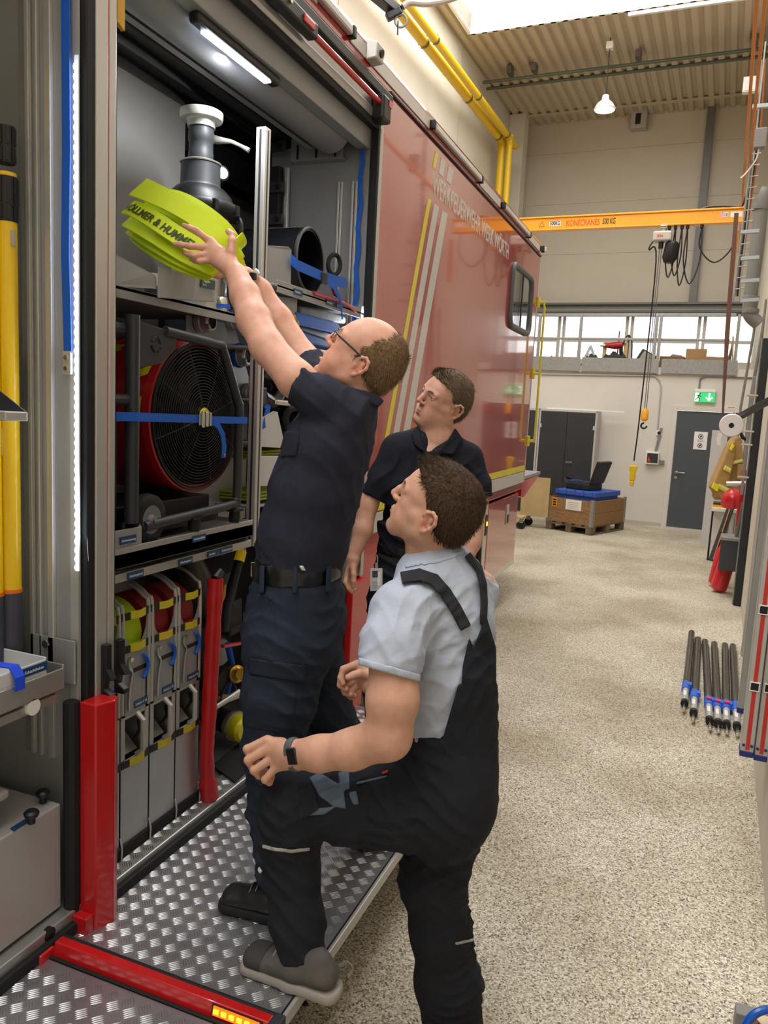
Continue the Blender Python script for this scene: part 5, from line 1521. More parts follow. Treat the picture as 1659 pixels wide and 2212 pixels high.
MB(HALL).tube([(hc[0] - .02, BC, hc[2] - .06), (hc[0] - .02, BC, hc[2] - .14)], .03, 10).build('chain_guide', M_BLACK, ho, smooth=True)
zk = onb(1390, 890, BC)
ch1 = [onb(*p, BC) for p in ((1428, 540), (1392, 880))]
for dd in (-.012, .012):
    MB(HALL).tube([(hc[0] - .02 + dd, BC, hc[2] - .1), (hc[0] - .02 + dd, BC, 1.93)], .0055, 6).build('chain', M_DKSTEEL, ho)
MB(HALL).lathe([(.02, 0), (.045, .02), (.045, .12), (.025, .16)], (hc[0] - .02, BC, 1.80), n=14).build('hook_block', M_CRANE, ho, smooth=True)
MB(HALL).tube(arc((hc[0] - .02, BC, 1.74), .035, PI / 2, 2 * PI, (1, 0, 0), (0, 0, 1), 12), .012, 8).build('hook', M_BLACK, ho, smooth=True)
MB(HALL).tube(bez([(hc[0] - .1, BC, hc[2] - .02), (hc[0] - .16, BC, hc[2] - .15), (hc[0] - .06, BC, hc[2] - .3), (hc[0] - .08, BC - .02, 1.9), (hc[0] - .1, BC - .02, 1.28)], 6), .010, 6).build('pendant_cable', M_BLACK, ho, smooth=True)
pz_ = onb(1381, 1005, BC)
px_ = hc[0] - .1
pdt = MB(HALL).box((px_ - .035, BC - .05, 1.02), (px_ + .035, BC + .01, 1.17)).box((px_ - .05, BC - .05, 1.15), (px_ + .05, BC + .01, 1.22)).box((px_ - .025, BC - .05, .95), (px_ + .025, BC + .01, 1.02))
pdt.build('pendant_control', mat('control_yellow', 'd8b60e', .45), ho, bevel=.012)
# festoon cable loops
for k, (q0, q1, dz) in enumerate(((1448, 1461, .62), (1461, 1475, .6), (1475, 1487, .72), (1487, 1518, .7), (1518, 1588, .45))):
    a0, a1 = a_of(q0), a_of(q1)
    lp = MB(HALL).tube(bez([(a0, BC, zb2), (a0 + (a1 - a0) * .05 - .02, BC, zb2 - dz * .6), ((a0 + a1) / 2, BC, zb2 - dz), (a1 - (a1 - a0) * .05 + .02, BC, zb2 - dz * .6), (a1, BC, zb2)], 7), .009, 6)
    lp.build('festoon_cable', M_BLACK, cr, smooth=True)
    MB(HALL).cbox((a0, BC, zb2 - .015), (.04, .05, .05)).build('cable_trolley', M_BLACK, cr, bevel=.006)
# crane rails along the right wall
rr_ = ona(1603, 439, -.088)
for k, (px, py, av, lab) in enumerate(((1603, 439, -.087, 'left orange crane rail running under the roof on the right'), (1613, 430, -.040, 'right orange crane rail running under the roof beside the wall'))):
    z = onb(px, py, BC)[2] + .02
    a = onb(px, py, BC)[0]
    o = thing('crane_rail', lab, 'crane rail', HW(a, 8, z), 'orange crane rails')
    MB(HALL).box((a - .007, 1.0, z - .012), (a + .007, 13.6, z + .03)).build('web', M_ORANGE, o, bevel=.004)
    MB(HALL).box((a - .013, 1.0, z - .018), (a + .013, 13.6, z - .012)).build('flange', M_ORANGE, o, bevel=.004)
c = onb(1593, 545, BC - .3)
o = MB(HALL).box((c[0] - .05, BC - .35, c[2] - .3), (c[0] - .01, BC - .25, c[2] + .25)).build('rail_stop', M_ORANGE, loc=HW(*c), bevel=.01)
tag(o, 'orange rail end stop hanging at the crane beam end', 'rail stop')
# brown hanging strap
sp_ = [onb(1605, 440, BC - .5), onb(1578, 700, BC - .6), onb(1562, 890, BC - .7)]
o = MB(HALL).ribbon([(p[0], p[1], p[2]) for p in (onb(1591, 460, 9.6), onb(1583, 560, 9.6), onb(1571, 720, 9.6), onb(1560, 915, 9.6))], [(.045, .0, 0), (.045, 0, 0), (.05, 0, 0), (.02, .02, 0)], (0, -1, 0), .006).build('hanging_strap', mat('brown_webbing', '6b4a3c', .8), loc=HW(*onb(1575, 700, 9.6)))
tag(o, 'long brown strap hanging from the crane beam before the door', 'strap')

# ---- right wall: pipes, cable ladder, boxes
pa = A_R - .1
gp_ = thing('drain_pipe', 'thick grey drain pipe with elbows on the right wall', 'pipe', HW(pa, 10.4, 3))
bq = 10.0
P_ = [onb(1659, 408, bq), onb(1645, 445, bq), onb(1637, 520, bq), onb(1620, 650, bq), onb(1620, 680, bq), onb(1640, 700, bq)]
MB(HALL).tube([(p[0], p[1], p[2]) for p in bez(P_, 4)], .075, 14).build('pipe_run', M_GREYPIPE, gp_, smooth=True)
for px, py in ((1643, 448), (1622, 645), (1621, 672)):
    c = onb(px, py, bq)
    MB(HALL).lathe([(.088, -.03), (.092, 0), (.088, .03)], c, (.1, 0, 1), 14, cap=False).build('pipe_collar', M_GREYPIPE, gp_, smooth=True)
cl = thing('cable_ladder', 'wire cable ladder with bundled cables on the right wall', 'cable ladder', HW(.1, 9.5, 4))
q0, q1 = onb(1654, 90, 9.2), onb(1596, 650, 9.2)
u0, u1 = onb(1640, 215, 9.2), onb(1584, 650, 9.2)
for (s0, s1) in ((q0, q1), ):
    MB(HALL).tube([s0, s1], .008, 6).build('ladder_wire', M_GALV, cl)
MB(HALL).tube([onb(1630, 280, 9.2), u1], .008, 6).build('ladder_wire', M_GALV, cl)
for k in range(15):
    t = k / 14
    py = 285 + t * 340
    xa, xb = 1630 - t * 44, 1650 - t * 42
    MB(HALL).tube([onb(xa, py, 9.2), onb(xb, py - 3, 9.2)], .006, 5).build('rung', M_GALV, cl)
for k in range(3):
    MB(HALL).tube(bez([onb(1652 - k * 3, 130, 9.25), onb(1640 - k * 3, 300, 9.25), onb(1622 - k * 4, 430, 9.25), onb(1604 - k * 3, 560, 9.25), onb(1596 - k * 3, 640, 9.25)], 4), .012, 6).build('cable', [mat('copper_pipe', '9a5a32', .4, .4), M_BLACK, M_GREYPIPE][k], cl, smooth=True)
for py in (231, 502, 559, 608, 650):
    MB(HALL).bar(onb(1600 if py > 400 else 1625, py, 9.1), onb(1640 if py > 400 else 1659, py - 3, 9.1), .05, .035).build('bracket_arm', mat('pale_galvanised', 'a9b2b3', .45, .5), cl)
c = onb(1641, 305, 9.0)
jb_ = MB(HALL).box((c[0] - .05, 8.9, c[2] - .09), (c[0] + .06, 9.0, c[2] + .1)).build('switch_box', M_GREYPIPE, loc=HW(*c), bevel=.01)
tag(jb_, 'grey switch box on the cable ladder below the rails', 'switch box')
MB(HALL).tube(bez([(c[0], 8.95, c[2] - .09), (c[0] - .02, 8.95, c[2] - .2), (c[0] - .1, 8.95, c[2] - .32), (c[0] - .14, 8.95, c[2] - .36)], 4), .008, 6).build('flex_cable', M_WHITE, jb_, smooth=True)
for k, (px0, py0, px1, py1, r, lab) in enumerate(((1650, 700, 1622, 860, .02, 'thin grey conduit on the right wall below the drain pipe'), (1628, 720, 1600, 880, .016, 'thinner grey conduit beside the gallery end'))):
    c0, c1 = onb(px0, py0, 11.0), onb(px1, py1, 11.0)
    o = MB(HALL).tube([(c0[0], 11.0, c0[2] + .3), c0, c1, (c1[0], 11.0, .2)], r, 8).build('wall_conduit', M_GREYPIPE, loc=HW(*c1), smooth=True)
    tag(o, lab, 'conduit')

# ---- dark door frame and grey gate guide on the right wall
bc_ = onf(1592, 1303)
P0, P1 = onf(1592, 1303), None
gf = thing('sliding_gate', 'dark gate jamb with pale edge profile on the right wall', 'gate', HW(A_R, 7.9, 0))
MB(HALL).box((A_R - .070, 8.45, 0), (A_R - .002, 8.58, 2.65)).build('jamb', mat('near_black_jamb', '1e2124', .5), gf, bevel=.004)
MB(HALL).box((A_R - .03, 6.6, 0), (A_R - .002, 6.68, 2.65)).build('edge_profile', M_ALUP, gf, bevel=.003)
MB(HALL).box((A_R - .082, 8.5, 0), (A_R - .070, 8.58, 2.65)).build('edge_profile', M_GALV, gf, bevel=.003)
# grey rail in front of jamb
gd = thing('gate_track', 'galvanised gate track with steel brackets on the right wall', 'gate track', HW(A_R, 8.7, .8))
MB(HALL).box((A_R - .115, 8.72, 1.1), (A_R - .085, 8.8, 2.3)).build('track', M_GALV, gd, bevel=.004)
for zz in (1.3, 1.62, 1.75, 2.1):
    MB(HALL).cyl((A_R - .06, 8.44, zz), (A_R - .16, 8.43, zz), .012, 8).build('roller_pin', M_STEEL, gd, smooth=True)
arm = MB().bar(ond(1592, 903, 6.3), ond(1668, 862, 5.6), .05, .04).build('swing_arm', M_BLACK, loc=ond(1592, 903, 6.3), bevel=.006)
tag(arm, 'black swing arm reaching in from the right edge carrying tape roll', 'arm')
rl_c = ond(1580, 919, 6.2)
rl_ = thing('film_roll', 'large white roll of barrier film on the black arm', 'roll', rl_c)
ax_ = -ray(1580, 919)
MB().lathe([(.02, .06), (.085, .06), (.092, .05), (.092, -.05), (.085, -.06), (.02, -.06)], rl_c, ax_, 32, closed=True).build('roll', mat('white_film', 'e9e7e2', .45), rl_, smooth=True)
MB().lathe([(.0, .062), (.02, .062), (.02, -.06)], rl_c, ax_, 16).build('core', M_BLACK, rl_)
MB().ribbon([ond(1556, 935, 6.18), ond(1552, 950, 6.18), ond(1553, 962, 6.18)], (.03, .01, 0), (0, -1, 0), .002).build('loose_tail', MATS['white_film'], rl_)

# ---- turnout coat on a hook
coat = thing('turnout_coat', 'tan firefighter coat with yellow reflective bands hanging on the right wall', 'coat', ond(1580, 1085, 9.0))
M_TAN = mat('tan_coat_fabric', 'a5854f', .85, noise=.1, nscale=14, bump=.5, bscale=20)
dcoat = 9.0
outl = [(1596, 940), (1604, 948), (1608, 990), (1608, 1075), (1594, 1085), (1582, 1080), (1572, 1070), (1556, 1082), (1546, 1072), (1548, 1060), (1538, 1052), (1545, 1030), (1556, 1005), (1575, 960), (1586, 945)]


def px_prism(pts, d, th):
    f = RC[2]
    return MB().prism([ond(p[0], p[1], d) for p in pts], tuple(f * th))


px_prism(outl, dcoat, .14).build('coat_body', M_TAN, coat, bevel=.03, seg=3)
px_prism([(1576, 958), (1590, 950), (1588, 990), (1577, 1040), (1566, 1078), (1549, 1076), (1538, 1050), (1558, 1003)], dcoat - .08, .1).build('sleeve', M_TAN, coat, bevel=.025, seg=3)
M_NY = mat('neon_band', 'd9dd1e', .5)
M_SV = mat('silver_band', 'cfcdc4', .4)
for nm, m, pts, d in (('neon_band', M_NY, ((1579, 997), (1604, 991), (1604, 998), (1580, 1004)), 8.95), ('silver_band', M_SV, ((1579, 999), (1604, 993), (1604, 996), (1580, 1002)), 8.945),
                      ('neon_band', M_NY, ((1568, 1005), (1580, 1012), (1577, 1021), (1564, 1014)), 8.87), ('silver_band', M_SV, ((1567, 1008), (1579, 1015), (1578, 1018), (1566, 1011)), 8.865),
                      ('neon_band', M_NY, ((1555, 1045), (1577, 1056), (1571, 1065), (1551, 1054)), 8.87), ('silver_band', M_SV, ((1554, 1048), (1576, 1059), (1573, 1062), (1552, 1051)), 8.865),
                      ('neon_band', M_NY, ((1543, 1042), (1554, 1048), (1550, 1062), (1538, 1053)), 8.868), ('neon_band', M_NY, ((1583, 958), (1587, 962), (1580, 974), (1577, 970)), 8.87)):
    px_prism(pts, d, .02).build(nm, m, coat)
px_prism([(1594, 1003), (1606, 1003), (1605, 1036), (1592, 1036)], 8.94, .03).build('pocket', M_TAN, coat, bevel=.008)
MB().tube([ond(1600, 935, 9.0), ond(1604, 945, 9.0), ond(1612, 950, 9.0)], .02, 8).build('hanger', M_BLACK, coat, smooth=True)

# ---- pale locker panel and small table by the door
pn = MB(HALL).box((-.17, 12.2, .0), (.04, 12.24, 1.72)).build('locker_panel', mat('pale_grey_panel', 'c2bfbc', .5), loc=HW(-.1, 12.2, 0), bevel=.004)
tag(pn, 'tall pale grey locker panel standing before the door', 'panel')
tb_ = thing('side_table', 'narrow white table with black tools on top near the right wall', 'table', HW(0, 11.3, 0))
tz = onb(1545, 1095, 11.2)[2]
MB(HALL).box((-.06, 11.1, tz - .05), (.25, 11.5, tz)).build('table_top', M_WHITE, tb_, bevel=.006)
for a_, b__ in ((-.045, 11.12), (-.045, 11.48), (.23, 11.48)):
    MB(HALL).box((a_ - .012, b__ - .012, 0), (a_ + .012, b__ + .012, tz - .05)).build('leg', M_BLACK, tb_)
MB(HALL).box((-.04, 11.3, .1), (.23, 11.31, tz - .05)).build('side_sheet', M_WHITE, tb_)
tl = MB(HALL).box((-.05, 11.15, tz), (.2, 11.4, tz + .06)).build('tool_tray', M_BLACK, loc=HW(0, 11.2, tz), bevel=.006)
tag(tl, 'black tool tray with yellow edge on the white side table', 'tray')
MB(HALL).box((-.055, 11.13, tz), (.2, 11.15, tz + .035)).build('yellow_edge', M_CRANE, tl)
# black board leaning, dark box on wall
bd = MB().bar(ond(1578, 1098, 9.8), ond(1538, 1212, 9.6), .03, .09, up=(1, .2, .3)).build('leaning_board', M_BLACK, loc=ond(1538, 1212, 9.6), bevel=.005)
tag(bd, 'black board with thin orange edge leaning beside the table', 'board')
MB().bar(ond(1576, 1100, 9.75), ond(1541, 1208, 9.55), .006, .012, up=(1, .2, .3)).build('orange_edge', M_ORANGE, bd)
kb = thing('wall_box', 'dark box with grey lid fixed low on the right wall', 'box', HW(A_R, 8.8, .35))
c0, c1 = onb(1558, 1165, 8.8), onb(1600, 1235, 8.8)
MB(HALL).box((c0[0], 8.75, c1[2]), (A_R - .003, 9.05, c0[2])).build('box_body', mat('anthracite_box', '3a3d40', .5), kb, bevel=.005)
MB(HALL).box((c0[0] - .005, 8.74, c0[2]), (A_R - .003, 9.06, c0[2] + .035)).build('lid', M_GALV, kb, bevel=.004)
MB(HALL).tube([(A_R - .1, 8.85, c0[2] + .035), (A_R - .09, 8.85, c0[2] + .16), (A_R - .06, 8.85, c0[2] + .4)], [.02, .018, .03], 8).build('valve_stem', M_DKSTEEL, kb, smooth=True)
MB(HALL).tube([(A_R - .25, 8.85, c0[2] + .58), (A_R - .05, 8.85, c0[2] + .6)], .028, 10).build('steel_valve', M_STEEL, kb, smooth=True)
# red fire extinguishers
M_EXT = mat('extinguisher_red', 'c3202a', .3, coat=.4)


def extinguisher(c, tilt, label, h=.52, r=.085):
    t = thing('fire_extinguisher', label, 'fire extinguisher', c, 'red fire extinguishers')
    ax = Vector(tilt).normalized()
    MB().lathe([(.0, 0), (r * .7, 0), (r * .96, .02), (r, .06), (r, h * .75), (r * .8, h * .87), (r * .35, h * .95), (r * .3, h)], c, ax, 24).build('cylinder', M_EXT, t, smooth=True)
    MB().lathe([(r * .32, h), (r * .32, h + .06), (.0, h + .06)], c, ax, 12).build('valve_head', M_BLACK, t, smooth=True)
    p = V(c) + ax * (h + .04)
    MB().tube(bez([p, p + Vector((-.05, -.02, .0)), p + Vector((-.09, -.03, -.15)), p + Vector((-.09, -.03, -.3))], 4), .011, 6).build('discharge_hose', M_BLACK, t, smooth=True)
    MB().bar(p, p + Vector((-.09, 0, .04)), .02, .014).build('lever', M_BLACK, t)
    return t


extinguisher(HW(.10, 9.05, .02), (.18, .02, 1), 'red fire extinguisher standing in front on the floor by the right wall')
extinguisher(HW(.07, 9.35, .02), (.14, .05, 1), 'red fire extinguisher standing behind the front one')
c = ond(1583, 1078, 8.6)
hl = MB().lathe([(.115, -.06), (.13, -.05), (.12, 0), (.1, .06), (.06, .1), (.0, .12)], c, (-.2, -.5, 1), 20).build('red_helmet', M_EXT, loc=c, smooth=True)
tag(hl, 'red helmet hanging under the tan coat', 'helmet')
rb_ = MB(HALL).box((A_R - .12, 8.9, .75), (A_R - .01, 9.0, 1.35)).build('red_hose_case', M_EXT, loc=HW(A_R - .06, 8.95, .75), bevel=.01)
tag(rb_, 'narrow red hose case on the right wall below the helmet', 'hose case')

# ---- steel cabinets on the rear wall
M_CABD = mat('near_black_door', '2c2f31', .5)
M_CABS = mat('light_grey_cabinet', 'bdbab3', .5)


def cabinet(a0, a1, label):
    h = 1.93
    b0 = B_LOW - .45
    t = thing('steel_cabinet', label, 'cabinet', HW((a0 + a1) / 2, b0, 0), 'steel cabinets along the rear wall')
    MB(HALL).box((a0, b0 + .02, .05), (a1, B_LOW - .03, h)).box((a0, b0, .05), (a0 + .03, b0 + .02, h)).box((a1 - .03, b0, .05), (a1, b0 + .02, h)).box((a0, b0, h - .04), (a1, b0 + .02, h)).box((a0, b0, 0.0), (a1, b0 + .02, .08)).build('body', M_CABS, t, bevel=.003)
    mid = (a0 + a1) / 2
    for k, (d0, d1) in enumerate(((a0 + .035, mid - .003), (mid + .003, a1 - .035))):
        d = MB(HALL).box((d0, b0 - .016, .09), (d1, b0 + .01, h - .045)).build('door', M_CABD, t, bevel=.003)
        if k == 1:
            MB(HALL).box((d0 + .02, b0 - .035, 1.0), (d0 + .14, b0 - .016, 1.03)).build('handle', M_STEEL, d, bevel=.004)
        for zz in (.3, 1.6):
            MB(HALL).box((d0 - .01 if k == 0 else d1 - .02, b0 - .022, zz), (d0 + .02 if k == 0 else d1 + .01, b0 - .014, zz + .07)).build('hinge', M_CABS, d)
    return t


ca = onb(1290, 905, B_LOW - .45)[0]
w_c = 1.0
cabinet(ca - w_c, ca, 'right grey steel cabinet with black double doors behind the pallet')
cabinet(ca - 2 * w_c - .01, ca - w_c - .01, 'left grey steel cabinet half hidden behind the truck tail')
o = MB(HALL).bar((ca - .9, B_LOW - .32, 1.945), (ca + .42, B_LOW - .26, 1.935), .05, .025).build('loose_lath', M_WHITE, loc=HW(ca, B_LOW - .3, 1.93))
tag(o, 'long white lath lying across the cabinet top', 'lath')

# ---- pallet with wooden collar, blue crate and black case
pa0, pa1 = onf(1178, 1142), onf(1272, 1157)
pr = onf(1303, 1134)
u = pa1[:2] - pa0[:2]
L1 = .80
ang = math.atan2(u[1], u[0])
PM = HALL @ Matrix.Translation((pa0[0], pa0[1], 0)) @ Matrix.Rotation(ang, 4, 'Z')
L2 = 1.15
M_WOOD = mat('worn_pine', '8d6a45', .75, noise=.3, nscale=6, bump=.2, bscale=40, stretch=(1, 8, 8))
M_WOODD = mat('weathered_pallet', '6b5c48', .8, noise=.3, nscale=6, bump=.3, bscale=40)
pt = thing('wooden_pallet', 'worn wooden pallet on the floor before the cabinets', 'pallet', PM @ Vector((L1 / 2, L2 / 2, 0)))
for k in range(3):
    a = (.0, L1 / 2 - .05, L1 - .10)[k]
    MB(PM).box((a, 0, 0), (a + .10, L2, .022)).build('bottom_board', M_WOODD, pt, bevel=.003)
    for yy in (0, L2 / 2 - .07, L2 - .14):
        MB(PM).box((a, yy, .022), (a + .10, yy + .14, .10)).build('block', M_WOODD, pt, bevel=.004)
for k in range(3):
    yy = (.0, L2 / 2 - .07, L2 - .14)[k]
    MB(PM).box((0, yy, .10), (L1, yy + .14, .122)).build('stringer', M_WOODD, pt, bevel=.003)
for k in range(5):
    a = k * (L1 - .12) / 4
    MB(PM).box((a, 0, .122), (a + .12, L2, .144)).build('deck_board', M_WOODD, pt, bevel=.003)
cl_ = thing('pallet_collar', 'two-board wooden pallet collar with steel corner hinges', 'pallet collar', PM @ Vector((L1 / 2, L2 / 2, .145)))
for z0, z1 in ((.146, .335), (.338, .53)):
    for bx0, bx1 in (((0, 0), (L1, .02)), ((0, L2 - .02), (L1, L2)), ((0, .02), (.02, L2 - .02)), ((L1 - .02, .02), (L1, L2 - .02))):
        MB(PM).box((bx0[0], bx0[1], z0), (bx1[0], bx1[1], z1)).build('board', M_WOOD, cl_, bevel=.003)
for (a, b) in ((0, 0), (L1, 0), (0, L2), (L1, L2)):
    sa, sb2 = (-1 if a == 0 else 1), (-1 if b == 0 else 1)
    MB(PM).box((a + sa * .004, b + sb2 * .004, .13), (a - sa * .05, b, .55)).box((a + sa * .004, b, .13), (a, b - sb2 * .06, .55)).build('corner_hinge', M_GALV, cl_)
lb1 = MB(PM).box((.33, -.006, .36), (.60, -.001, .52)).build('paper_label', M_WHITE, cl_)
for k in range(4):
    MB(PM).box((.36, -.008, .385 + k * .03), (.55, -.005, .39 + k * .03)).build('print_line', MATS['grey_ink'], lb1)
lb2 = MB(PM).box((.09, -.006, .38), (.175, -.001, .53)).build('orange_label', mat('orange_paper', 'e08a20', .6), cl_)
for k in range(3):
    MB(PM).box((.105, -.008, .40 + k * .04), (.16, -.005, .425 + k * .04)).build('print_block', MATS['black_ink'], lb2)
M_CRATE = mat('blue_crate_plastic', '3358b0', .5)
crt = thing('blue_crate', 'blue plastic lidded crate inside the pallet collar', 'crate', PM @ Vector((.45, .5, .146)))
MB(PM).box((.10, .12, .146), (.74, .95, .58)).build('crate_body', M_CRATE, crt, bevel=.01)
MB(PM).box((.07, .09, .58), (.77, .98, .66)).build('crate_lid', M_CRATE, crt, bevel=.012)
for k in range(5):
    MB(PM).box((.10 + k * .15, .08, .60), (.13 + k * .15, .09, .665)).build('lid_rib', M_CRATE, crt)
cs = thing('black_case', 'open black plastic case standing on the blue crate', 'case', PM @ Vector((.35, .45, .66)))
MB(PM).box((.16, .25, .66), (.58, .70, .77)).build('case_base', M_BLACK, cs, bevel=.02)
MB(PM).box((.20, .29, .765), (.54, .66, .785)).build('foam_insert', mat('dark_foam', '2b2b2e', .9), cs, bevel=.006)
MB(PM).prism([(.56, .25, .77), (.60, .25, .77), (.72, .25, 1.12), (.67, .25, 1.14)], (0, .45, 0)).build('case_lid', M_BLACK, cs, bevel=.012)
MB(PM).tube([(.14, .35, .74), (.08, .35, .80), (.07, .42, .83), (.12, .5, .80)], .016, 6).build('case_handle', M_BLACK, cs, smooth=True)
MB(PM).tube([(.2, .3, .79), (.3, .4, .80), (.4, .36, .79)], .012, 6).build('case_content', mat('blue_small_part', '274a9a', .5), cs)
# caster trolley behind the truck tail
tc_ = thing('caster_trolley', 'plywood trolley on casters behind the truck tail', 'trolley', HW(*onf(1130, 1140)))
c = onf(1128, 1143)
MB(HALL).box((c[0] - .7, c[1] - .05, .17), (c[0] + .0, c[1] + .6, .19)).build('deck', mat('plywood', 'b79f72', .7, noise=.1, nscale=5), tc_)
MB(HALL).box((c[0] - .12, c[1] + .28, .19), (c[0] + .33, c[1] + .30, .82)).build('panel', MATS['plywood'], tc_)
for aa, bb_ in ((-.02, .0), (-.6, .0), (-.02, .5)):
    w0 = MB(HALL).lathe([(.03, -.02), (.062, -.02), (.068, -.012), (.068, .012), (.062, .02), (.03, .02)], (c[0] + aa, c[1] + bb_, .068), (0, 1, 0), 18).build('caster', M_BLACKM, tc_, smooth=True)
    MB(HALL).box((c[0] + aa - .03, c[1] + bb_ - .03, .10), (c[0] + aa + .03, c[1] + bb_ - .024, .17)).box((c[0] + aa - .03, c[1] + bb_ - .024, .15), (c[0] + aa + .03, c[1] + bb_ + .03, .17)).build('fork', M_GALV, w0)

# ---- things on the gallery
def gal(px, py, b=B_LOW + .55):
    return onb(px, py, b)


M_TARP = mat('olive_tarpaulin', '3c3e36', .7, bump=.6, bscale=12)
for px0, px1, pyt, lab in ((1182, 1202, 770, 'small olive tarpaulin heap at the left of the gallery'), (1258, 1300, 766, 'olive tarpaulin heap left of the wooden stand'), (1290, 1368, 762, 'large olive tarpaulin heap under the wooden stand')):
    c0, c1 = gal(px0, 780), gal(px1, 780)
    zz = gal((px0 + px1) / 2, pyt)[2]
    mb = MB(HALL)
    n = 12
    vs, fs = [], []
    for i in range(n + 1):
        for j in range(7):
            t = i / n
            s = j / 6
            hgt = (zz - 2.72) * max(0, math.sin(PI * t)) ** .5 * max(0, math.sin(PI * (.08 + .84 * s))) ** .6 * (1 + .15 * math.sin(i * 2.1 + j))
            vs.append((c0[0] + (c1[0] - c0[0]) * t, B_LOW + .3 + s * .5, 2.722 + max(0, hgt)))
    for i in range(n):
        for j in range(6):
            fs.append((i * 7 + j, i * 7 + j + 1, i * 7 + 8 + j, i * 7 + 7 + j))
    o = mb.add(vs, fs).build('tarpaulin_heap', M_TARP, loc=HW(c0[0], B_LOW + .5, 2.72), smooth=True)
    tag(o, lab, 'tarpaulin')
ws_ = thing('wooden_stand', 'small pale wooden stand holding a red drill on the gallery', 'stand', HW(*gal(1328, 778)))
M_PALE = mat('pale_wood', 'cdb37c', .7)
zt2 = gal(1308, 740)[2]
for px in (1306, 1352):
    a = gal(px, 760)[0]
    MB(HALL).box((a - .03, B_LOW + .5, 2.72), (a + .03, B_LOW + .56, zt2)).build('post', M_PALE, ws_, bevel=.003)
a0, a1 = gal(1306, 760)[0], gal(1352, 760)[0]
MB(HALL).box((a0, B_LOW + .5, zt2 - .06), (a1, B_LOW + .54, zt2)).build('crossbar', M_PALE, ws_, bevel=.003)
dc_ = gal(1330, 750)
dl = thing('red_drill', 'red power drill resting on the wooden stand', 'drill', HW(*dc_))
MB(HALL).tube([(dc_[0] - .17, B_LOW + .47, dc_[2] + .02), (dc_[0] + .0, B_LOW + .47, dc_[2] + .02), (dc_[0] + .13, B_LOW + .47, dc_[2] + .04)], [.04, .065, .06], 12).build('body', mat('drill_red', 'b5262c', .4), dl, smooth=True)
MB(HALL).tube([(dc_[0] + .1, B_LOW + .47, dc_[2]), (dc_[0] + .12, B_LOW + .47, dc_[2] - .16)], .035, 8).build('grip', M_BLACK, dl, smooth=True)
MB(HALL).tube([(dc_[0] - .17, B_LOW + .47, dc_[2] + .02), (dc_[0] - .26, B_LOW + .47, dc_[2] + .02)], .02, 8).build('chuck', M_STEEL, dl, smooth=True)
MB(HALL).tube(bez([(dc_[0] + .13, B_LOW + .47, dc_[2] + .05), (dc_[0] + .2, B_LOW + .47, dc_[2] + .2), (dc_[0] + .28, B_LOW + .47, dc_[2] + .1), (dc_[0] + .3, B_LOW + .5, dc_[2] - .2)], 4), .012, 6).build('cable', M_BLACK, dl, smooth=True)
for px, pyt, r, lab, m in ((1332, 714, .012, 'thin red rod standing behind the drill', mat('dull_red_rod', '8a4a44', .6)), (1353, 722, .02, 'short brown pole leaning behind the stand', mat('brown_pole', '6d5236', .7)), (1246, 720, .014, 'thin grey pole standing at the left of the gallery', M_GREYPIPE)):
    a = gal(px, 770)[0]
    o = MB(HALL).cyl((a, B_LOW + .62, 2.72), (a, B_LOW + .64, gal(px, pyt)[2]), r, 8).build('rod', m, loc=HW(a, B_LOW + .6, 2.72), smooth=True)
    tag(o, lab, 'rod')
fc = gal(1396, 772)
fd = thing('floodlight', 'black tilted floodlight standing on the gallery edge', 'floodlight', HW(*fc))
Mf = HALL @ Matrix.Translation((fc[0], B_LOW + .45, 2.72 + .17)) @ Matrix.Rotation(.5, 4, 'Y') @ Matrix.Rotation(.4, 4, 'Z')
MB(Mf).box((-.14, -.06, -.1), (.12, .05, .13)).build('housing', M_CHAR, fd, bevel=.02)
MB(Mf).box((-.12, -.065, -.08), (.10, -.058, .11)).build('glass', mat('pale_lens', 'cfc9bd', .2), fd)
MB(HALL).box((fc[0] - .12, B_LOW + .4, 2.72), (fc[0] + .2, B_LOW + .5, 2.75)).box((fc[0] + .14, B_LOW + .42, 2.75), (fc[0] + .18, B_LOW + .48, 2.95)).build('foot', M_BLACK, fd)
M_CARD = mat('cardboard', 'b08c5e', .8, noise=.08, nscale=4)
for px0, px1, pyt, lab, m in ((1424, 1478, 769, 'brown wooden board stack on the gallery right half', mat('brown_board', '8f6e48', .7)), (1480, 1568, 770, 'flat cardboard box at the front of the gallery', M_CARD), (1480, 1525, 753, 'upright cardboard sheet behind the flat box', M_CARD)):
    back = 'upright' in lab
    b0 = B_LOW + (.75 if back else .25)
    c0, c1 = onb(px0, 780, b0), onb(px1, 780, b0)
    zz = onb(px0, pyt, b0)[2]
    o = MB(HALL).box((c0[0], b0, 2.722), (c1[0], b0 + (.03 if back else .35), zz)).build('carton', m, loc=HW(c0[0], b0, 2.72), bevel=.004)
    tag(o, lab, 'carton')
c0, c1 = gal(1440, 766), gal(1482, 766)
o = MB(HALL).tube([(c0[0], B_LOW + .7, 2.86), ((c0[0] * 2 + c1[0]) / 3, B_LOW + .7, 2.92), ((c0[0] + c1[0] * 2) / 3, B_LOW + .7, 2.9), (c1[0], B_LOW + .7, 2.84)], [.05, .09, .09, .05], 10).build('grey_sack', mat('grey_sack', '8b8377', .8, bump=.5, bscale=15), loc=HW(c0[0], B_LOW + .7, 2.8), smooth=True)
tag(o, 'grey sack lying behind the brown boards on the gallery', 'sack')
M_BHOSE = mat('blue_grey_hose', '5b6a7d', .5)
ch_ = gal(1528, 768)
hz_ = MB(HALL)
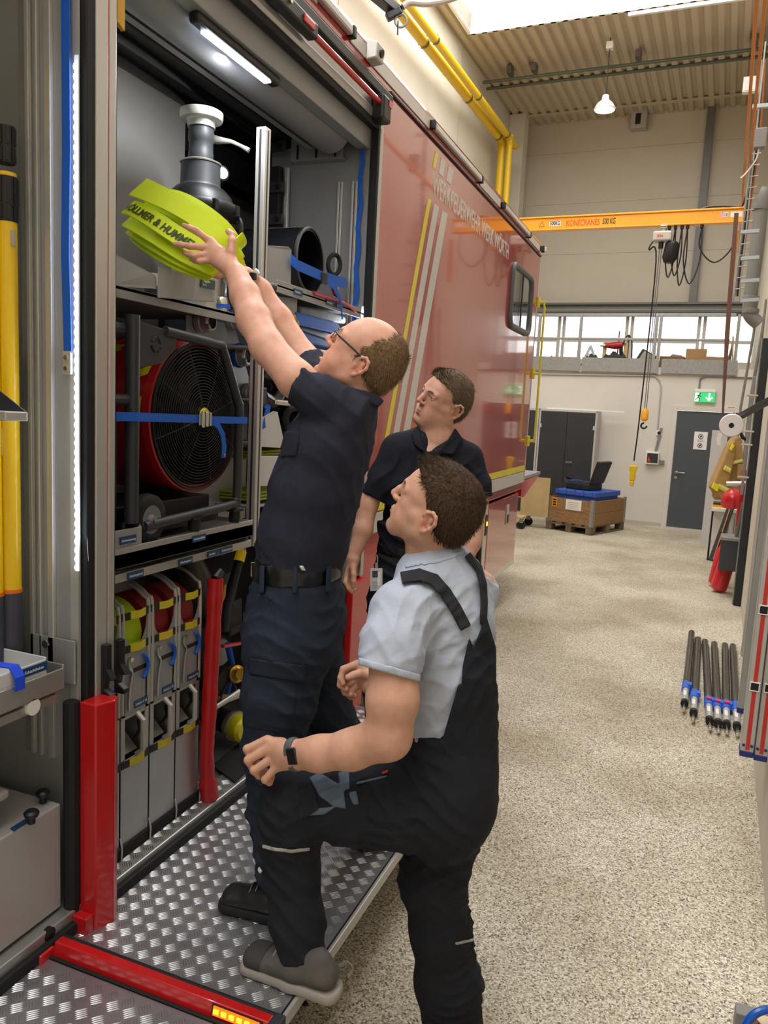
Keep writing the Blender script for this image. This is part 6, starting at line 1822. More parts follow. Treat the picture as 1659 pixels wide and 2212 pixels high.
for k in range(16):
    a = onb(1498 + k * 4.3, 765, B_LOW + .65)[0]
    hz_.tube(arc((a, B_LOW + .65, 2.86 + .03 * math.sin(k * .2)), .07, 0, 2 * PI, (0, 1, 0), (.2, 0, 1), 12)[:-1], .016, 6, closed=True)
o = hz_.build('ribbed_hose', M_BHOSE, loc=HW(ch_[0], B_LOW + .65, 2.8), smooth=True, kind='stuff')
tag(o, 'blue grey ribbed hose lying on the cardboard on the gallery', 'hose')
tl_ = thing('broom_bundle', 'bundle of leaning tool handles at the right gallery end', 'tools', HW(*gal(1570, 775)))
for k in range(5):
    a = gal(1556 + k * 7, 775)[0]
    MB(HALL).tube([(a, B_LOW + .4, 2.73), (a + .16 - .05 * k, B_LOW + .7, 3.0 + .08 * k)], .014, 6).build('handle', [M_BLACK, M_PALE, MATS['brown_pole'], M_BLACK, M_CARD][k], tl_)

# ---- carbon poles lying on the floor
M_CARB = mat('dark_carbon_tube', '3a352e', .35, coat=.3)
M_CAPB = mat('blue_clamp', '2f62c4', .45)
spec = [((1494, 1367), (1477, 1535), 'leftmost carbon lance pole on the floor'), ((1508, 1381), (1497, 1557), 'second carbon lance pole from the left on the floor'),
        ((1523, 1386), (1534, 1575), 'third carbon lance pole from the left on the floor'), ((1543, 1391), (1552, 1581), 'fourth carbon lance pole, middle right of the row'),
        ((1566, 1394), (1570, 1584), 'fifth carbon lance pole, second from the ladder'), ((1583, 1396), (1593, 1588), 'rightmost carbon lance pole closest to the ladder')]
rp_ = .022
for k, (pt_, pb_, lab) in enumerate(spec):
    zc_ = .028
    A_, B_ = onz(*pt_, zc_), onz(*pb_, zc_)
    dv = (A_ - B_)
    Ln = np.linalg.norm(dv)
    dv = dv / Ln
    t = thing('lance_pole', lab, 'pole', (B_[0], B_[1], 0), 'carbon poles laid in a row on the floor')
    tip, s1, s2, s3, s4 = B_, B_ + dv * .10, B_ + dv * .16, B_ + dv * .42, B_ + dv * .54
    sq = 1.0
    MB().cyl(s3, A_, rp_ + .004, 14).build('carbon_tube', M_CARB, t, smooth=True)
    MB().cyl(s2, s3, rp_ - .001, 14).build('silver_tube', M_ALUP, t, smooth=True)
    c_ = (s3 + s4) / 2
    MB().cyl(s3 - dv * .02, s4, rp_ + .006, 14).cbox(c_ + np.array([.02, 0, .015]), (.03, .06, .03)).build('blue_clamp', M_CAPB, t, bevel=.004)
    if k in (2, 3, 4):
        MB().cbox(c_ + np.array([0, -.02, rp_ + .012]), (.03, .03, .008)).build('red_button', mat('pink_red', 'd8365a', .5), t)
    MB().cyl(s1 + dv * .03, s2 + dv * .01, rp_ + .002, 14).build('black_end', M_BLACK, t, smooth=True)
    MB().tube([tip, tip + dv * .025, tip + dv * .05, s1 + dv * .035], [.008, .014, .009, .008], 10).build('steel_tip', M_STEEL, t, smooth=True)
    MB().cbox((s2 + s3) / 2 + np.array([-.004, 0, rp_ - .001]), (.018, .09, .003)).build('white_label', M_WHITE, t)

# ---- aluminium ladder sections leaning on the right wall
M_LRED = mat('red_ladder_film', 'c4342c', .5)
lad = thing('aluminium_ladder', 'aluminium ladder with red side bands hanging at the right edge', 'ladder', ond(1630, 1630, 3.3))
dl0 = 3.3


def hall_of(px, py, d):
    P = ond(px, py, d)
    return np.array([P @ _HXv, P @ _HYv, P[2]])


for k, (q0, q1, rungs) in enumerate((((1599, 1622), (1626, 1630), (.29, .62, .95, 1.28, 1.6)), ((1629, 1631), (1656, 1640), (.3, .64, .97)))):
    c0, c1 = hall_of(*q0, dl0), hall_of(*q1, dl0)
    a0, a1, b0, z0 = c0[0], min(c1[0], A_R - .006), c0[1], c0[2]
    st_ = MB(HALL).box((a0, b0, z0), (a1, b0 + .09, 2.9)).build('stile', M_ALUP, lad, bevel=.003)
    w_ = a1 - a0
    MB(HALL).box((a0 + w_ * .36, b0 - .002, z0 + .01), (a0 + w_ * .68, b0, 2.9)).build('red_band', M_LRED, st_)
    MB(HALL).box((a0 - .002, b0 - .004, z0 - .022), (a1 + .001, b0 + .092, z0 + .004)).build('blue_foot', mat('navy_plastic', '222c6e', .5), st_, bevel=.004)
    for cc_ in (.2, .82):
        MB(HALL).cyl((a0 + w_ * cc_, b0 - .005, z0 + .03), (a0 + w_ * cc_, b0, z0 + .03), .006, 10).build('rivet', MATS['navy_plastic'], st_)
    for zz in rungs:
        zz += z0
        am = a0 + w_ * .52
        loop = [(am + sx * .017, b0 - .003, zz + sz * .018) for sx, sz in ((-1, -1), (1, -1), (1, 1), (-1, 1))]
        MB(HALL).tube(loop, .004, 6, closed=True).build('rung_socket', M_WHITE, st_)
        MB(HALL).prism(loop, (0, -.002, 0)).build('rung_hole', M_BLACK, st_)
c0, c1 = hall_of(1593, 1530, 3.6), hall_of(1610, 1532, 3.6)
bp_ = MB(HALL).box((c0[0], c0[1], c0[2]), (A_R - .006, c0[1] + .05, 2.6)).build('rear_stile', M_ALU, lad, bevel=.003)
MB(HALL).box((c0[0] - .002, c0[1] - .004, c0[2] - .02), (c1[0] + .02, c0[1] + .05, c0[2] + .003)).build('blue_foot', MATS['navy_plastic'], bp_)

# ---- blue cable drum corner at lower right
dr_ = thing('cable_drum', 'blue round handle of a red and yellow drum at the lower right corner', 'cable drum', onz(1640, 2212, .0))
c = onz(1664, 2240, .16)
MB().tube(arc(c, .075, 0, 2 * PI, RC[0], -RC[1], 28)[:-1], .011, 10, closed=True).build('blue_ring', mat('glossy_blue', '0b4ea6', .3, coat=.3), dr_, smooth=True)
MB().cyl(onz(1663, 2206, .17) , onz(1663, 2245, .02), .035, 18).build('red_can', mat('can_red', 'a01c28', .4), dr_, smooth=True)
MB().lathe([(.0, .0), (.034, 0), (.036, .004)], onz(1663, 2206, .172), (0, 0, 1), 18).build('cream_lid', mat('cream_lid', 'd8c7a0', .5), dr_)
MB().cbox(onz(1610, 2205, .05), (.06, .05, .07)).build('grey_block', M_GREYPIPE, dr_, bevel=.004)

# ================================================================== PEOPLE: implicit surfaces meshed with surface nets
class Field:
    def __init__(self, lo, hi, res):
        self.lo = np.array(lo, float)
        self.res = res
        self.n = np.maximum(2, np.ceil((np.array(hi) - self.lo) / res).astype(int) + 1)
        self.ax = [(self.lo[i] + np.arange(self.n[i]) * res).astype(np.float32) for i in range(3)]
        self.f = np.full(tuple(self.n), 1.0, np.float32)

    def sub(self, lo, hi):
        i0 = np.clip(np.floor((np.array(lo) - self.lo) / self.res).astype(int), 0, self.n)
        i1 = np.clip(np.ceil((np.array(hi) - self.lo) / self.res).astype(int) + 1, 0, self.n)
        return tuple(slice(a, b) for a, b in zip(i0, i1))

    def ec(self, a, b, ra, rb, u=None, k=0.01, op='add', cap=None):
        """tapered elliptical capsule from a to b; (ru, rv) at both ends, u = direction of ru"""
        a, b = np.array(a, float), np.array(b, float)
        ra = (ra, ra) if np.isscalar(ra) else ra
        rb = (rb, rb) if np.isscalar(rb) else rb
        d = b - a
        L = max(np.linalg.norm(d), 1e-6)
        d = d / L
        if u is None:
            u = np.cross(d, [0.3, 0.5, 0.81])
        u = np.array(u, float)
        u = u - d * (u @ d)
        if np.linalg.norm(u) < 1e-6:
            u = np.cross(d, [0.3, 0.5, 0.81])
        u /= np.linalg.norm(u)
        v = np.cross(d, u)
        m = max(max(ra), max(rb)) + k + 3 * self.res
        s = self.sub(np.minimum(a, b) - m, np.maximum(a, b) + m)
        X = self.ax[0][s[0]][:, None, None] - a[0]
        Y = self.ax[1][s[1]][None, :, None] - a[1]
        Z = self.ax[2][s[2]][None, None, :] - a[2]
        if X.size == 0 or Y.size == 0 or Z.size == 0:
            return self
        t0 = X * d[0] + Y * d[1] + Z * d[2]
        t = np.clip(t0, 0, L)
        qa = t0 - t
        t = t / L
        qu = X * u[0] + Y * u[1] + Z * u[2]
        qv = X * v[0] + Y * v[1] + Z * v[2]
        ru = ra[0] + (rb[0] - ra[0]) * t
        rv = ra[1] + (rb[1] - ra[1]) * t
        rw = np.minimum(ru, rv) if cap is None else np.full_like(ru, cap)
        k0 = np.sqrt((qu / ru) ** 2 + (qv / rv) ** 2 + (qa / rw) ** 2)
        k1 = np.sqrt((qu / ru ** 2) ** 2 + (qv / rv ** 2) ** 2 + (qa / rw ** 2) ** 2)
        D = np.where(k1 > 1e-6, k0 * (k0 - 1) / np.maximum(k1, 1e-6), -np.minimum(ru, rv)).astype(np.float32)
        F = self.f[s]
        if op == 'add':
            h = np.clip(0.5 + 0.5 * (F - D) / k, 0, 1)
            self.f[s] = F + (D - F) * h - k * h * (1 - h)
        else:
            D = -D
            h = np.clip(0.5 - 0.5 * (F - D) / k, 0, 1)
            self.f[s] = F + (D - F) * h + k * h * (1 - h)
        return self

    def ball(self, c, r, k=0.01, op='add'):
        c = np.array(c, float)
        if np.isscalar(r):
            return self.ec(c - [0, 0, 1e-4], c + [0, 0, 1e-4], r, r, None, k, op)
        return self

    def plane(self, p, n, lo=None, hi=None):
        """keep the side n points away from (cut off what lies in front of the plane)"""
        n = np.array(n, float)
        n /= np.linalg.norm(n)
        s = tuple(slice(None) for _ in range(3)) if lo is None else self.sub(lo, hi)
        D = (self.ax[0][s[0]][:, None, None] - p[0]) * n[0] + (self.ax[1][s[1]][None, :, None] - p[1]) * n[1] + (self.ax[2][s[2]][None, None, :] - p[2]) * n[2]
        self.f[s] = np.maximum(self.f[s], D.astype(np.float32))
        return self

    def func(self, fn, lo=None, hi=None):
        s = tuple(slice(None) for _ in range(3)) if lo is None else self.sub(lo, hi)
        X = self.ax[0][s[0]][:, None, None]
        Y = self.ax[1][s[1]][None, :, None]
        Z = self.ax[2][s[2]][None, None, :]
        self.f[s] = fn(self.f[s], X, Y, Z).astype(np.float32)
        return self

    def mesh(self, smooth=1):
        f = self.f
        s = f < 0
        n0, n1, n2 = f.shape
        allv = np.ones((n0 - 1, n1 - 1, n2 - 1), bool)
        anyv = np.zeros_like(allv)
        for i in (0, 1):
            for j in (0, 1):
                for k in (0, 1):
                    c = s[i:n0 - 1 + i, j:n1 - 1 + j, k:n2 - 1 + k]
                    allv &= c
                    anyv |= c
        cells = np.argwhere(anyv & ~allv)
        idx = -np.ones((n0 - 1, n1 - 1, n2 - 1), np.int32)
        idx[cells[:, 0], cells[:, 1], cells[:, 2]] = np.arange(len(cells))
        acc = np.zeros((len(cells), 3))
        cnt = np.zeros(len(cells))
        C8 = {}
        for i in (0, 1):
            for j in (0, 1):
                for k in (0, 1):
                    C8[(i, j, k)] = f[cells[:, 0] + i, cells[:, 1] + j, cells[:, 2] + k].astype(float)
        for p in C8:
            for ax in range(3):
                if p[ax] == 0:
                    q = list(p)
                    q[ax] = 1
                    va, vb = C8[p], C8[tuple(q)]
                    m = (va < 0) != (vb < 0)
                    t = np.where(m, va / np.where(m, va - vb, 1), 0)
                    w = np.array(p, float)[None, :].repeat(len(cells), 0)
                    w[:, ax] += t
                    acc += w * m[:, None]
                    cnt += m
        V_ = (cells + acc / np.maximum(cnt, 1)[:, None]) * self.res + self.lo
        faces = []
        for ax in range(3):
            o1, o2 = [(1, 2), (2, 0), (0, 1)][ax]
            sl0 = [slice(None)] * 3
            sl1 = [slice(None)] * 3
            sl0[ax] = slice(0, f.shape[ax] - 1)
            sl1[ax] = slice(1, f.shape[ax])
            for o in (o1, o2):
                sl0[o] = slice(1, f.shape[o] - 1)
                sl1[o] = slice(1, f.shape[o] - 1)
            a, b = s[tuple(sl0)], s[tuple(sl1)]
            e = np.argwhere(a != b)
            if len(e) == 0:
                continue
            flip = a[e[:, 0], e[:, 1], e[:, 2]]
            base = e.copy()
            base[:, o1] += 1
            base[:, o2] += 1
            q = []
            for da, db in ((-1, -1), (0, -1), (0, 0), (-1, 0)):
                c = base.copy()
                c[:, o1] += da
                c[:, o2] += db
                q.append(idx[c[:, 0], c[:, 1], c[:, 2]])
            q = np.stack(q, 1)
            q[~flip] = q[~flip][:, ::-1]
            faces.append(q)
        F_ = np.concatenate(faces) if faces else np.zeros((0, 4), int)
        F_ = F_[(F_ >= 0).all(1)]
        for _ in range(smooth):
            e = np.concatenate([F_[:, [0, 1]], F_[:, [1, 2]], F_[:, [2, 3]], F_[:, [3, 0]]])
            acc = np.zeros_like(V_)
            cn = np.zeros(len(V_))
            for c in range(3):
                acc[:, c] = np.bincount(e[:, 0], V_[e[:, 1], c], len(V_)) + np.bincount(e[:, 1], V_[e[:, 0], c], len(V_))
            cn = np.bincount(e[:, 0], minlength=len(V_)) + np.bincount(e[:, 1], minlength=len(V_))
            V_ = V_ * .5 + .5 * acc / np.maximum(cn, 1)[:, None]
        return V_, F_


def np_object(name, V_, F_, m, parent=None, loc=None, tint=None):
    me = bpy.data.meshes.new(name)
    off = np.array(root_loc(parent)) if parent else (np.array(loc) if loc is not None else np.zeros(3))
    me.vertices.add(len(V_))
    me.vertices.foreach_set('co', (V_ - off).astype(np.float32).ravel())
    nf, w = F_.shape
    me.loops.add(nf * w)
    me.loops.foreach_set('vertex_index', F_.astype(np.int32).ravel())
    me.polygons.add(nf)
    me.polygons.foreach_set('loop_start', np.arange(0, nf * w, w, dtype=np.int32))
    me.polygons.foreach_set('use_smooth', np.ones(nf, bool))
    me.update(calc_edges=True)
    me.validate()
    if tint is not None:
        at = me.color_attributes.new('tint', 'FLOAT_COLOR', 'POINT')
        c = np.ones((len(V_), 4), np.float32)
        c[:, :3] = tint
        at.data.foreach_set('color', c.ravel())
    me.materials.append(m)
    o = bpy.data.objects.new(name, me)
    COL.objects.link(o)
    if parent:
        o.parent = parent
    else:
        o.location = V(off)
    return o


def skin_material(name, col, rough=.5):
    m = mat(name, col, rough, bump=.12, bscale=420, sss=0.12, spec=.4)
    nt = m.node_tree
    b = nt.nodes['Principled BSDF']
    a = nt.nodes.new('ShaderNodeAttribute')
    a.attribute_name = 'tint'
    n = nt.nodes.new('ShaderNodeTexNoise')
    n.inputs['Scale'].default_value = 38
    tc = nt.nodes.new('ShaderNodeTexCoord')
    nt.links.new(tc.outputs['Object'], n.inputs['Vector'])
    r = nt.nodes.new('ShaderNodeValToRGB')
    c = lin(col)
    r.color_ramp.elements[0].position = .3
    r.color_ramp.elements[1].position = .75
    r.color_ramp.elements[0].color = (c[0] * .93, c[1] * .86, c[2] * .84, 1)
    r.color_ramp.elements[1].color = (min(1, c[0] * 1.04), c[1] * 1.05, c[2] * 1.05, 1)
    nt.links.new(n.outputs['Fac'], r.inputs['Fac'])
    mx = nt.nodes.new('ShaderNodeMix')
    mx.data_type = 'RGBA'
    mx.blend_type = 'MULTIPLY'
    mx.inputs[0].default_value = 1.0
    nt.links.new(r.outputs['Color'], mx.inputs[6])
    nt.links.new(a.outputs['Color'], mx.inputs[7])
    nt.links.new(mx.outputs[2], b.inputs['Base Color'])
    return m


EF = RC[2]


def pm(px, d):
    return px * d / FPX


def seg(F, p, q, k=.02, op='add', cap=None):
    """limb piece: p, q = (px, py, depth, half width in px, half depth in m or None)"""
    a, b = ond(*p[:3]), ond(*q[:3])
    wa, wb_ = pm(p[3], p[2]), pm(q[3], q[2])
    da = p[4] if len(p) > 4 and p[4] else wa
    db = q[4] if len(q) > 4 and q[4] else wb_
    d = b - a
    u = np.cross(d, EF)
    return F.ec(a, b, (wa, da), (wb_, db), u, k, op, cap)


def chain(F, pts, k=.015, op='add'):
    for p, q in zip(pts[:-1], pts[1:]):
        seg(F, p, q, k, op)


def finger(F, pts, k=.005):
    """pts: (px, py, depth, radius in m)"""
    for p, q in zip(pts[:-1], pts[1:]):
        F.ec(ond(*p[:3]), ond(*q[:3]), p[3], q[3], None, k)


class Head:
    def __init__(self, Q, T, sc=1.0):
        self.Q, self.T, self.sc = np.array(Q), np.array(T), sc
        # orthonormal frame
        u_, _, vt = np.linalg.svd(self.Q)
        self.Q = u_ @ vt

    def w(self, p):
        return self.T + self.Q @ (np.array(p, float) * self.sc)

    def local(self, P):
        return ((P - self.T) @ self.Q) / self.sc

    def e(self, F, a, b, ra, rb, u=None, k=.008, op='add', cap=None):
        s = self.sc
        ra = tuple(np.array(ra) * s) if not np.isscalar(ra) else ra * s
        rb = tuple(np.array(rb) * s) if not np.isscalar(rb) else rb * s
        F.ec(self.w(a), self.w(b), ra, rb, None if u is None else self.Q @ np.array(u, float), k * s, op, None if cap is None else cap * s)

    def skull(self, F, t=0.0, k=.02, ts=None):
        """cranium grown by t, by ts at the sides"""
        ts = t if ts is None else ts
        self.e(F, (-.020, -.001, .042), (-.002, .001, .047), (.085 + t, .076 + ts), (.085 + t, .076 + ts), (0, 0, 1), k, cap=.085 + t)
        self.e(F, (.030, 0, .06), (.040, 0, .052), (.055 + t, .062 + ts), (.052 + t, .060 + ts), (0, 0, 1), k, cap=.052 + t)
        self.e(F, (-.045, 0, .015), (-.05, 0, -.0), (.06 + t * .6, .057 + ts), (.05 + t * .6, .055 + ts), (1, 0, 0), k)

    def build(self, F, mouth_open=0.0, nose=1.0, jaw=1.0, ear=True, heavy=0.0):
        e = self.e
        self.skull(F)
        # face mass, cheeks, jaw, chin
        e(F, (.048, 0, .03), (.052, 0, -.04), (.046, .060), (.040, .047), (1, 0, 0), .02)
        for s in (-1, 1):
            e(F, (.055, s * .040, .004), (.03, s * .058, -.004), .022, .016, None, .02)
            e(F, (.0, s * (.056 + heavy * .006), -.045), (.068, s * .024, -.078 - mouth_open * .5), (.020, .018), (.018, .018), None, .02)
            e(F, (.0, s * .056, -.04), (-.005, s * .06, .02), .018, .018, None, .02)
            e(F, (.055, s * .034, -.035), (.06, s * .028, -.055), .022 + heavy * .006, .02 + heavy * .006, None, .02)
            e(F, (.012, s * .050, -.022), (.052, s * .034, -.036), (.028, .022), (.026, .022), (0, 0, 1), .03)
        e(F, (.080, -.008, -.078 - mouth_open), (.080, .008, -.078 - mouth_open), .0175 * jaw, .0175 * jaw, None, .016)
        e(F, (.03, 0, -.055), (.065, 0, -.075), (.03, .035), (.022, .025), (0, 0, 1), .02)
        # brow, nose
        for s in (-1, 1):
            e(F, (.091, s * .010, .041), (.076, s * .046, .040), .0095, .008, None, .012)
        e(F, (.090, 0, .036), (.104, 0, .014), .0085, .0085, None, .012)
        e(F, (.104, 0, .014), (.1125 * 1.0, 0, -.003), .0085, .0105 * nose, None, .008)
        for s in (-1, 1):
            e(F, (.100, s * .0115, -.009), (.106, s * .009, -.008), .0075, .0065, None, .006)
            e(F, (.108, s * .006, -.0165), (.110, s * .005, -.012), .003, .002, None, .003, 'sub')
        # eye sockets and lids
        for s in (-1, 1):
            e(F, (.106, s * .033, .027), (.098, s * .040, .026), .0145, .013, None, .012, 'sub')
            e(F, (.076, s * .033, .025), (.0765, s * .0335, .025), .0135, .0135, None, .003)
            e(F, (.0885, s * .022, .025), (.086, s * .044, .0245), (.0016, .004), (.0016, .004), (0, 0, 1), .002, 'sub')
            e(F, (.0875, s * .022, .0305), (.083, s * .046, .0295), .0035, .003, None, .004)
        # mouth
        e(F, (.078, 0, -.036), (.080, 0, -.05), (.020, .026), (.019, .026), (1, 0, 0), .014)
        mo = mouth_open
        for s in (-1, 1):
            e(F, (.1005, s * .004, -.0385), (.089, s * .024, -.0435), .0050, .0028, None, .005)
            e(F, (.0985, s * .002, -.0505 - mo), (.087, s * .023, -.0455 - mo * .4), .0060, .0028, None, .005)
            if mo > 0:
                e(F, (.104, s * .001, -.0445 - mo * .5), (.092, s * .018, -.0445 - mo * .4), (.0022 + mo * .45, .006), (.001 + mo * .2, .004), (0, 0, 1), .003, 'sub')
            else:
                e(F, (.1075, 0, -.0443), (.093, s * .024, -.0448), .0022, .0016, None, .003, 'sub')
        e(F, (.110, 0, -.022), (.107, 0, -.034), .0025, .0025, None, .006, 'sub')
        e(F, (.099, -.014, -.062 - mo), (.099, .014, -.062 - mo), .005, .005, None, .01, 'sub')
        if ear:
            for s in (-1, 1):
                pts = [(.006, .010), (.002, .026), (-.010, .034), (-.021, .029), (-.025, .014), (-.020, -.004), (-.011, -.018), (-.003, -.024)]
                out = [.075, .083, .090, .095, .096, .091, .084, .077]
                pts = [(a * 1.1, b * 1.08) for a, b in pts]
                for i in range(len(pts) - 1):
                    e(F, (pts[i][0], s * out[i], pts[i][1]), (pts[i + 1][0], s * out[i + 1], pts[i + 1][1]), .0045, .0045, None, .004)
                e(F, (-.008, s * .078, .022), (-.005, s * .076, -.016), (.013, .006), (.009, .006), (1, 0, 0), .004)
                e(F, (-.015, s * .086, .018), (-.014, s * .085, -.004), .0055, .004, None, .004)
                e(F, (-.003, s * .089, .006), (-.004, s * .086, -.008), (.0070, .007), (.0055, .007), (1, 0, 0), .003, 'sub')
                e(F, (.005, s * .079, .002), (.004, s * .078, -.006), .005, .005, None, .004)
                e(F, (-.004, s * .078, -.024), (-.003, s * .076, -.021), .007, .0065, None, .004)

    def tint(self, V_, lips=1.0, flush=1.0):
        L = self.local(V_)
        c = np.ones((len(V_), 3))

        def blob(p, r, col, w):
            d = np.sum(((L - np.array(p)) / np.array(r)) ** 2, axis=1)
            k = np.clip(1 - d, 0, 1)[:, None] * w
            c[:] = c * (1 - k) + c * np.array(col) * k
        for s in (-1, 1):
            blob((.075, s * .042, -.012), (.035, .03, .03), (1.0, .80, .78), .7 * flush)
            blob((-.01, s * .085, .0), (.03, .02, .035), (1.0, .78, .74), .8 * flush)
            blob((.092, s * .033, .026), (.03, .018, .014), (.88, .80, .80), .6)
        blob((.112, 0, -.005), (.02, .018, .016), (1.0, .76, .74), .7 * flush)
        blob((.102, 0, -.0395), (.012, .022, .006), (.92, .62, .62), .9 * lips)
        blob((.100, 0, -.050), (.012, .021, .007), (.92, .62, .62), .9 * lips)
        blob((.07, 0, -.07), (.07, .07, .035), (.93, .90, .90), .5)
        return c

    def features(self, parent, iris='5d6f78', brow='5a4632'):
        """eyes and brows as parts of the person"""
        for s in (-1, 1):
            c = self.w((.0765, s * .033, .0252))
            f = self.Q[:, 0] * .93 + self.Q[:, 1] * (s * .12) + self.Q[:, 2] * .25
            f = f / np.linalg.norm(f)
            ey = MB().lathe([(.0, -.0125), (.009, -.009), (.0125, 0), (.009, .0092), (.0, .0128)], c, f, 16).build('eye', mat('eye_white', 'd9d4cc', .25), parent, smooth=True)
            MB().lathe([(.0058, .0118), (.005, .0126), (.0, .0132)], c, f, 14).build('iris', mat('iris_' + iris, iris, .2), ey, smooth=True)
            MB().lathe([(.0025, .0131), (.0, .0136)], c, f, 10).build('pupil', M_BLACK, ey)
            pts = [self.w(p) for p in ((.0985, s * .012, .0415), (.097, s * .022, .0455), (.0895, s * .036, .0465), (.079, s * .047, .0425))]
            MB().tube(bez(pts, 4), [(.0036, .002)] * 5 + [(.0034, .002)] * 4 + [(.002, .0012)] * 4, 8).build('eyebrow', mat('brow_' + brow, brow, .8), parent, smooth=True)

    def hair(self, parent, m, fline, t=.010, res=.0035, strands=3500, length=.016, lo_u=-.07, top=None, tuft=0.0, seed=1, ts=.004, messy=.16, lift=.22):
        lo, hi = self.T - .17, self.T + .19
        F = Field(lo, hi, res)
        self.skull(F, t, .02, ts)
        Q, T, sc = self.Q, self.T, self.sc

        def cut(f, X, Y, Z):
            x, y, z = X - T[0], Y - T[1], Z - T[2]
            lf = (x * Q[0, 0] + y * Q[1, 0] + z * Q[2, 0]) / sc
            ls = (x * Q[0, 1] + y * Q[1, 1] + z * Q[2, 1]) / sc
            lu = (x * Q[0, 2] + y * Q[1, 2] + z * Q[2, 2]) / sc
            wob = .004 * np.sin(lu * 190 + ls * 60) + .003 * np.sin(ls * 210 + 1)
            us = np.array([p[0] for p in fline])
            fs = np.array([p[1] for p in fline])
            fl = np.interp(lu.ravel(), us, fs).reshape(lu.shape)
            g = (lf - fl - wob)
            g = np.maximum(g, (lo_u - lu - wob))
            tex = .0006 * np.sin(lf * 300 + 4 * np.sin(ls * 90)) * np.sin(ls * 330 + lu * 120)
            # thin the hair towards its own edge
            return np.maximum(f + tex, g * .9)
        F.func(cut)
        V_, F_ = F.mesh(1)
        # strands
        rng_ = np.random.RandomState(seed)
        fc = V_[F_]
        cen = fc.mean(1)
        nrm = np.cross(fc[:, 2] - fc[:, 0], fc[:, 3] - fc[:, 1])
        nl = np.linalg.norm(nrm, axis=1)
        nrm = nrm / np.maximum(nl, 1e-9)[:, None]
        Lc = self.local(cen)
        out = cen - self.w((-.015, 0, .03))
        keep = np.einsum('ij,ij->i', nrm, out) > .02
        ids = np.nonzero(keep)[0]
        pick = rng_.choice(ids, strands, p=(nl[ids] / nl[ids].sum()))
        p0 = cen[pick] + rng_.normal(0, .001, (strands, 3))
        n = nrm[pick]
        l = Lc[pick]
        # flow: forward on top, down and back on the sides
        tmix = np.clip((l[:, 2] - .06) / .05, 0, 1)[:, None]
        flow = (self.Q[:, 0][None] * .8 + self.Q[:, 2][None] * .1) * tmix + (-self.Q[:, 2][None] * .9 - self.Q[:, 0][None] * .35) * (1 - tmix)
        dirv = n * lift + flow * .9 + rng_.normal(0, messy, (strands, 3))
        if tuft:
            fr = np.clip((l[:, 0] - .02) / .06, 0, 1)[:, None] * tmix
            dirv += (self.Q[:, 2][None] * 1.2) * fr * tuft
        dirv -= n * np.minimum(0, np.einsum('ij,ij->i', dirv, n) - .12)[:, None]
        dirv /= np.linalg.norm(dirv, axis=1)[:, None]
        Ls = length * rng_.uniform(.6, 1.25, strands)[:, None]
        if tuft:
            Ls = Ls * (1 + .9 * tuft * fr)
        side = np.cross(dirv, n)
        side /= np.maximum(np.linalg.norm(side, axis=1), 1e-9)[:, None]
        w = .0009
        a = p0 - n * .002
        b_ = a + dirv * Ls * .55
        c_ = b_ + (dirv * .9 - n * .25) * Ls * .5
        SV = np.stack([a - side * w, a + side * w, b_ + side * w * .8, b_ - side * w * .8, c_ + side * w * .2, c_ - side * w * .2], 1).reshape(-1, 3)
        base = np.arange(strands)[:, None] * 6
        SF = np.concatenate([base + np.array([[0, 1, 2, 3]]), base + np.array([[3, 2, 4, 5]])])
        VV = np.concatenate([V_, SV])
        FF = np.concatenate([F_, SF + len(V_)])
        o = np_object('hair', VV, FF, m, parent)
        o['kind'] = 'stuff'
        return o


def hair_material(name, c0, c1, rough=.45):
    m = mat(name, c0, .62, spec=.12)
    nt = m.node_tree
    b = nt.nodes['Principled BSDF']
    n = nt.nodes.new('ShaderNodeTexNoise')
    n.inputs['Scale'].default_value = 150
    tc = nt.nodes.new('ShaderNodeTexCoord')
    nt.links.new(tc.outputs['Object'], n.inputs['Vector'])
    r = nt.nodes.new('ShaderNodeValToRGB')
    r.color_ramp.elements[0].position = .2
    r.color_ramp.elements[1].position = .8
    r.color_ramp.elements[0].color = (*lin(c0), 1)
    r.color_ramp.elements[1].color = (*lin(c1), 1)
    nt.links.new(n.outputs['Fac'], r.inputs['Fac'])
    nt.links.new(r.outputs['Color'], b.inputs['Base Color'])
    return m


def folds(F, amp, specs, lo=None, hi=None):
    """soft cloth folds: specs = (kx, ky, kz, phase, warp) waves in space"""
    def fn(f, X, Y, Z):
        g = 0
        for (kx, ky, kz, ph, wv) in specs:
            q = X * kx + Y * ky + Z * kz + ph
            q2 = X * ky - Y * kz + Z * kx * .7
            w = np.sin(q + wv * np.sin(q2 * .45))
            mask = np.clip(.35 + np.sin(X * kz * .23 + Y * kx * .31 + Z * ky * .27 + ph * 2), 0, 1)
            g = g + ((1 - np.abs(w)) ** 1.6 * 1.7 - .5) * mask
        return f - amp * g / max(1, len(specs) * .6)
    F.func(fn, lo, hi)


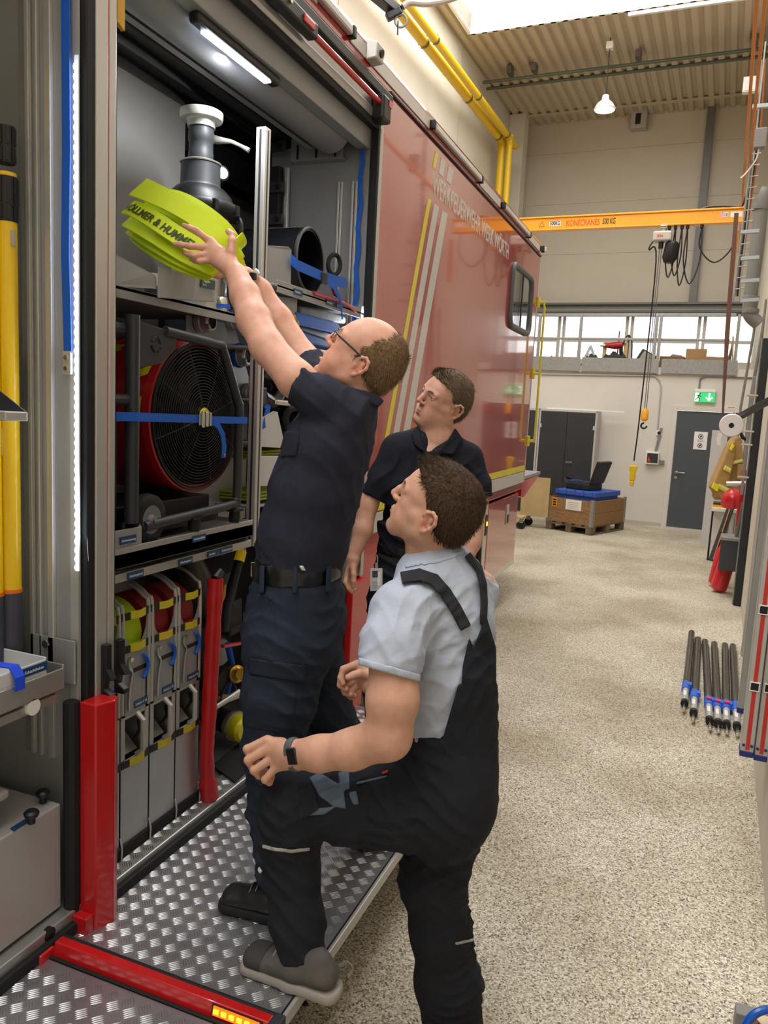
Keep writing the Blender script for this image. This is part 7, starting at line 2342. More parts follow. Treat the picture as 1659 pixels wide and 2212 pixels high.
def cloth(name, col, rough=.85, noise=.08, weave=900, bump=.25, sheen=.0, wrinkle=.42, wscale=8.0):
    m = mat(name, col, rough, noise=noise, nscale=7, bump=bump, bscale=weave, sheen=sheen, spec=.2)
    nt = m.node_tree
    b = nt.nodes['Principled BSDF']
    tc = nt.nodes.new('ShaderNodeTexCoord')
    n = nt.nodes.new('ShaderNodeTexNoise')
    n.inputs['Scale'].default_value = wscale
    n.inputs['Detail'].default_value = 3
    n.inputs['Distortion'].default_value = .5
    nt.links.new(tc.outputs['Object'], n.inputs['Vector'])
    bp = nt.nodes.new('ShaderNodeBump')
    bp.inputs['Strength'].default_value = wrinkle
    bp.inputs['Distance'].default_value = .03
    nt.links.new(n.outputs['Fac'], bp.inputs['Height'])
    old = b.inputs['Normal'].links
    if old:
        nt.links.new(old[0].from_node.outputs['Normal'], bp.inputs['Normal'])
    nt.links.new(bp.outputs['Normal'], b.inputs['Normal'])
    return m


def band(path, w):
    """convex pieces of a strip of width w (px) along a path seen from the front"""
    out = []
    for (x0, y0), (x1, y1) in zip(path[:-1], path[1:]):
        dx, dy = x1 - x0, y1 - y0
        L = math.hypot(dx, dy)
        nx, ny, tx_, ty_ = -dy / L * w / 2, dx / L * w / 2, dx / L * w * .22, dy / L * w * .22
        out.append(((x0 + nx - tx_, y0 + ny - ty_), (x1 + nx + tx_, y1 + ny + ty_), (x1 - nx + tx_, y1 - ny + ty_), (x0 - nx - tx_, y0 - ny - ty_)))
    return out


def bounds(segs, m=.05):
    P = []
    for s in segs:
        for p in s[:2]:
            c = ond(*p[:3])
            r = max(pm(p[3], p[2]), p[4] if len(p) > 4 and p[4] else 0) + m
            P += [c - r, c + r]
    P = np.array(P)
    return P.min(0), P.max(0)


def grown(segs, g):
    out = []
    for s in segs:
        q = []
        for p in s[:2]:
            w = pm(p[3], p[2])
            dpt = p[4] if len(p) > 4 and p[4] else w
            q.append((p[0], p[1], p[2], (w + g) * FPX / p[2], dpt + g))
        out.append((q[0], q[1]) + tuple(s[2:]))
    return out


def fill(F, segs, k=.03):
    for s in segs:
        seg(F, s[0], s[1], s[2] if len(s) > 2 else k)


def garment(name, segs, m, parent, res=.005, cuts=(), fold=None, k=.03, subs=(), smooth=1, amp=.004):
    lo, hi = bounds(segs)
    F = Field(lo, hi, res)
    fill(F, segs, k)
    for s in subs:
        seg(F, s[0], s[1], .012, 'sub')
    if fold:
        folds(F, amp, fold)
    for (p, n, r) in cuts:
        F.plane(p, n, p - r, p + r)
    V_, F_ = F.mesh(smooth)
    return np_object(name, V_, F_, m, parent)


def patch(name, segs, m, parent, polys, grow=.006, res=.004, dmax=None, k=.03, fold=None, amp=.004, smooth=1, dmin=None):
    """piece of cloth lying on a garment: convex outlines seen from the front, thickness = grow"""
    gs = grown(segs, grow)
    cs = []
    for poly in polys:
        for (x, y) in poly:
            dd = np.mean([s[0][2] for s in segs])
            cs.append(ond(x, y, dd))
    blo, bhi = bounds(gs)
    pts = np.array(cs)
    lo = np.maximum(blo, pts.min(0) - .16)
    hi = np.minimum(bhi, pts.max(0) + .16)
    B = Field(lo, hi, res)
    fill(B, gs, k)
    if fold:
        folds(B, amp, fold)
    tot = np.full_like(B.f, 1.0)
    X = B.ax[0][:, None, None]
    Y = B.ax[1][None, :, None]
    Z = B.ax[2][None, None, :]
    for poly in polys:
        f = B.f.copy()
        cx_, cy_ = np.mean([p[0] for p in poly]), np.mean([p[1] for p in poly])
        rc = ray(cx_, cy_)
        for i in range(len(poly)):
            a, b = ray(*poly[i]), ray(*poly[(i + 1) % len(poly)])
            n = np.cross(a, b)
            n /= np.linalg.norm(n)
            if n @ rc > 0:
                n = -n
            f = np.maximum(f, (X * n[0] + Y * n[1] + (Z - CAMH) * n[2]))
        tot = np.minimum(tot, f)
    if dmax:
        tot = np.maximum(tot, X * EF[0] + Y * EF[1] + (Z - CAMH) * EF[2] - dmax)
    if dmin:
        tot = np.maximum(tot, -(X * EF[0] + Y * EF[1] + (Z - CAMH) * EF[2] - dmin))
    B.f = tot.astype(np.float32)
    V_, F_ = B.mesh(smooth)
    if len(V_) == 0:
        return None
    return np_object(name, V_, F_, m, parent)


def body(name, label, head, hk, skin, segs, fingers, palms, base, res=.0032):
    lo, hi = bounds(segs, .03)
    hp = np.array([head.T - .15, head.T + .16])
    fp = np.array([ond(*p[:3]) for c in fingers for p in c])
    lo = np.minimum(np.minimum(lo, hp[0]), fp.min(0) - .02)
    hi = np.maximum(np.maximum(hi, hp[1]), fp.max(0) + .02)
    F = Field(lo, hi, res)
    head.build(F, **hk)
    fill(F, segs, .02)
    for (p, q, k) in palms:
        F.ec(ond(*p[:3]), ond(*q[:3]), p[3], q[3], None, k)
    for c in fingers:
        finger(F, c)
    V_, F_ = F.mesh(1)
    tint = head.tint(V_)
    # fingertips and knuckles a little redder
    for c in fingers:
        t = ond(*c[-1][:3])
        d = np.linalg.norm(V_ - t, axis=1)
        k = np.clip(1 - d / .02, 0, 1)[:, None] * .5
        tint = tint * (1 - k) + tint * np.array([1, .82, .80]) * k
    o = np_object(name, V_, F_, skin, None, base, tint)
    return tag(o, label, 'person')


# ------------------------------------------------------------------ the man reaching up with the hose
D0 = 2.30
M_NAVY = cloth('navy_polo_fabric', '2e303d', .9)
M_NAVYT = cloth('navy_trouser_twill', '2a3240', .85)
M_BLKT = cloth('black_work_fabric', '24262c', .9)
M_SKIN1 = skin_material('skin_fair_rosy', 'd6a48c')
M_SKIN2 = skin_material('skin_fair', 'c99a83')
M_SKIN3 = skin_material('skin_warm', 'cfa087')

h1 = Head([[-0.7693, 0.2246, 0.5981], [-0.2651, -0.964, 0.0211], [0.5813, -0.1423, 0.8011]], [-0.8713, 2.0026, 1.9173], 1.0)
arm1 = [((742, 880, 2.07, 36), (690, 856, 2.05, 37)), ((690, 856, 2.05, 37), (640, 820, 2.05, 40)), ((640, 820, 2.05, 40), (578, 750, 2.11, 36)),
        ((578, 750, 2.11, 36), (549, 692, 2.17, 36)), ((549, 692, 2.17, 36), (530, 640, 2.22, 31)), ((530, 640, 2.22, 31), (511, 594, 2.26, 25))]
far1 = [((705, 835, 2.33, 34), (655, 775, 2.43, 32)), ((655, 775, 2.43, 32), (600, 692, 2.46, 31)), ((600, 692, 2.46, 31), (560, 630, 2.46, 26)), ((560, 630, 2.46, 26), (530, 596, 2.43, 20))]
core1 = [((772, 812, 2.15, 40, .055), (772, 852, 2.16, 40, .06)), ((762, 875, 2.17, 36, .10), (715, 950, 2.19, 70, .14)), ((715, 950, 2.19, 70, .14), (650, 1180, 2.25, 78, .14))]
fg1 = [[(446, 516, 2.285, .0105), (424, 498.5, 2.275, .0092), (408, 491, 2.28, .0083), (397, 487, 2.285, .0072)],
       [(441, 534, 2.28, .0105), (411, 532, 2.27, .0095), (392, 529, 2.275, .0083), (377, 527, 2.28, .0072)],
       [(443, 550, 2.28, .010), (420, 553, 2.27, .009), (406, 549, 2.28, .008), (397, 545, 2.29, .007)],
       [(448, 563, 2.28, .009), (431, 565, 2.275, .008), (420, 563, 2.285, .007), (413, 560, 2.295, .0065)],
       [(499, 545, 2.27, .014), (501, 521, 2.275, .0115), (502.5, 508, 2.29, .0105), (493, 500, 2.31, .009)],
       [(500, 588, 2.42, .011), (470, 596, 2.39, .009), (456, 594, 2.375, .0085), (450, 586, 2.37, .0075)],
       [(500, 584, 2.42, .011), (455, 590, 2.385, .0095), (440, 586, 2.37, .009), (434, 577, 2.365, .008)],
       [(498, 580, 2.42, .011), (445, 580, 2.39, .0095), (424, 577, 2.37, .009), (416, 569, 2.365, .0075)]]
pal1 = [((508, 590, 2.265, .021), (455, 520, 2.29, .0125), .012), ((507, 588, 2.265, .021), (450, 535, 2.285, .0125), .012), ((505, 586, 2.265, .021), (450, 550, 2.285, .012), .012),
        ((503, 586, 2.265, .02), (455, 562, 2.285, .011), .012), ((502, 575, 2.27, .02), (497, 548, 2.275, .015), .012), ((478, 545, 2.285, .016), (480, 560, 2.285, .016), .012),
        ((532, 597, 2.43, .02), (495, 584, 2.42, .018), .012)]
p1 = body('person', 'man in navy polo and glasses on the platform lifting a neon hose', h1, dict(mouth_open=.009, heavy=1.0, jaw=1.05), M_SKIN1, arm1 + far1 + core1, fg1, pal1, onz(590, 1900, .287))
h1.features(p1, '6c7a80', '9a7a58')
M_HAIR1 = hair_material('light_brown_hair', '57432f', '94785a')
h1.hair(p1, M_HAIR1, [(-.08, -.028), (-.02, -.028), (.0, .010), (.02, .020), (.05, .016), (.075, .002), (.10, -.02), (.13, -.04)], t=.006, strands=6000, length=.016, lo_u=-.075, seed=11, messy=.12, lift=.14, ts=.005)
# shirt
shirt1 = [((790, 866, 2.17, 26, .10), (752, 902, 2.18, 58, .165)), ((752, 902, 2.18, 58, .165), (714, 958, 2.19, 88, .175)), ((714, 955, 2.19, 88, .175), (684, 1050, 2.22, 94, .17)),
          ((684, 1050, 2.22, 94, .17), (658, 1150, 2.25, 94, .165)), ((658, 1150, 2.25, 94, .165), (645, 1222, 2.27, 92, .16))]
slv1 = [((752, 890, 2.08, 44), (700, 862, 2.05, 44), .03), ((700, 862, 2.05, 44), (630, 824, 2.05, 47), .03)]
slv1f = [((712, 842, 2.31, 42), (664, 782, 2.42, 38), .04)]
ax1 = ond(640, 823, 2.05) - ond(700, 850, 2.05)
ax1f = ond(664, 782, 2.42) - ond(712, 842, 2.31)
FOLD1 = [(48, 14, -20, 0, 1.5), (20, 34, 44, 1.0, 1.2), (-44, 18, -20, 2.0, 1.0)]
garment('polo_shirt', shirt1 + slv1 + slv1f, M_NAVY, p1, .005, [(ond(642, 823, 2.05), ax1, .085), (ond(668, 787, 2.41), ax1f, .07), (ond(645, 1232, 2.27), (.02, 0, -1), .3)], FOLD1, .035, amp=.005)
patch('collar', [((770, 838, 2.15, 46, .075), (778, 872, 2.16, 54, .085))], M_NAVY, p1, [((736, 830), (780, 842), (790, 862), (752, 852)), ((778, 842), (812, 850), (830, 866), (818, 880), (788, 866))], grow=.008, res=.004)
patch('chest_pocket', shirt1, M_NAVY, p1, [((612, 932), (648, 930), (640, 985), (606, 988))], grow=.006, res=.004, dmax=2.22)
pt_ = patch('white_tag', shirt1, M_WHITE, p1, [((646, 1222), (655, 1222), (661, 1233), (651, 1232))], grow=.010, res=.003, dmax=2.2)
# belt
blt = [((646, 1225, 2.27, 94, .165), (640, 1275, 2.28, 97, .168))]
garment('belt', grown(blt, .002), mat('black_leather', '0f1012', .3, coat=.3), p1, .0045, [(ond(647, 1223, 2.11), (-.04, 0, 1), .4), (ond(640, 1268, 2.12), (.05, 0, -1), .4)], None, .02)
bkp = ond(549, 1230, 2.29)
MB().tube([bkp + RC[0] * sx * .008 + RC[1] * sy * .02 for sx, sy in ((-1, -1), (1, -1), (1, 1), (-1, 1))], .0025, 6, closed=True).build('belt_buckle', M_STEEL, p1)
# trousers: near leg forward, far leg back
ank = onz(592, 1885, .42)
dk = float((ank - CAM) @ EF)
trs1 = [((643, 1262, 2.275, 96, .165), (640, 1330, 2.29, 102, .17)), ((640, 1330, 2.29, 102, .17), (625, 1385, 2.25, 96, .13)), ((625, 1385, 2.25, 96, .12), (604, 1500, 2.24, 78, .09)), ((604, 1500, 2.24, 78, .09), (590, 1620, 2.27, 64, .078)),
        ((590, 1620, 2.27, 64, .078), (594, 1750, 2.32, 55, .07)), ((594, 1750, 2.32, 55, .07), (600, 1895, dk, 46, .06))]
leg1f = [((655, 1370, 2.4, 80, .10), (690, 1480, 2.45, 62, .085)), ((690, 1480, 2.45, 62, .085), (722, 1590, 2.52, 56, .075)), ((722, 1590, 2.52, 56, .075), (790, 1790, 2.68, 42, .06))]
FOLDT = [(20, 30, 56, 0.3, 1.6), (-44, 8, 38, 1.7, 1.2), (12, -20, 64, .4, 1.0)]
garment('trousers', trs1 + leg1f, M_NAVYT, p1, .0055, [(ond(643, 1262, 2.12), (-.04, 0, 1), .4)], FOLDT, .04, amp=.006)
patch('cargo_flap', trs1, M_NAVYT, p1, [((540, 1422), (662, 1438), (655, 1476), (538, 1456))], grow=.009, res=.004, dmax=2.25, fold=FOLDT, amp=.006)
patch('cargo_pocket', trs1, M_NAVYT, p1, [((534, 1456), (645, 1472), (632, 1590), (530, 1570))], grow=.005, res=.005, dmax=2.27, fold=FOLDT, amp=.006)
patch('pocket_edge', trs1, M_NAVYT, p1, [((578, 1278), (584, 1278), (602, 1370), (597, 1372))], grow=.005, res=.004, dmax=2.27, fold=FOLDT, amp=.006)
for xx in (566, 638, 710):
    patch('belt_loop', trs1 + grown(blt, .004), M_NAVYT, p1, [((xx - 5, 1222), (xx + 6, 1222), (xx + 4, 1282), (xx - 7, 1282))], grow=.006, res=.004, dmax=2.28)


def shoe(parent, heel, toe, w, m_up, m_sole, h=.085, name='shoe', toecap=None, lace=None):
    """heel, toe: world points on the ground"""
    heel, toe = np.array(heel, float), np.array(toe, float)
    d = toe - heel
    L = np.linalg.norm(d)
    d /= L
    s = np.cross([0, 0, 1], d)
    F = Field(np.minimum(heel, toe) - .08, np.maximum(heel, toe) + np.array([.08, .08, .2]), .0042)
    P = lambda t, z, o=0: heel + d * (L * t) + np.array([0, 0, z]) + s * o
    F.ec(P(.14, .055), P(.42, .055), (.030, w * .80), (.034, w * .88), (0, 0, 1), .02)
    F.ec(P(.42, .05), P(.86, .038), (.032, w * .9), (.026, w * .92), (0, 0, 1), .02)
    F.ec(P(.20, .065), P(.24, .08), (.045, .030), (.045, .032), tuple(d), .02)
    F.ec(P(.3, .09), P(.6, .055), (.03, .03), (.024, .036), (0, 0, 1), .025)
    F.plane(heel + np.array([0, 0, .024]), (0, 0, -1))
    V_, F_ = F.mesh(1)
    up_ = np_object(name, V_, F_, m_up, parent)
    G = Field(np.minimum(heel, toe) - .08, np.maximum(heel, toe) + np.array([.08, .08, .1]), .0045)
    G.ec(P(.10, .015), P(.45, .015), (.03, w * .86), (.03, w * .90), (0, 0, 1), .02)
    G.ec(P(.45, .015), P(.88, .015), (.03, w * .9), (.03, w * 1.0), (0, 0, 1), .02)
    G.plane(heel + np.array([0, 0, .001]), (0, 0, -1))
    G.plane(heel + np.array([0, 0, .030]), (0, 0, 1))
    V_, F_ = G.mesh(1)
    np_object('sole', V_, F_, m_sole, up_)
    if toecap:
        G = Field(np.minimum(heel, toe) - .08, np.maximum(heel, toe) + np.array([.08, .08, .12]), .0042)
        G.ec(P(.70, .043), P(.86, .040), (.032, w * .94), (.028, w * .96), (0, 0, 1), .02)
        G.plane(heel + np.array([0, 0, .026]), (0, 0, -1))
        G.plane(P(.72, 0), -d)
        np_object('toe_cap', *G.mesh(1), toecap, up_)
    if lace:
        for k in range(4):
            t = .40 + k * .07
            a, b = P(t, .098 - k * .008, -.026), P(t + .02, .098 - k * .008, .026)
            c = P(t + .01, .116 - k * .009, 0)
            MB().tube(bez([a, c, b], 4), .003, 6).build('lace', lace, up_, smooth=True)
    return up_


M_BOOT = mat('black_boot_leather', '17181b', .45, bump=.2, bscale=60)
toe = onz(474, 1950, .287)
shoe(p1, toe + np.array([.29, .03, 0]), toe, .052, M_BOOT, M_BLACKM, name='boot', lace=M_BLACK)
tf = onz(745, 1790, .287)
shoe(p1, tf + np.array([.26, .02, 0]), tf, .05, M_BOOT, M_BLACKM, name='boot')
# glasses
gl = [h1.w(p) for p in ((.1015, .058, .036), (.085, .074, .035), (.05, .0815, .033), (.012, .0825, .030), (-.004, .0825, .022))]
MB().tube(bez(gl, 4), [(.0024, .0062)] * 17, 6).build('glasses', mat('dark_grey_frame', '3c4144', .35), p1, smooth=True)
for s in (-1, 1):
    rim = [h1.w((.1055 - .010 * (abs(y) / .03) ** 2 * .6, s * (.034 + y), .026 + z)) for y, z in ((-.024, .012), (.0, .015), (.022, .012), (.026, .0), (.018, -.013), (.0, -.016), (-.018, -.013), (-.025, .0))]
    MB().tube(rim, .0013, 5, closed=True).build('lens_rim', MATS['dark_grey_frame'], p1)
MB().tube([h1.w((.107, -.010, .032)), h1.w((.109, 0, .034)), h1.w((.107, .010, .032))], .0015, 5).build('glasses_bridge', MATS['dark_grey_frame'], p1)
# wrist watch on the far arm
wc_ = ond(541, 600, 2.425)
MB().lathe([(.034, -.009), (.036, 0), (.034, .009)], wc_, ond(560, 628, 2.45) - ond(530, 596, 2.43), 20, cap=False).build('watch_strap', M_STEEL, p1, smooth=True)
MB().cbox(wc_ + np.array([.024, -.024, .0]), (.018, .018, .022)).build('watch_case', M_BLACK, p1, bevel=.003)

# ------------------------------------------------------------------ neon hose roll lifted by the man
HC = ond(396, 512, 2.47)
ex = (ond(470, 545, 2.42) - ond(320, 462, 2.50))
ex /= np.linalg.norm(ex)
ez = RC[0] * .30 - RC[1] * .84 + RC[2] * .40
ez = ez - ex * (ez @ ex)
ez /= np.linalg.norm(ez)
ey_ = np.cross(ez, ex)
if ey_ @ RC[2] > 0:
    ey_ = -ey_                      # points towards the viewer


def spiral(t):
    """t in turns -> (point, outward normal, axial offset)"""
    n = 7.0
    a = 2 * PI * t
    s = t / n
    A, B_ = .035 + .135 * s, .012 + .066 * s
    p = ex * (A * math.cos(a)) + ey_ * (B_ * math.sin(a))
    nn = ex * (math.cos(a) * B_) + ey_ * (math.sin(a) * A)
    nn /= np.linalg.norm(nn)
    off = .016 * math.sin(t * 1.3) * (.3 + s)
    if t > 5.2:
        off += .022 * (t - 5.2)
    return HC + p + ez * off, nn, off


hose = thing('fire_hose', 'rolled neon yellow fire hose lifted overhead by the man', 'hose', HC)
M_NEON = mat('neon_yellow_hose', 'd6ec12', .6, bump=.35, bscale=700)
HWID = .112
N_ = 360
pts, nr = [], []
for i in range(N_ + 1):
    p, nn, off = spiral(.3 + 6.75 * i / N_)
    pts.append(p)
    nr.append(nn)
tw = [ez * HWID * (1 - .0 * i / N_) for i in range(N_ + 1)]
MB().ribbon(pts, tw, [tuple(q) for q in nr], .0075).build('coil', M_NEON, hose, smooth=True, angle=50)
# loose outer lay fanning upward
fan_pts = [ond(*p) for p in ((516, 575, 2.42), (480, 520, 2.36), (430, 472, 2.36), (380, 440, 2.38), (330, 416, 2.42), (298, 402, 2.45))]
MB().ribbon(bez(fan_pts, 6), [tuple(ez * w) for w in np.linspace(.055, .085, 31)], tuple(ey_ * -1 + ez * .1), .007).build('loose_lay', M_NEON, hose, smooth=True, angle=50)
fan2 = [ond(*p) for p in ((519, 560, 2.45), (490, 512, 2.42), (445, 478, 2.42), (390, 450, 2.44))]
MB().ribbon(bez(fan2, 6), [tuple(ez * w) for w in np.linspace(.04, .05, 19)], tuple(ey_ * -1), .007).build('loose_lay', M_NEON, hose, smooth=True, angle=50)
fan3 = [ond(*p) for p in ((470, 560, 2.335), (430, 535, 2.335), (380, 505, 2.35), (330, 472, 2.375), (292, 450, 2.41), (276, 446, 2.44))]
F3 = bez(fan3, 8)
lay3 = MB().ribbon(F3, tuple(ez * .062), tuple(-ey_), .007).build('printed_lay', M_NEON, hose, smooth=True, angle=50)
for k, (lay, w0) in enumerate(((((468, 585, 2.35), (400, 553, 2.355), (335, 512, 2.375), (288, 484, 2.41), (273, 476, 2.45)), .046), (((462, 593, 2.36), (395, 566, 2.365), (335, 532, 2.385), (293, 503, 2.42), (279, 494, 2.46)), .036),
                                (((455, 598, 2.37), (392, 577, 2.375), (340, 549, 2.395), (302, 522, 2.43), (286, 508, 2.47)), .03), (((520, 582, 2.44), (478, 530, 2.385), (428, 486, 2.38), (375, 455, 2.39), (318, 432, 2.43)), .05))):
    MB().ribbon(bez([ond(*p) for p in lay], 6), tuple(ez * w0), tuple(-ey_), .007).build('loose_lay', M_NEON, hose, smooth=True, angle=50)
# print on the front lay, bent along it
tx = text('hose_print', 'VÖLLMER & HUMMEL', mat('dark_green_print', '3f4d12', .7), hose, (0, 0, 0), (1, 0, 0), (0, 1, 0), .05, extrude=.0002, bold=.0012)
me = tx.data
co = np.array([v.co[:] for v in me.vertices]) + np.array(root_loc(hose))
S = np.array([[*p] for p in F3])[::-1]
cum = np.concatenate([[0], np.cumsum(np.linalg.norm(np.diff(S, axis=0), axis=1))])
xm = co[:, 0].max()
arc_len = (co[:, 0] / xm) * (cum[-1] * .80) + cum[-1] * .0
new = np.stack([np.interp(arc_len, cum, S[:, i]) for i in range(3)], 1)
hh = co[:, 1].max()
new += ez[None] * ((co[:, 1] / hh - .5) * .034)[:, None] + ey_[None] * (.0022 + co[:, 2] * 1.0)[:, None]
for v, c in zip(me.vertices, new - np.array(root_loc(hose))):
    v.co = c
me.update()

# ------------------------------------------------------------------ the young man with the overalls
h3 = Head([[-0.9031, 0.035, 0.4279], [-0.1049, -0.9845, -0.1408], [0.4164, -0.1721, 0.8928]], [-0.5872, 1.8475, 1.5439], 1.0)
arm3 = [((868, 1330, 1.86, 48), (850, 1410, 1.81, 51)), ((850, 1410, 1.81, 51), (848, 1510, 1.79, 55)), ((848, 1510, 1.79, 55), (838, 1590, 1.80, 50)), ((838, 1590, 1.80, 50), (760, 1619, 1.84, 42)),
        ((760, 1619, 1.84, 42), (690, 1628, 1.88, 37)), ((690, 1628, 1.88, 37), (640, 1630, 1.91, 33, .026))]
far3 = [((1000, 1290, 2.1, 45), (930, 1420, 2.22, 40)), ((930, 1420, 2.22, 40), (835, 1478, 2.16, 30)), ((835, 1478, 2.16, 30), (800, 1474, 2.13, 24))]
core3 = [((930, 1150, 1.97, 56, .058), (938, 1225, 2.0, 62, .06)), ((940, 1225, 2.0, 60, .07), (950, 1330, 2.0, 85, .10)), ((950, 1330, 2.0, 85, .10), (962, 1560, 2.02, 80, .10)),
         ((868, 1320, 1.88, 48), (1025, 1270, 2.1, 45))]
fg3 = [[(577, 1598, 1.955, .012), (534, 1618, 1.955, .0105), (540, 1636, 1.975, .0095), (556, 1632, 1.985, .009)],
       [(580, 1617, 1.945, .012), (536, 1642, 1.945, .0108), (545, 1657, 1.965, .0095), (560, 1650, 1.98, .009)],
       [(588, 1638, 1.94, .0115), (549, 1664, 1.94, .0105), (560, 1676, 1.96, .009), (572, 1664, 1.975, .0085)],
       [(598, 1655, 1.935, .011), (573, 1684, 1.94, .0098), (582, 1690, 1.955, .0085), (588, 1678, 1.97, .008)],
       [(610, 1605, 1.96, .014), (580, 1600, 1.985, .011), (562, 1610, 1.995, .010), (555, 1622, 2.0, .009)],
       [(772, 1434, 2.13, .0115), (742, 1446, 2.12, .0100), (736, 1464, 2.115, .009), (741, 1476, 2.11, .0078)],
       [(772, 1448, 2.14, .0115), (737, 1468, 2.135, .0100), (735, 1480, 2.13, .009), (748, 1489, 2.12, .008)],
       [(776, 1462, 2.15, .011), (742, 1486, 2.145, .0095), (746, 1496, 2.14, .009), (758, 1500, 2.13, .008)],
       [(782, 1474, 2.15, .0105), (752, 1498, 2.15, .009), (758, 1505, 2.145, .0085), (768, 1503, 2.135, .0075)],
       [(795, 1462, 2.11, .014), (776, 1456, 2.095, .012), (764, 1459, 2.088, .011), (752, 1463, 2.085, .0092)]]
pal3 = [((636, 1626, 1.915, .027), (582, 1602, 1.955, .014), .012), ((636, 1628, 1.915, .027), (584, 1620, 1.945, .0145), .012), ((637, 1632, 1.912, .027), (592, 1640, 1.942, .014), .012),
        ((638, 1638, 1.912, .026), (600, 1656, 1.938, .013), .012), ((802, 1474, 2.13, .028), (774, 1440, 2.135, .015), .012), ((802, 1474, 2.13, .028), (776, 1456, 2.145, .016), .012), ((802, 1476, 2.13, .028), (784, 1474, 2.15, .015), .012)]
p3 = body('person', 'young man in grey T-shirt and black overalls stepping onto the platform', h3, dict(nose=1.0), M_SKIN3, arm3 + far3 + core3, fg3, pal3, (-.3, 1.9, 0))
h3.features(p3, '5b6f60', '4a3828')
M_HAIR3 = hair_material('dark_brown_hair', '2b2019', '5a4636')
h3.hair(p3, M_HAIR3, [(-.08, -.026), (-.02, -.026), (-.004, -.012), (.004, .012), (.03, .012), (.055, .022), (.075, .036), (.092, .062), (.11, .1)], t=.010, strands=7000, length=.016, lo_u=-.068, tuft=.6, seed=5, ts=.004)
shirt3 = [((940, 1218, 2.0, 62, .08), (948, 1262, 2.0, 88, .115)), ((862, 1318, 1.875, 52), (948, 1262, 2.0, 62), .05), ((948, 1262, 2.0, 62), (1026, 1278, 2.11, 46), .05), ((948, 1270, 2.0, 98, .12), (950, 1340, 2.0, 114, .13)), ((950, 1340, 2.0, 114, .13), (956, 1450, 2.0, 107, .125)),
          ((956, 1450, 2.0, 107, .125), (966, 1600, 2.02, 98, .12))]
slv3 = [((872, 1325, 1.86, 66), (846, 1400, 1.815, 63), .05), ((846, 1400, 1.815, 63), (840, 1470, 1.795, 64), .04)]
slv3f = [((1020, 1290, 2.11, 50), (965, 1400, 2.2, 48), .04)]
M_TEE = cloth('heather_grey_jersey', 'b3bac9', .9, noise=.10, weave=700, bump=.3, wrinkle=.55, wscale=8)
ax3 = ond(838, 1470, 1.795) - ond(846, 1400, 1.815)
FOLD3 = [(56, 30, 40, .2, 1.8), (-30, 56, 32, 1.5, 1.4), (24, -34, 62, .8, 1.2), (60, 20, -50, .4, 1.0)]
ns_ = ax3 / np.linalg.norm(ax3) + RC[0] * -.10
garment('t_shirt', shirt3 + slv3 + slv3f, M_TEE, p3, .0045, [(ond(843, 1448, 1.80), ns_, .10)], FOLD3, .035, amp=.0055)
patch('sleeve_hem', slv3, M_TEE, p3, [((774, 1420), (910, 1457), (907, 1473), (772, 1436))], grow=.0035, res=.004, fold=FOLD3, amp=.0055)
patch('neckband', shirt3, M_TEE, p3, band([(876, 1222), (905, 1216), (940, 1213), (975, 1202), (1003, 1190)], 11), grow=.004, res=.004, fold=FOLD3, amp=.0055)
# overalls
bib = [((966, 1520, 2.02, 101, .123), (963, 1640, 2.03, 97, .13)), ((963, 1640, 2.03, 97, .13), (960, 1720, 2.04, 97, .135)), ((960, 1720, 2.04, 97, .135), (955, 1762, 2.05, 84, .13)), ((992, 1690, 2.0, 56, .1), (995, 1742, 2.02, 52, .1))]
thigh = [((930, 1728, 1.98, 90, .095), (850, 1740, 1.97, 86, .09)), ((850, 1740, 1.97, 86, .09), (760, 1737, 1.99, 80, .085)), ((760, 1737, 1.99, 80, .085), (632, 1735, 2.04, 70, .078)),
         ((632, 1740, 2.04, 68, .078), (626, 1800, 2.05, 62, .07)), ((626, 1800, 2.05, 62, .07), (630, 1880, 2.07, 55, .062)), ((630, 1880, 2.07, 55, .062), (642, 1985, 2.06, 53, .06)), ((642, 1985, 2.06, 53, .06), (661, 2125, 2.03, 50, .056))]
stand = [((965, 1790, 2.12, 80, .095), (935, 1900, 2.15, 68, .085)), ((935, 1900, 2.15, 68, .085), (952, 2010, 2.18, 61, .078)), ((952, 2010, 2.18, 61, .078), (968, 2120, 2.21, 67, .075)), ((968, 2120, 2.21, 67, .075), (980, 2235, 2.24, 66, .07))]
FOLDO = [(34, 30, 44, .6, 1.8), (-40, 16, 50, 1.1, 1.4), (16, -14, 78, .2, 1.2)]
garment('overalls', grown(bib, .008) + thigh + stand, M_BLKT, p3, .0055, [(ond(960, 1585, 1.9), (-.30, -.1, .95), .34), (ond(655, 2070, 2.045), ond(661, 2125, 2.03) - ond(642, 1985, 2.06), .1)], FOLDO, .045, amp=.007)
st3 = shirt3 + slv3
M_STRAP = cloth('dark_elastic_strap', '2b2c2e', .8)
bib_polys = [((950, 1600), (1000, 1470), (1078, 1478), (1078, 1640), (900, 1640)), ((1003, 1348), (1023, 1400), (1030, 1480), (990, 1480), (999, 1440)), ((1023, 1400), (1050, 1328), (1072, 1400), (1072, 1480), (1028, 1480)), ((990, 1478), (1075, 1478), (1078, 1620), (950, 1622), (955, 1600))]
patch('bib_back', shirt3, M_BLKT, p3, bib_polys, grow=.013, res=.0045, fold=FOLD3, amp=.0055)
patch('strap', st3, M_STRAP, p3, band([(872, 1247), (905, 1241), (938, 1252), (962, 1279), (984, 1314), (1004, 1352)], 26), grow=.013, res=.004, fold=FOLD3, amp=.0055)
patch('strap', shirt3, M_STRAP, p3, band([(1012, 1200), (1034, 1226), (1044, 1262), (1046, 1300), (1044, 1345)], 16), grow=.013, res=.004, fold=FOLD3, amp=.0055)
M_SLATE = cloth('slate_blue_panel', '5f6d7d', .85)
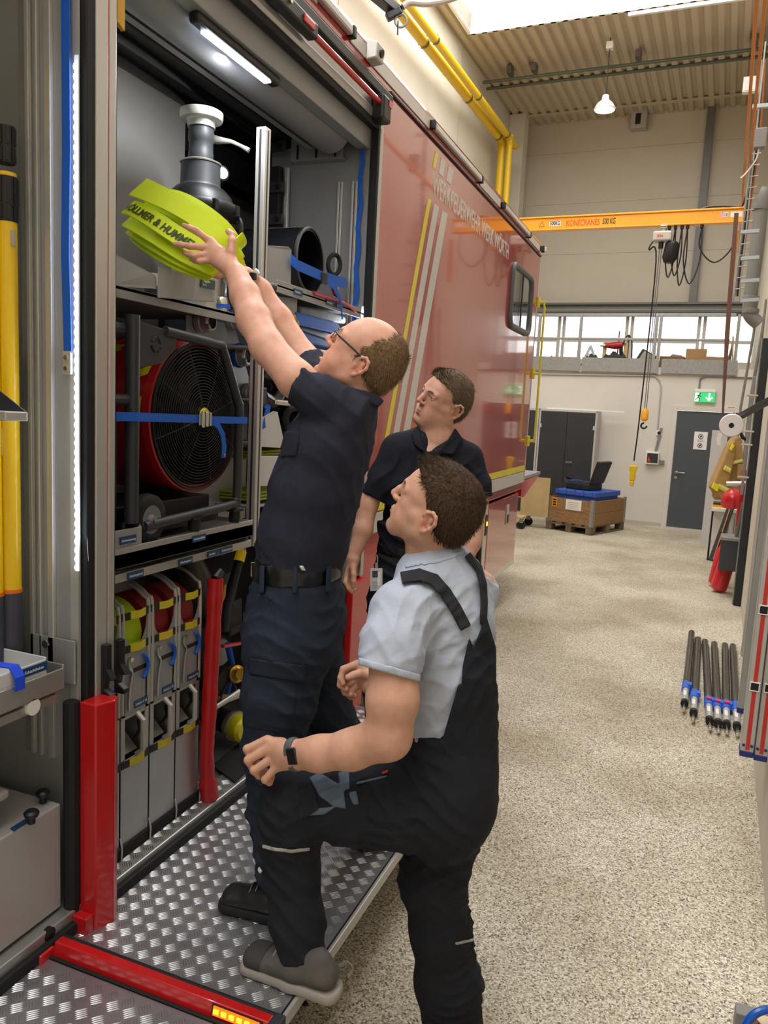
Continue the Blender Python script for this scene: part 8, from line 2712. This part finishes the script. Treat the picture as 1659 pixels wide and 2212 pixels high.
patch('holster_flap', thigh, M_SLATE, p3, [((668, 1680), (690, 1668), (742, 1700), (748, 1748), (720, 1742), (690, 1720)), ((655, 1762), (690, 1745), (728, 1742), (700, 1760)), ((730, 1668), (754, 1664), (756, 1705), (736, 1710)), ((752, 1712), (770, 1708), (776, 1738), (762, 1738))], grow=.009, res=.004, dmax=2.02, fold=FOLDO, amp=.007)
patch('tool_pocket', thigh, M_BLKT, p3, [((645, 1690), (672, 1680), (690, 1750), (648, 1772)), ((640, 1740), (690, 1736), (690, 1752), (644, 1772))], grow=.010, res=.004, dmax=2.02, fold=FOLDO, amp=.007)
patch('side_pocket', thigh + bib, M_BLKT, p3, [((772, 1690), (866, 1648), (905, 1690), (900, 1780), (860, 1800), (800, 1780))], grow=.006, res=.0045, dmax=2.0, fold=FOLDO, amp=.007)
patch('pocket_piping', thigh + bib, M_SLATE, p3, [((768, 1690), (836, 1674), (837, 1679), (770, 1695))], grow=.011, res=.0035, dmax=2.0, fold=FOLDO, amp=.007)
patch('red_label', thigh + bib, M_RED, p3, [((822, 1668), (838, 1662), (840, 1668), (826, 1674))], grow=.012, res=.003, dmax=2.0, fold=FOLDO, amp=.007)
patch('back_pocket', bib, M_SLATE, p3, [((1045, 1700), (1066, 1672), (1072, 1740), (1062, 1742))], grow=.010, res=.004, fold=FOLDO, amp=.007)
M_REFL = mat('grey_reflective_band', 'a39d98', .5)
patch('knee_band', thigh, M_REFL, p3, band([(568, 1828), (590, 1834), (630, 1839), (668, 1834)], 8), grow=.009, res=.0035, dmax=2.06, fold=FOLDO, amp=.007)
patch('knee_band', stand, M_REFL, p3, [((982, 2036), (1024, 2026), (1024, 2033), (985, 2042))], grow=.007, res=.0035, fold=FOLDO, amp=.007)
patch('brand_tab', thigh, M_WHITE, p3, [((553, 1878), (560, 1872), (567, 1882), (562, 1888))], grow=.012, res=.003, fold=FOLDO, amp=.007)
# shoes
M_SUEDE = mat('grey_suede', '57534e', .85, noise=.15, nscale=20, bump=.3, bscale=120)
M_SOLE3 = mat('pale_grey_sole', '9d968c', .6)
tz_ = onz(524, 2078, ZP + .002)
hz3 = onz(706, 2150, ZP + .002)
hz3 = tz_ + (hz3 - tz_) / np.linalg.norm(hz3 - tz_) * .30
shoe(p3, hz3, tz_, .05, M_SUEDE, M_SOLE3, name='shoe', toecap=mat('dark_rubber_cap', '3a3836', .7), lace=mat('grey_lace', '8a847c', .8))
sl_ = [hz3 + np.array([0, 0, z]) + (tz_ - hz3) * t for t, z in ((-.06, .075), (-.10, .10), (-.05, .115), (.02, .095))]
MB().tube(bez(sl_, 4), [(.002, .006)] * 13, 6).build('heel_loop', MATS['grey_lace'], p3, smooth=True)
fs_ = onz(960, 2330, .0)
shoe(p3, fs_ + np.array([.22, .02, .002]), fs_ + np.array([-.05, -.02, .002]), .05, M_SUEDE, M_SOLE3, name='shoe')
# smart watch on the near wrist
wq = ond(634, 1630, 1.913)
wd_ = ond(640, 1630, 1.91) - ond(690, 1628, 1.88)
wa_ = wd_ / np.linalg.norm(wd_)
F = Field(wq - .07, wq + .07, .0028)
seg(F, (690, 1628, 1.88, 37 + 3.0, .0285 + .014), (636, 1630, 1.912, 33 + 4.5, .0275 + .003), .01)
F.plane(wq + wa_ * .012, wa_)
F.plane(wq - wa_ * .012, -wa_)
V_, F_ = F.mesh(1)
wst = np_object('watch_strap', V_, F_, mat('slate_silicone', '56585d', .6), p3)
wcc = ond(631, 1633, 1.880)
xw = wa_
yw = np.cross(-EF, xw)
yw /= np.linalg.norm(yw)
zw = np.cross(xw, yw)
if zw @ EF > 0:
    zw = -zw
Mw = Matrix((V(xw), V(yw), V(zw))).transposed().to_4x4()
Mw.translation = V(wcc)
MB(Mw).box((-.013, -.021, -.004), (.013, .021, .006)).build('watch_case', M_CHAR, p3, bevel=.004)
MB(Mw).box((-.011, -.019, .006), (.011, .019, .0068)).build('watch_screen', mat('black_screen', '0a0808', .1), p3)

# ------------------------------------------------------------------ the man standing behind
h2 = Head([[-0.5969, 0.7087, 0.3761], [-0.7923, -0.5944, -0.1375], [0.1261, -0.3801, 0.9163]], [-0.91, 2.9023, 1.8246], 1.0)
arm2 = [((848, 975, 3.04, 26), (815, 1040, 3.03, 23)), ((815, 1040, 3.03, 23), (794, 1092, 3.03, 21)), ((794, 1092, 3.03, 21), (784, 1145, 3.01, 20)), ((784, 1145, 3.01, 20), (763, 1205, 2.99, 13.5))]
far2 = [((1012, 995, 3.05, 26), (1030, 1080, 3.06, 22)), ((1030, 1080, 3.06, 22), (1020, 1170, 3.04, 19)), ((1020, 1170, 3.04, 19), (990, 1250, 3.0, 15))]
core2 = [((940, 905, 3.0, 35, .055), (945, 960, 3.03, 42, .06)), ((945, 955, 3.03, 42, .07), (925, 1000, 3.05, 62, .095)), ((925, 1000, 3.05, 66, .095), (908, 1160, 3.08, 66, .09)), ((858, 972, 3.05, 24), (1005, 988, 3.05, 26))]
fg2 = [[(750, 1240, 2.985, .010), (746, 1258, 2.97, .009), (753, 1272, 2.965, .008), (760, 1280, 2.965, .007)],
       [(754, 1242, 3.0, .010), (751, 1262, 2.985, .009), (759, 1276, 2.98, .008), (767, 1277, 2.98, .007)],
       [(760, 1243, 3.01, .0095), (757, 1262, 3.0, .0088), (763, 1274, 2.995, .008), (769, 1274, 2.99, .007)],
       [(766, 1242, 3.02, .009), (763, 1258, 3.01, .008), (767, 1268, 3.0, .007), (770, 1268, 3.0, .0065)],
       [(763, 1222, 2.97, .012), (764, 1240, 2.955, .0105), (764, 1256, 2.95, .0095), (763, 1268, 2.95, .008)],
       [(990, 1265, 3.0, .012), (985, 1290, 2.99, .010), (985, 1300, 2.985, .009), (988, 1308, 2.98, .008)]]
pal2 = [((762, 1208, 2.985, .019), (751, 1240, 2.985, .0125), .012), ((763, 1208, 2.99, .019), (756, 1243, 3.0, .0125), .012), ((764, 1208, 2.99, .019), (765, 1242, 3.015, .012), .012), ((764, 1212, 2.98, .016), (763, 1226, 2.97, .013), .012), ((992, 1250, 3.0, .02), (990, 1270, 3.0, .016), .012)]
p2 = body('person', 'tall man in black polo with a badge standing behind the young man', h2, dict(jaw=1.0), M_SKIN2, arm2 + far2 + core2, fg2, pal2, (-.95, 3.05, ZP))
h2.features(p2, '4d5a63', '4b3a2b')
M_HAIR2 = hair_material('ash_brown_hair', '3f342a', '7d6b55')
h2.hair(p2, M_HAIR2, [(-.08, -.026), (-.02, -.026), (-.004, -.012), (.004, .014), (.03, .016), (.055, .024), (.078, .036), (.095, .068), (.11, .11)], t=.009, strands=5000, length=.016, lo_u=-.066, tuft=.8, seed=9, ts=.004)
shirt2 = [((945, 952, 3.04, 45, .075), (930, 985, 3.05, 72, .10)), ((860, 968, 3.06, 28), (935, 965, 3.05, 36), .05), ((935, 965, 3.05, 36), (1006, 988, 3.06, 30), .05), ((928, 985, 3.05, 84, .105), (920, 1050, 3.06, 92, .115)), ((920, 1050, 3.06, 92, .115), (912, 1130, 3.08, 90, .115)), ((912, 1130, 3.08, 90, .115), (905, 1200, 3.1, 90, .115))]
slv2 = [((856, 975, 3.04, 34), (825, 1035, 3.03, 30), .04), ((825, 1035, 3.03, 30), (800, 1085, 3.03, 27), .03)]
slv2r = [((1008, 995, 3.06, 36), (1026, 1050, 3.06, 33), .04), ((1026, 1050, 3.06, 33), (1032, 1090, 3.06, 31), .03)]
ax2 = ond(800, 1085, 3.03) - ond(825, 1035, 3.03)
FOLD2 = [(46, 28, -26, .5, 1.4), (24, -32, 44, 1.2, 1.2)]
M_BPOLO = cloth('black_polo_fabric', '1d1e27', .9)
garment('polo_shirt', shirt2 + slv2 + slv2r, M_BPOLO, p2, .0055, [(ond(803, 1074, 3.03), ax2, .09), (ond(1031, 1070, 3.06), (0.03, 0, -1), .08)], FOLD2, .035, subs=[((950, 925, 2.93, 36), (926, 964, 2.92, 22)), ((926, 964, 2.92, 22), (919, 980, 2.91, 9))], amp=.005)
patch('collar', shirt2, M_BPOLO, p2, [((888, 938), (905, 918), (912, 955), (918, 980), (896, 962)), ((984, 925), (1000, 948), (978, 982), (948, 980), (955, 968)), ((955, 968), (952, 982), (924, 985), (918, 978))], grow=.014, res=.0045, dmax=3.02, fold=FOLD2, amp=.005)
for bx2, by2 in ((904, 986), (900, 1012)):
    c = ond(bx2, by2, 2.925)
    MB().cyl(c, c - EF * .006, .0055, 12).build('button', M_BLACK, p2, smooth=True)
trs2 = [((905, 1196, 3.1, 90, .117), (893, 1300, 3.13, 95, .12)), ((862, 1300, 3.13, 66, .1), (838, 1480, 3.2, 54, .075)), ((838, 1480, 3.2, 54, .075), (840, 1650, 3.26, 45, .06)), ((925, 1310, 3.17, 66, .1), (925, 1480, 3.24, 54, .075)), ((925, 1480, 3.24, 54, .075), (925, 1650, 3.3, 45, .06))]
garment('trousers', trs2, M_BLKT, p2, .007, (), FOLDT, .04, amp=.005)
blt2 = [((906, 1188, 3.1, 92, .119), (904, 1212, 3.1, 93, .12))]
garment('belt', blt2, MATS['black_leather'], p2, .006, [(ond(906, 1186, 2.98), (0, 0, 1), .4), (ond(904, 1208, 2.98), (0, 0, -1), .4)], None, .02)
for px_ in (838, 922):
    t0 = onz(px_ - 14, 1690, ZP + .002)
    shoe(p2, t0 + np.array([.02, .27, 0]), t0, .05, M_BOOT, M_BLACKM, name='boot')
# badge on a clip
bd0 = ond(813, 1252, 2.96)
Mb = Matrix((V(RC[0] * .97 + RC[2] * .2), V(-RC[1]), V(-RC[2]))).transposed().to_4x4()
Mb.translation = V(bd0)
bdg = MB(Mb).box((-.024, -.043, -.001), (.024, .043, .0015)).build('id_badge', mat('badge_white', 'bfc1c8', .4), p2, bevel=.001)
MB(Mb).box((-.016, .008, .0015), (.006, .034, .0022)).build('badge_photo', mat('badge_photo', '453e3c', .5), bdg)
MB(Mb).box((-.018, -.036, .0015), (.004, -.006, .002)).build('badge_text', mat('badge_grey', 'a7a8ae', .5), bdg)
MB(Mb).box((.004, -.022, .0015), (.016, .03, .002)).build('badge_field', M_WHITE, bdg)
MB(Mb).box((-.005, .043, -.001), (.006, .065, .001)).build('badge_loop', mat('clear_grey_loop', '8d8f92', .3), bdg)
MB(Mb).tube([(.004, .065, 0), (.004, .085, 0), (.0, .095, .004)], .004, 8).build('badge_clip', M_STEEL, bdg, smooth=True)
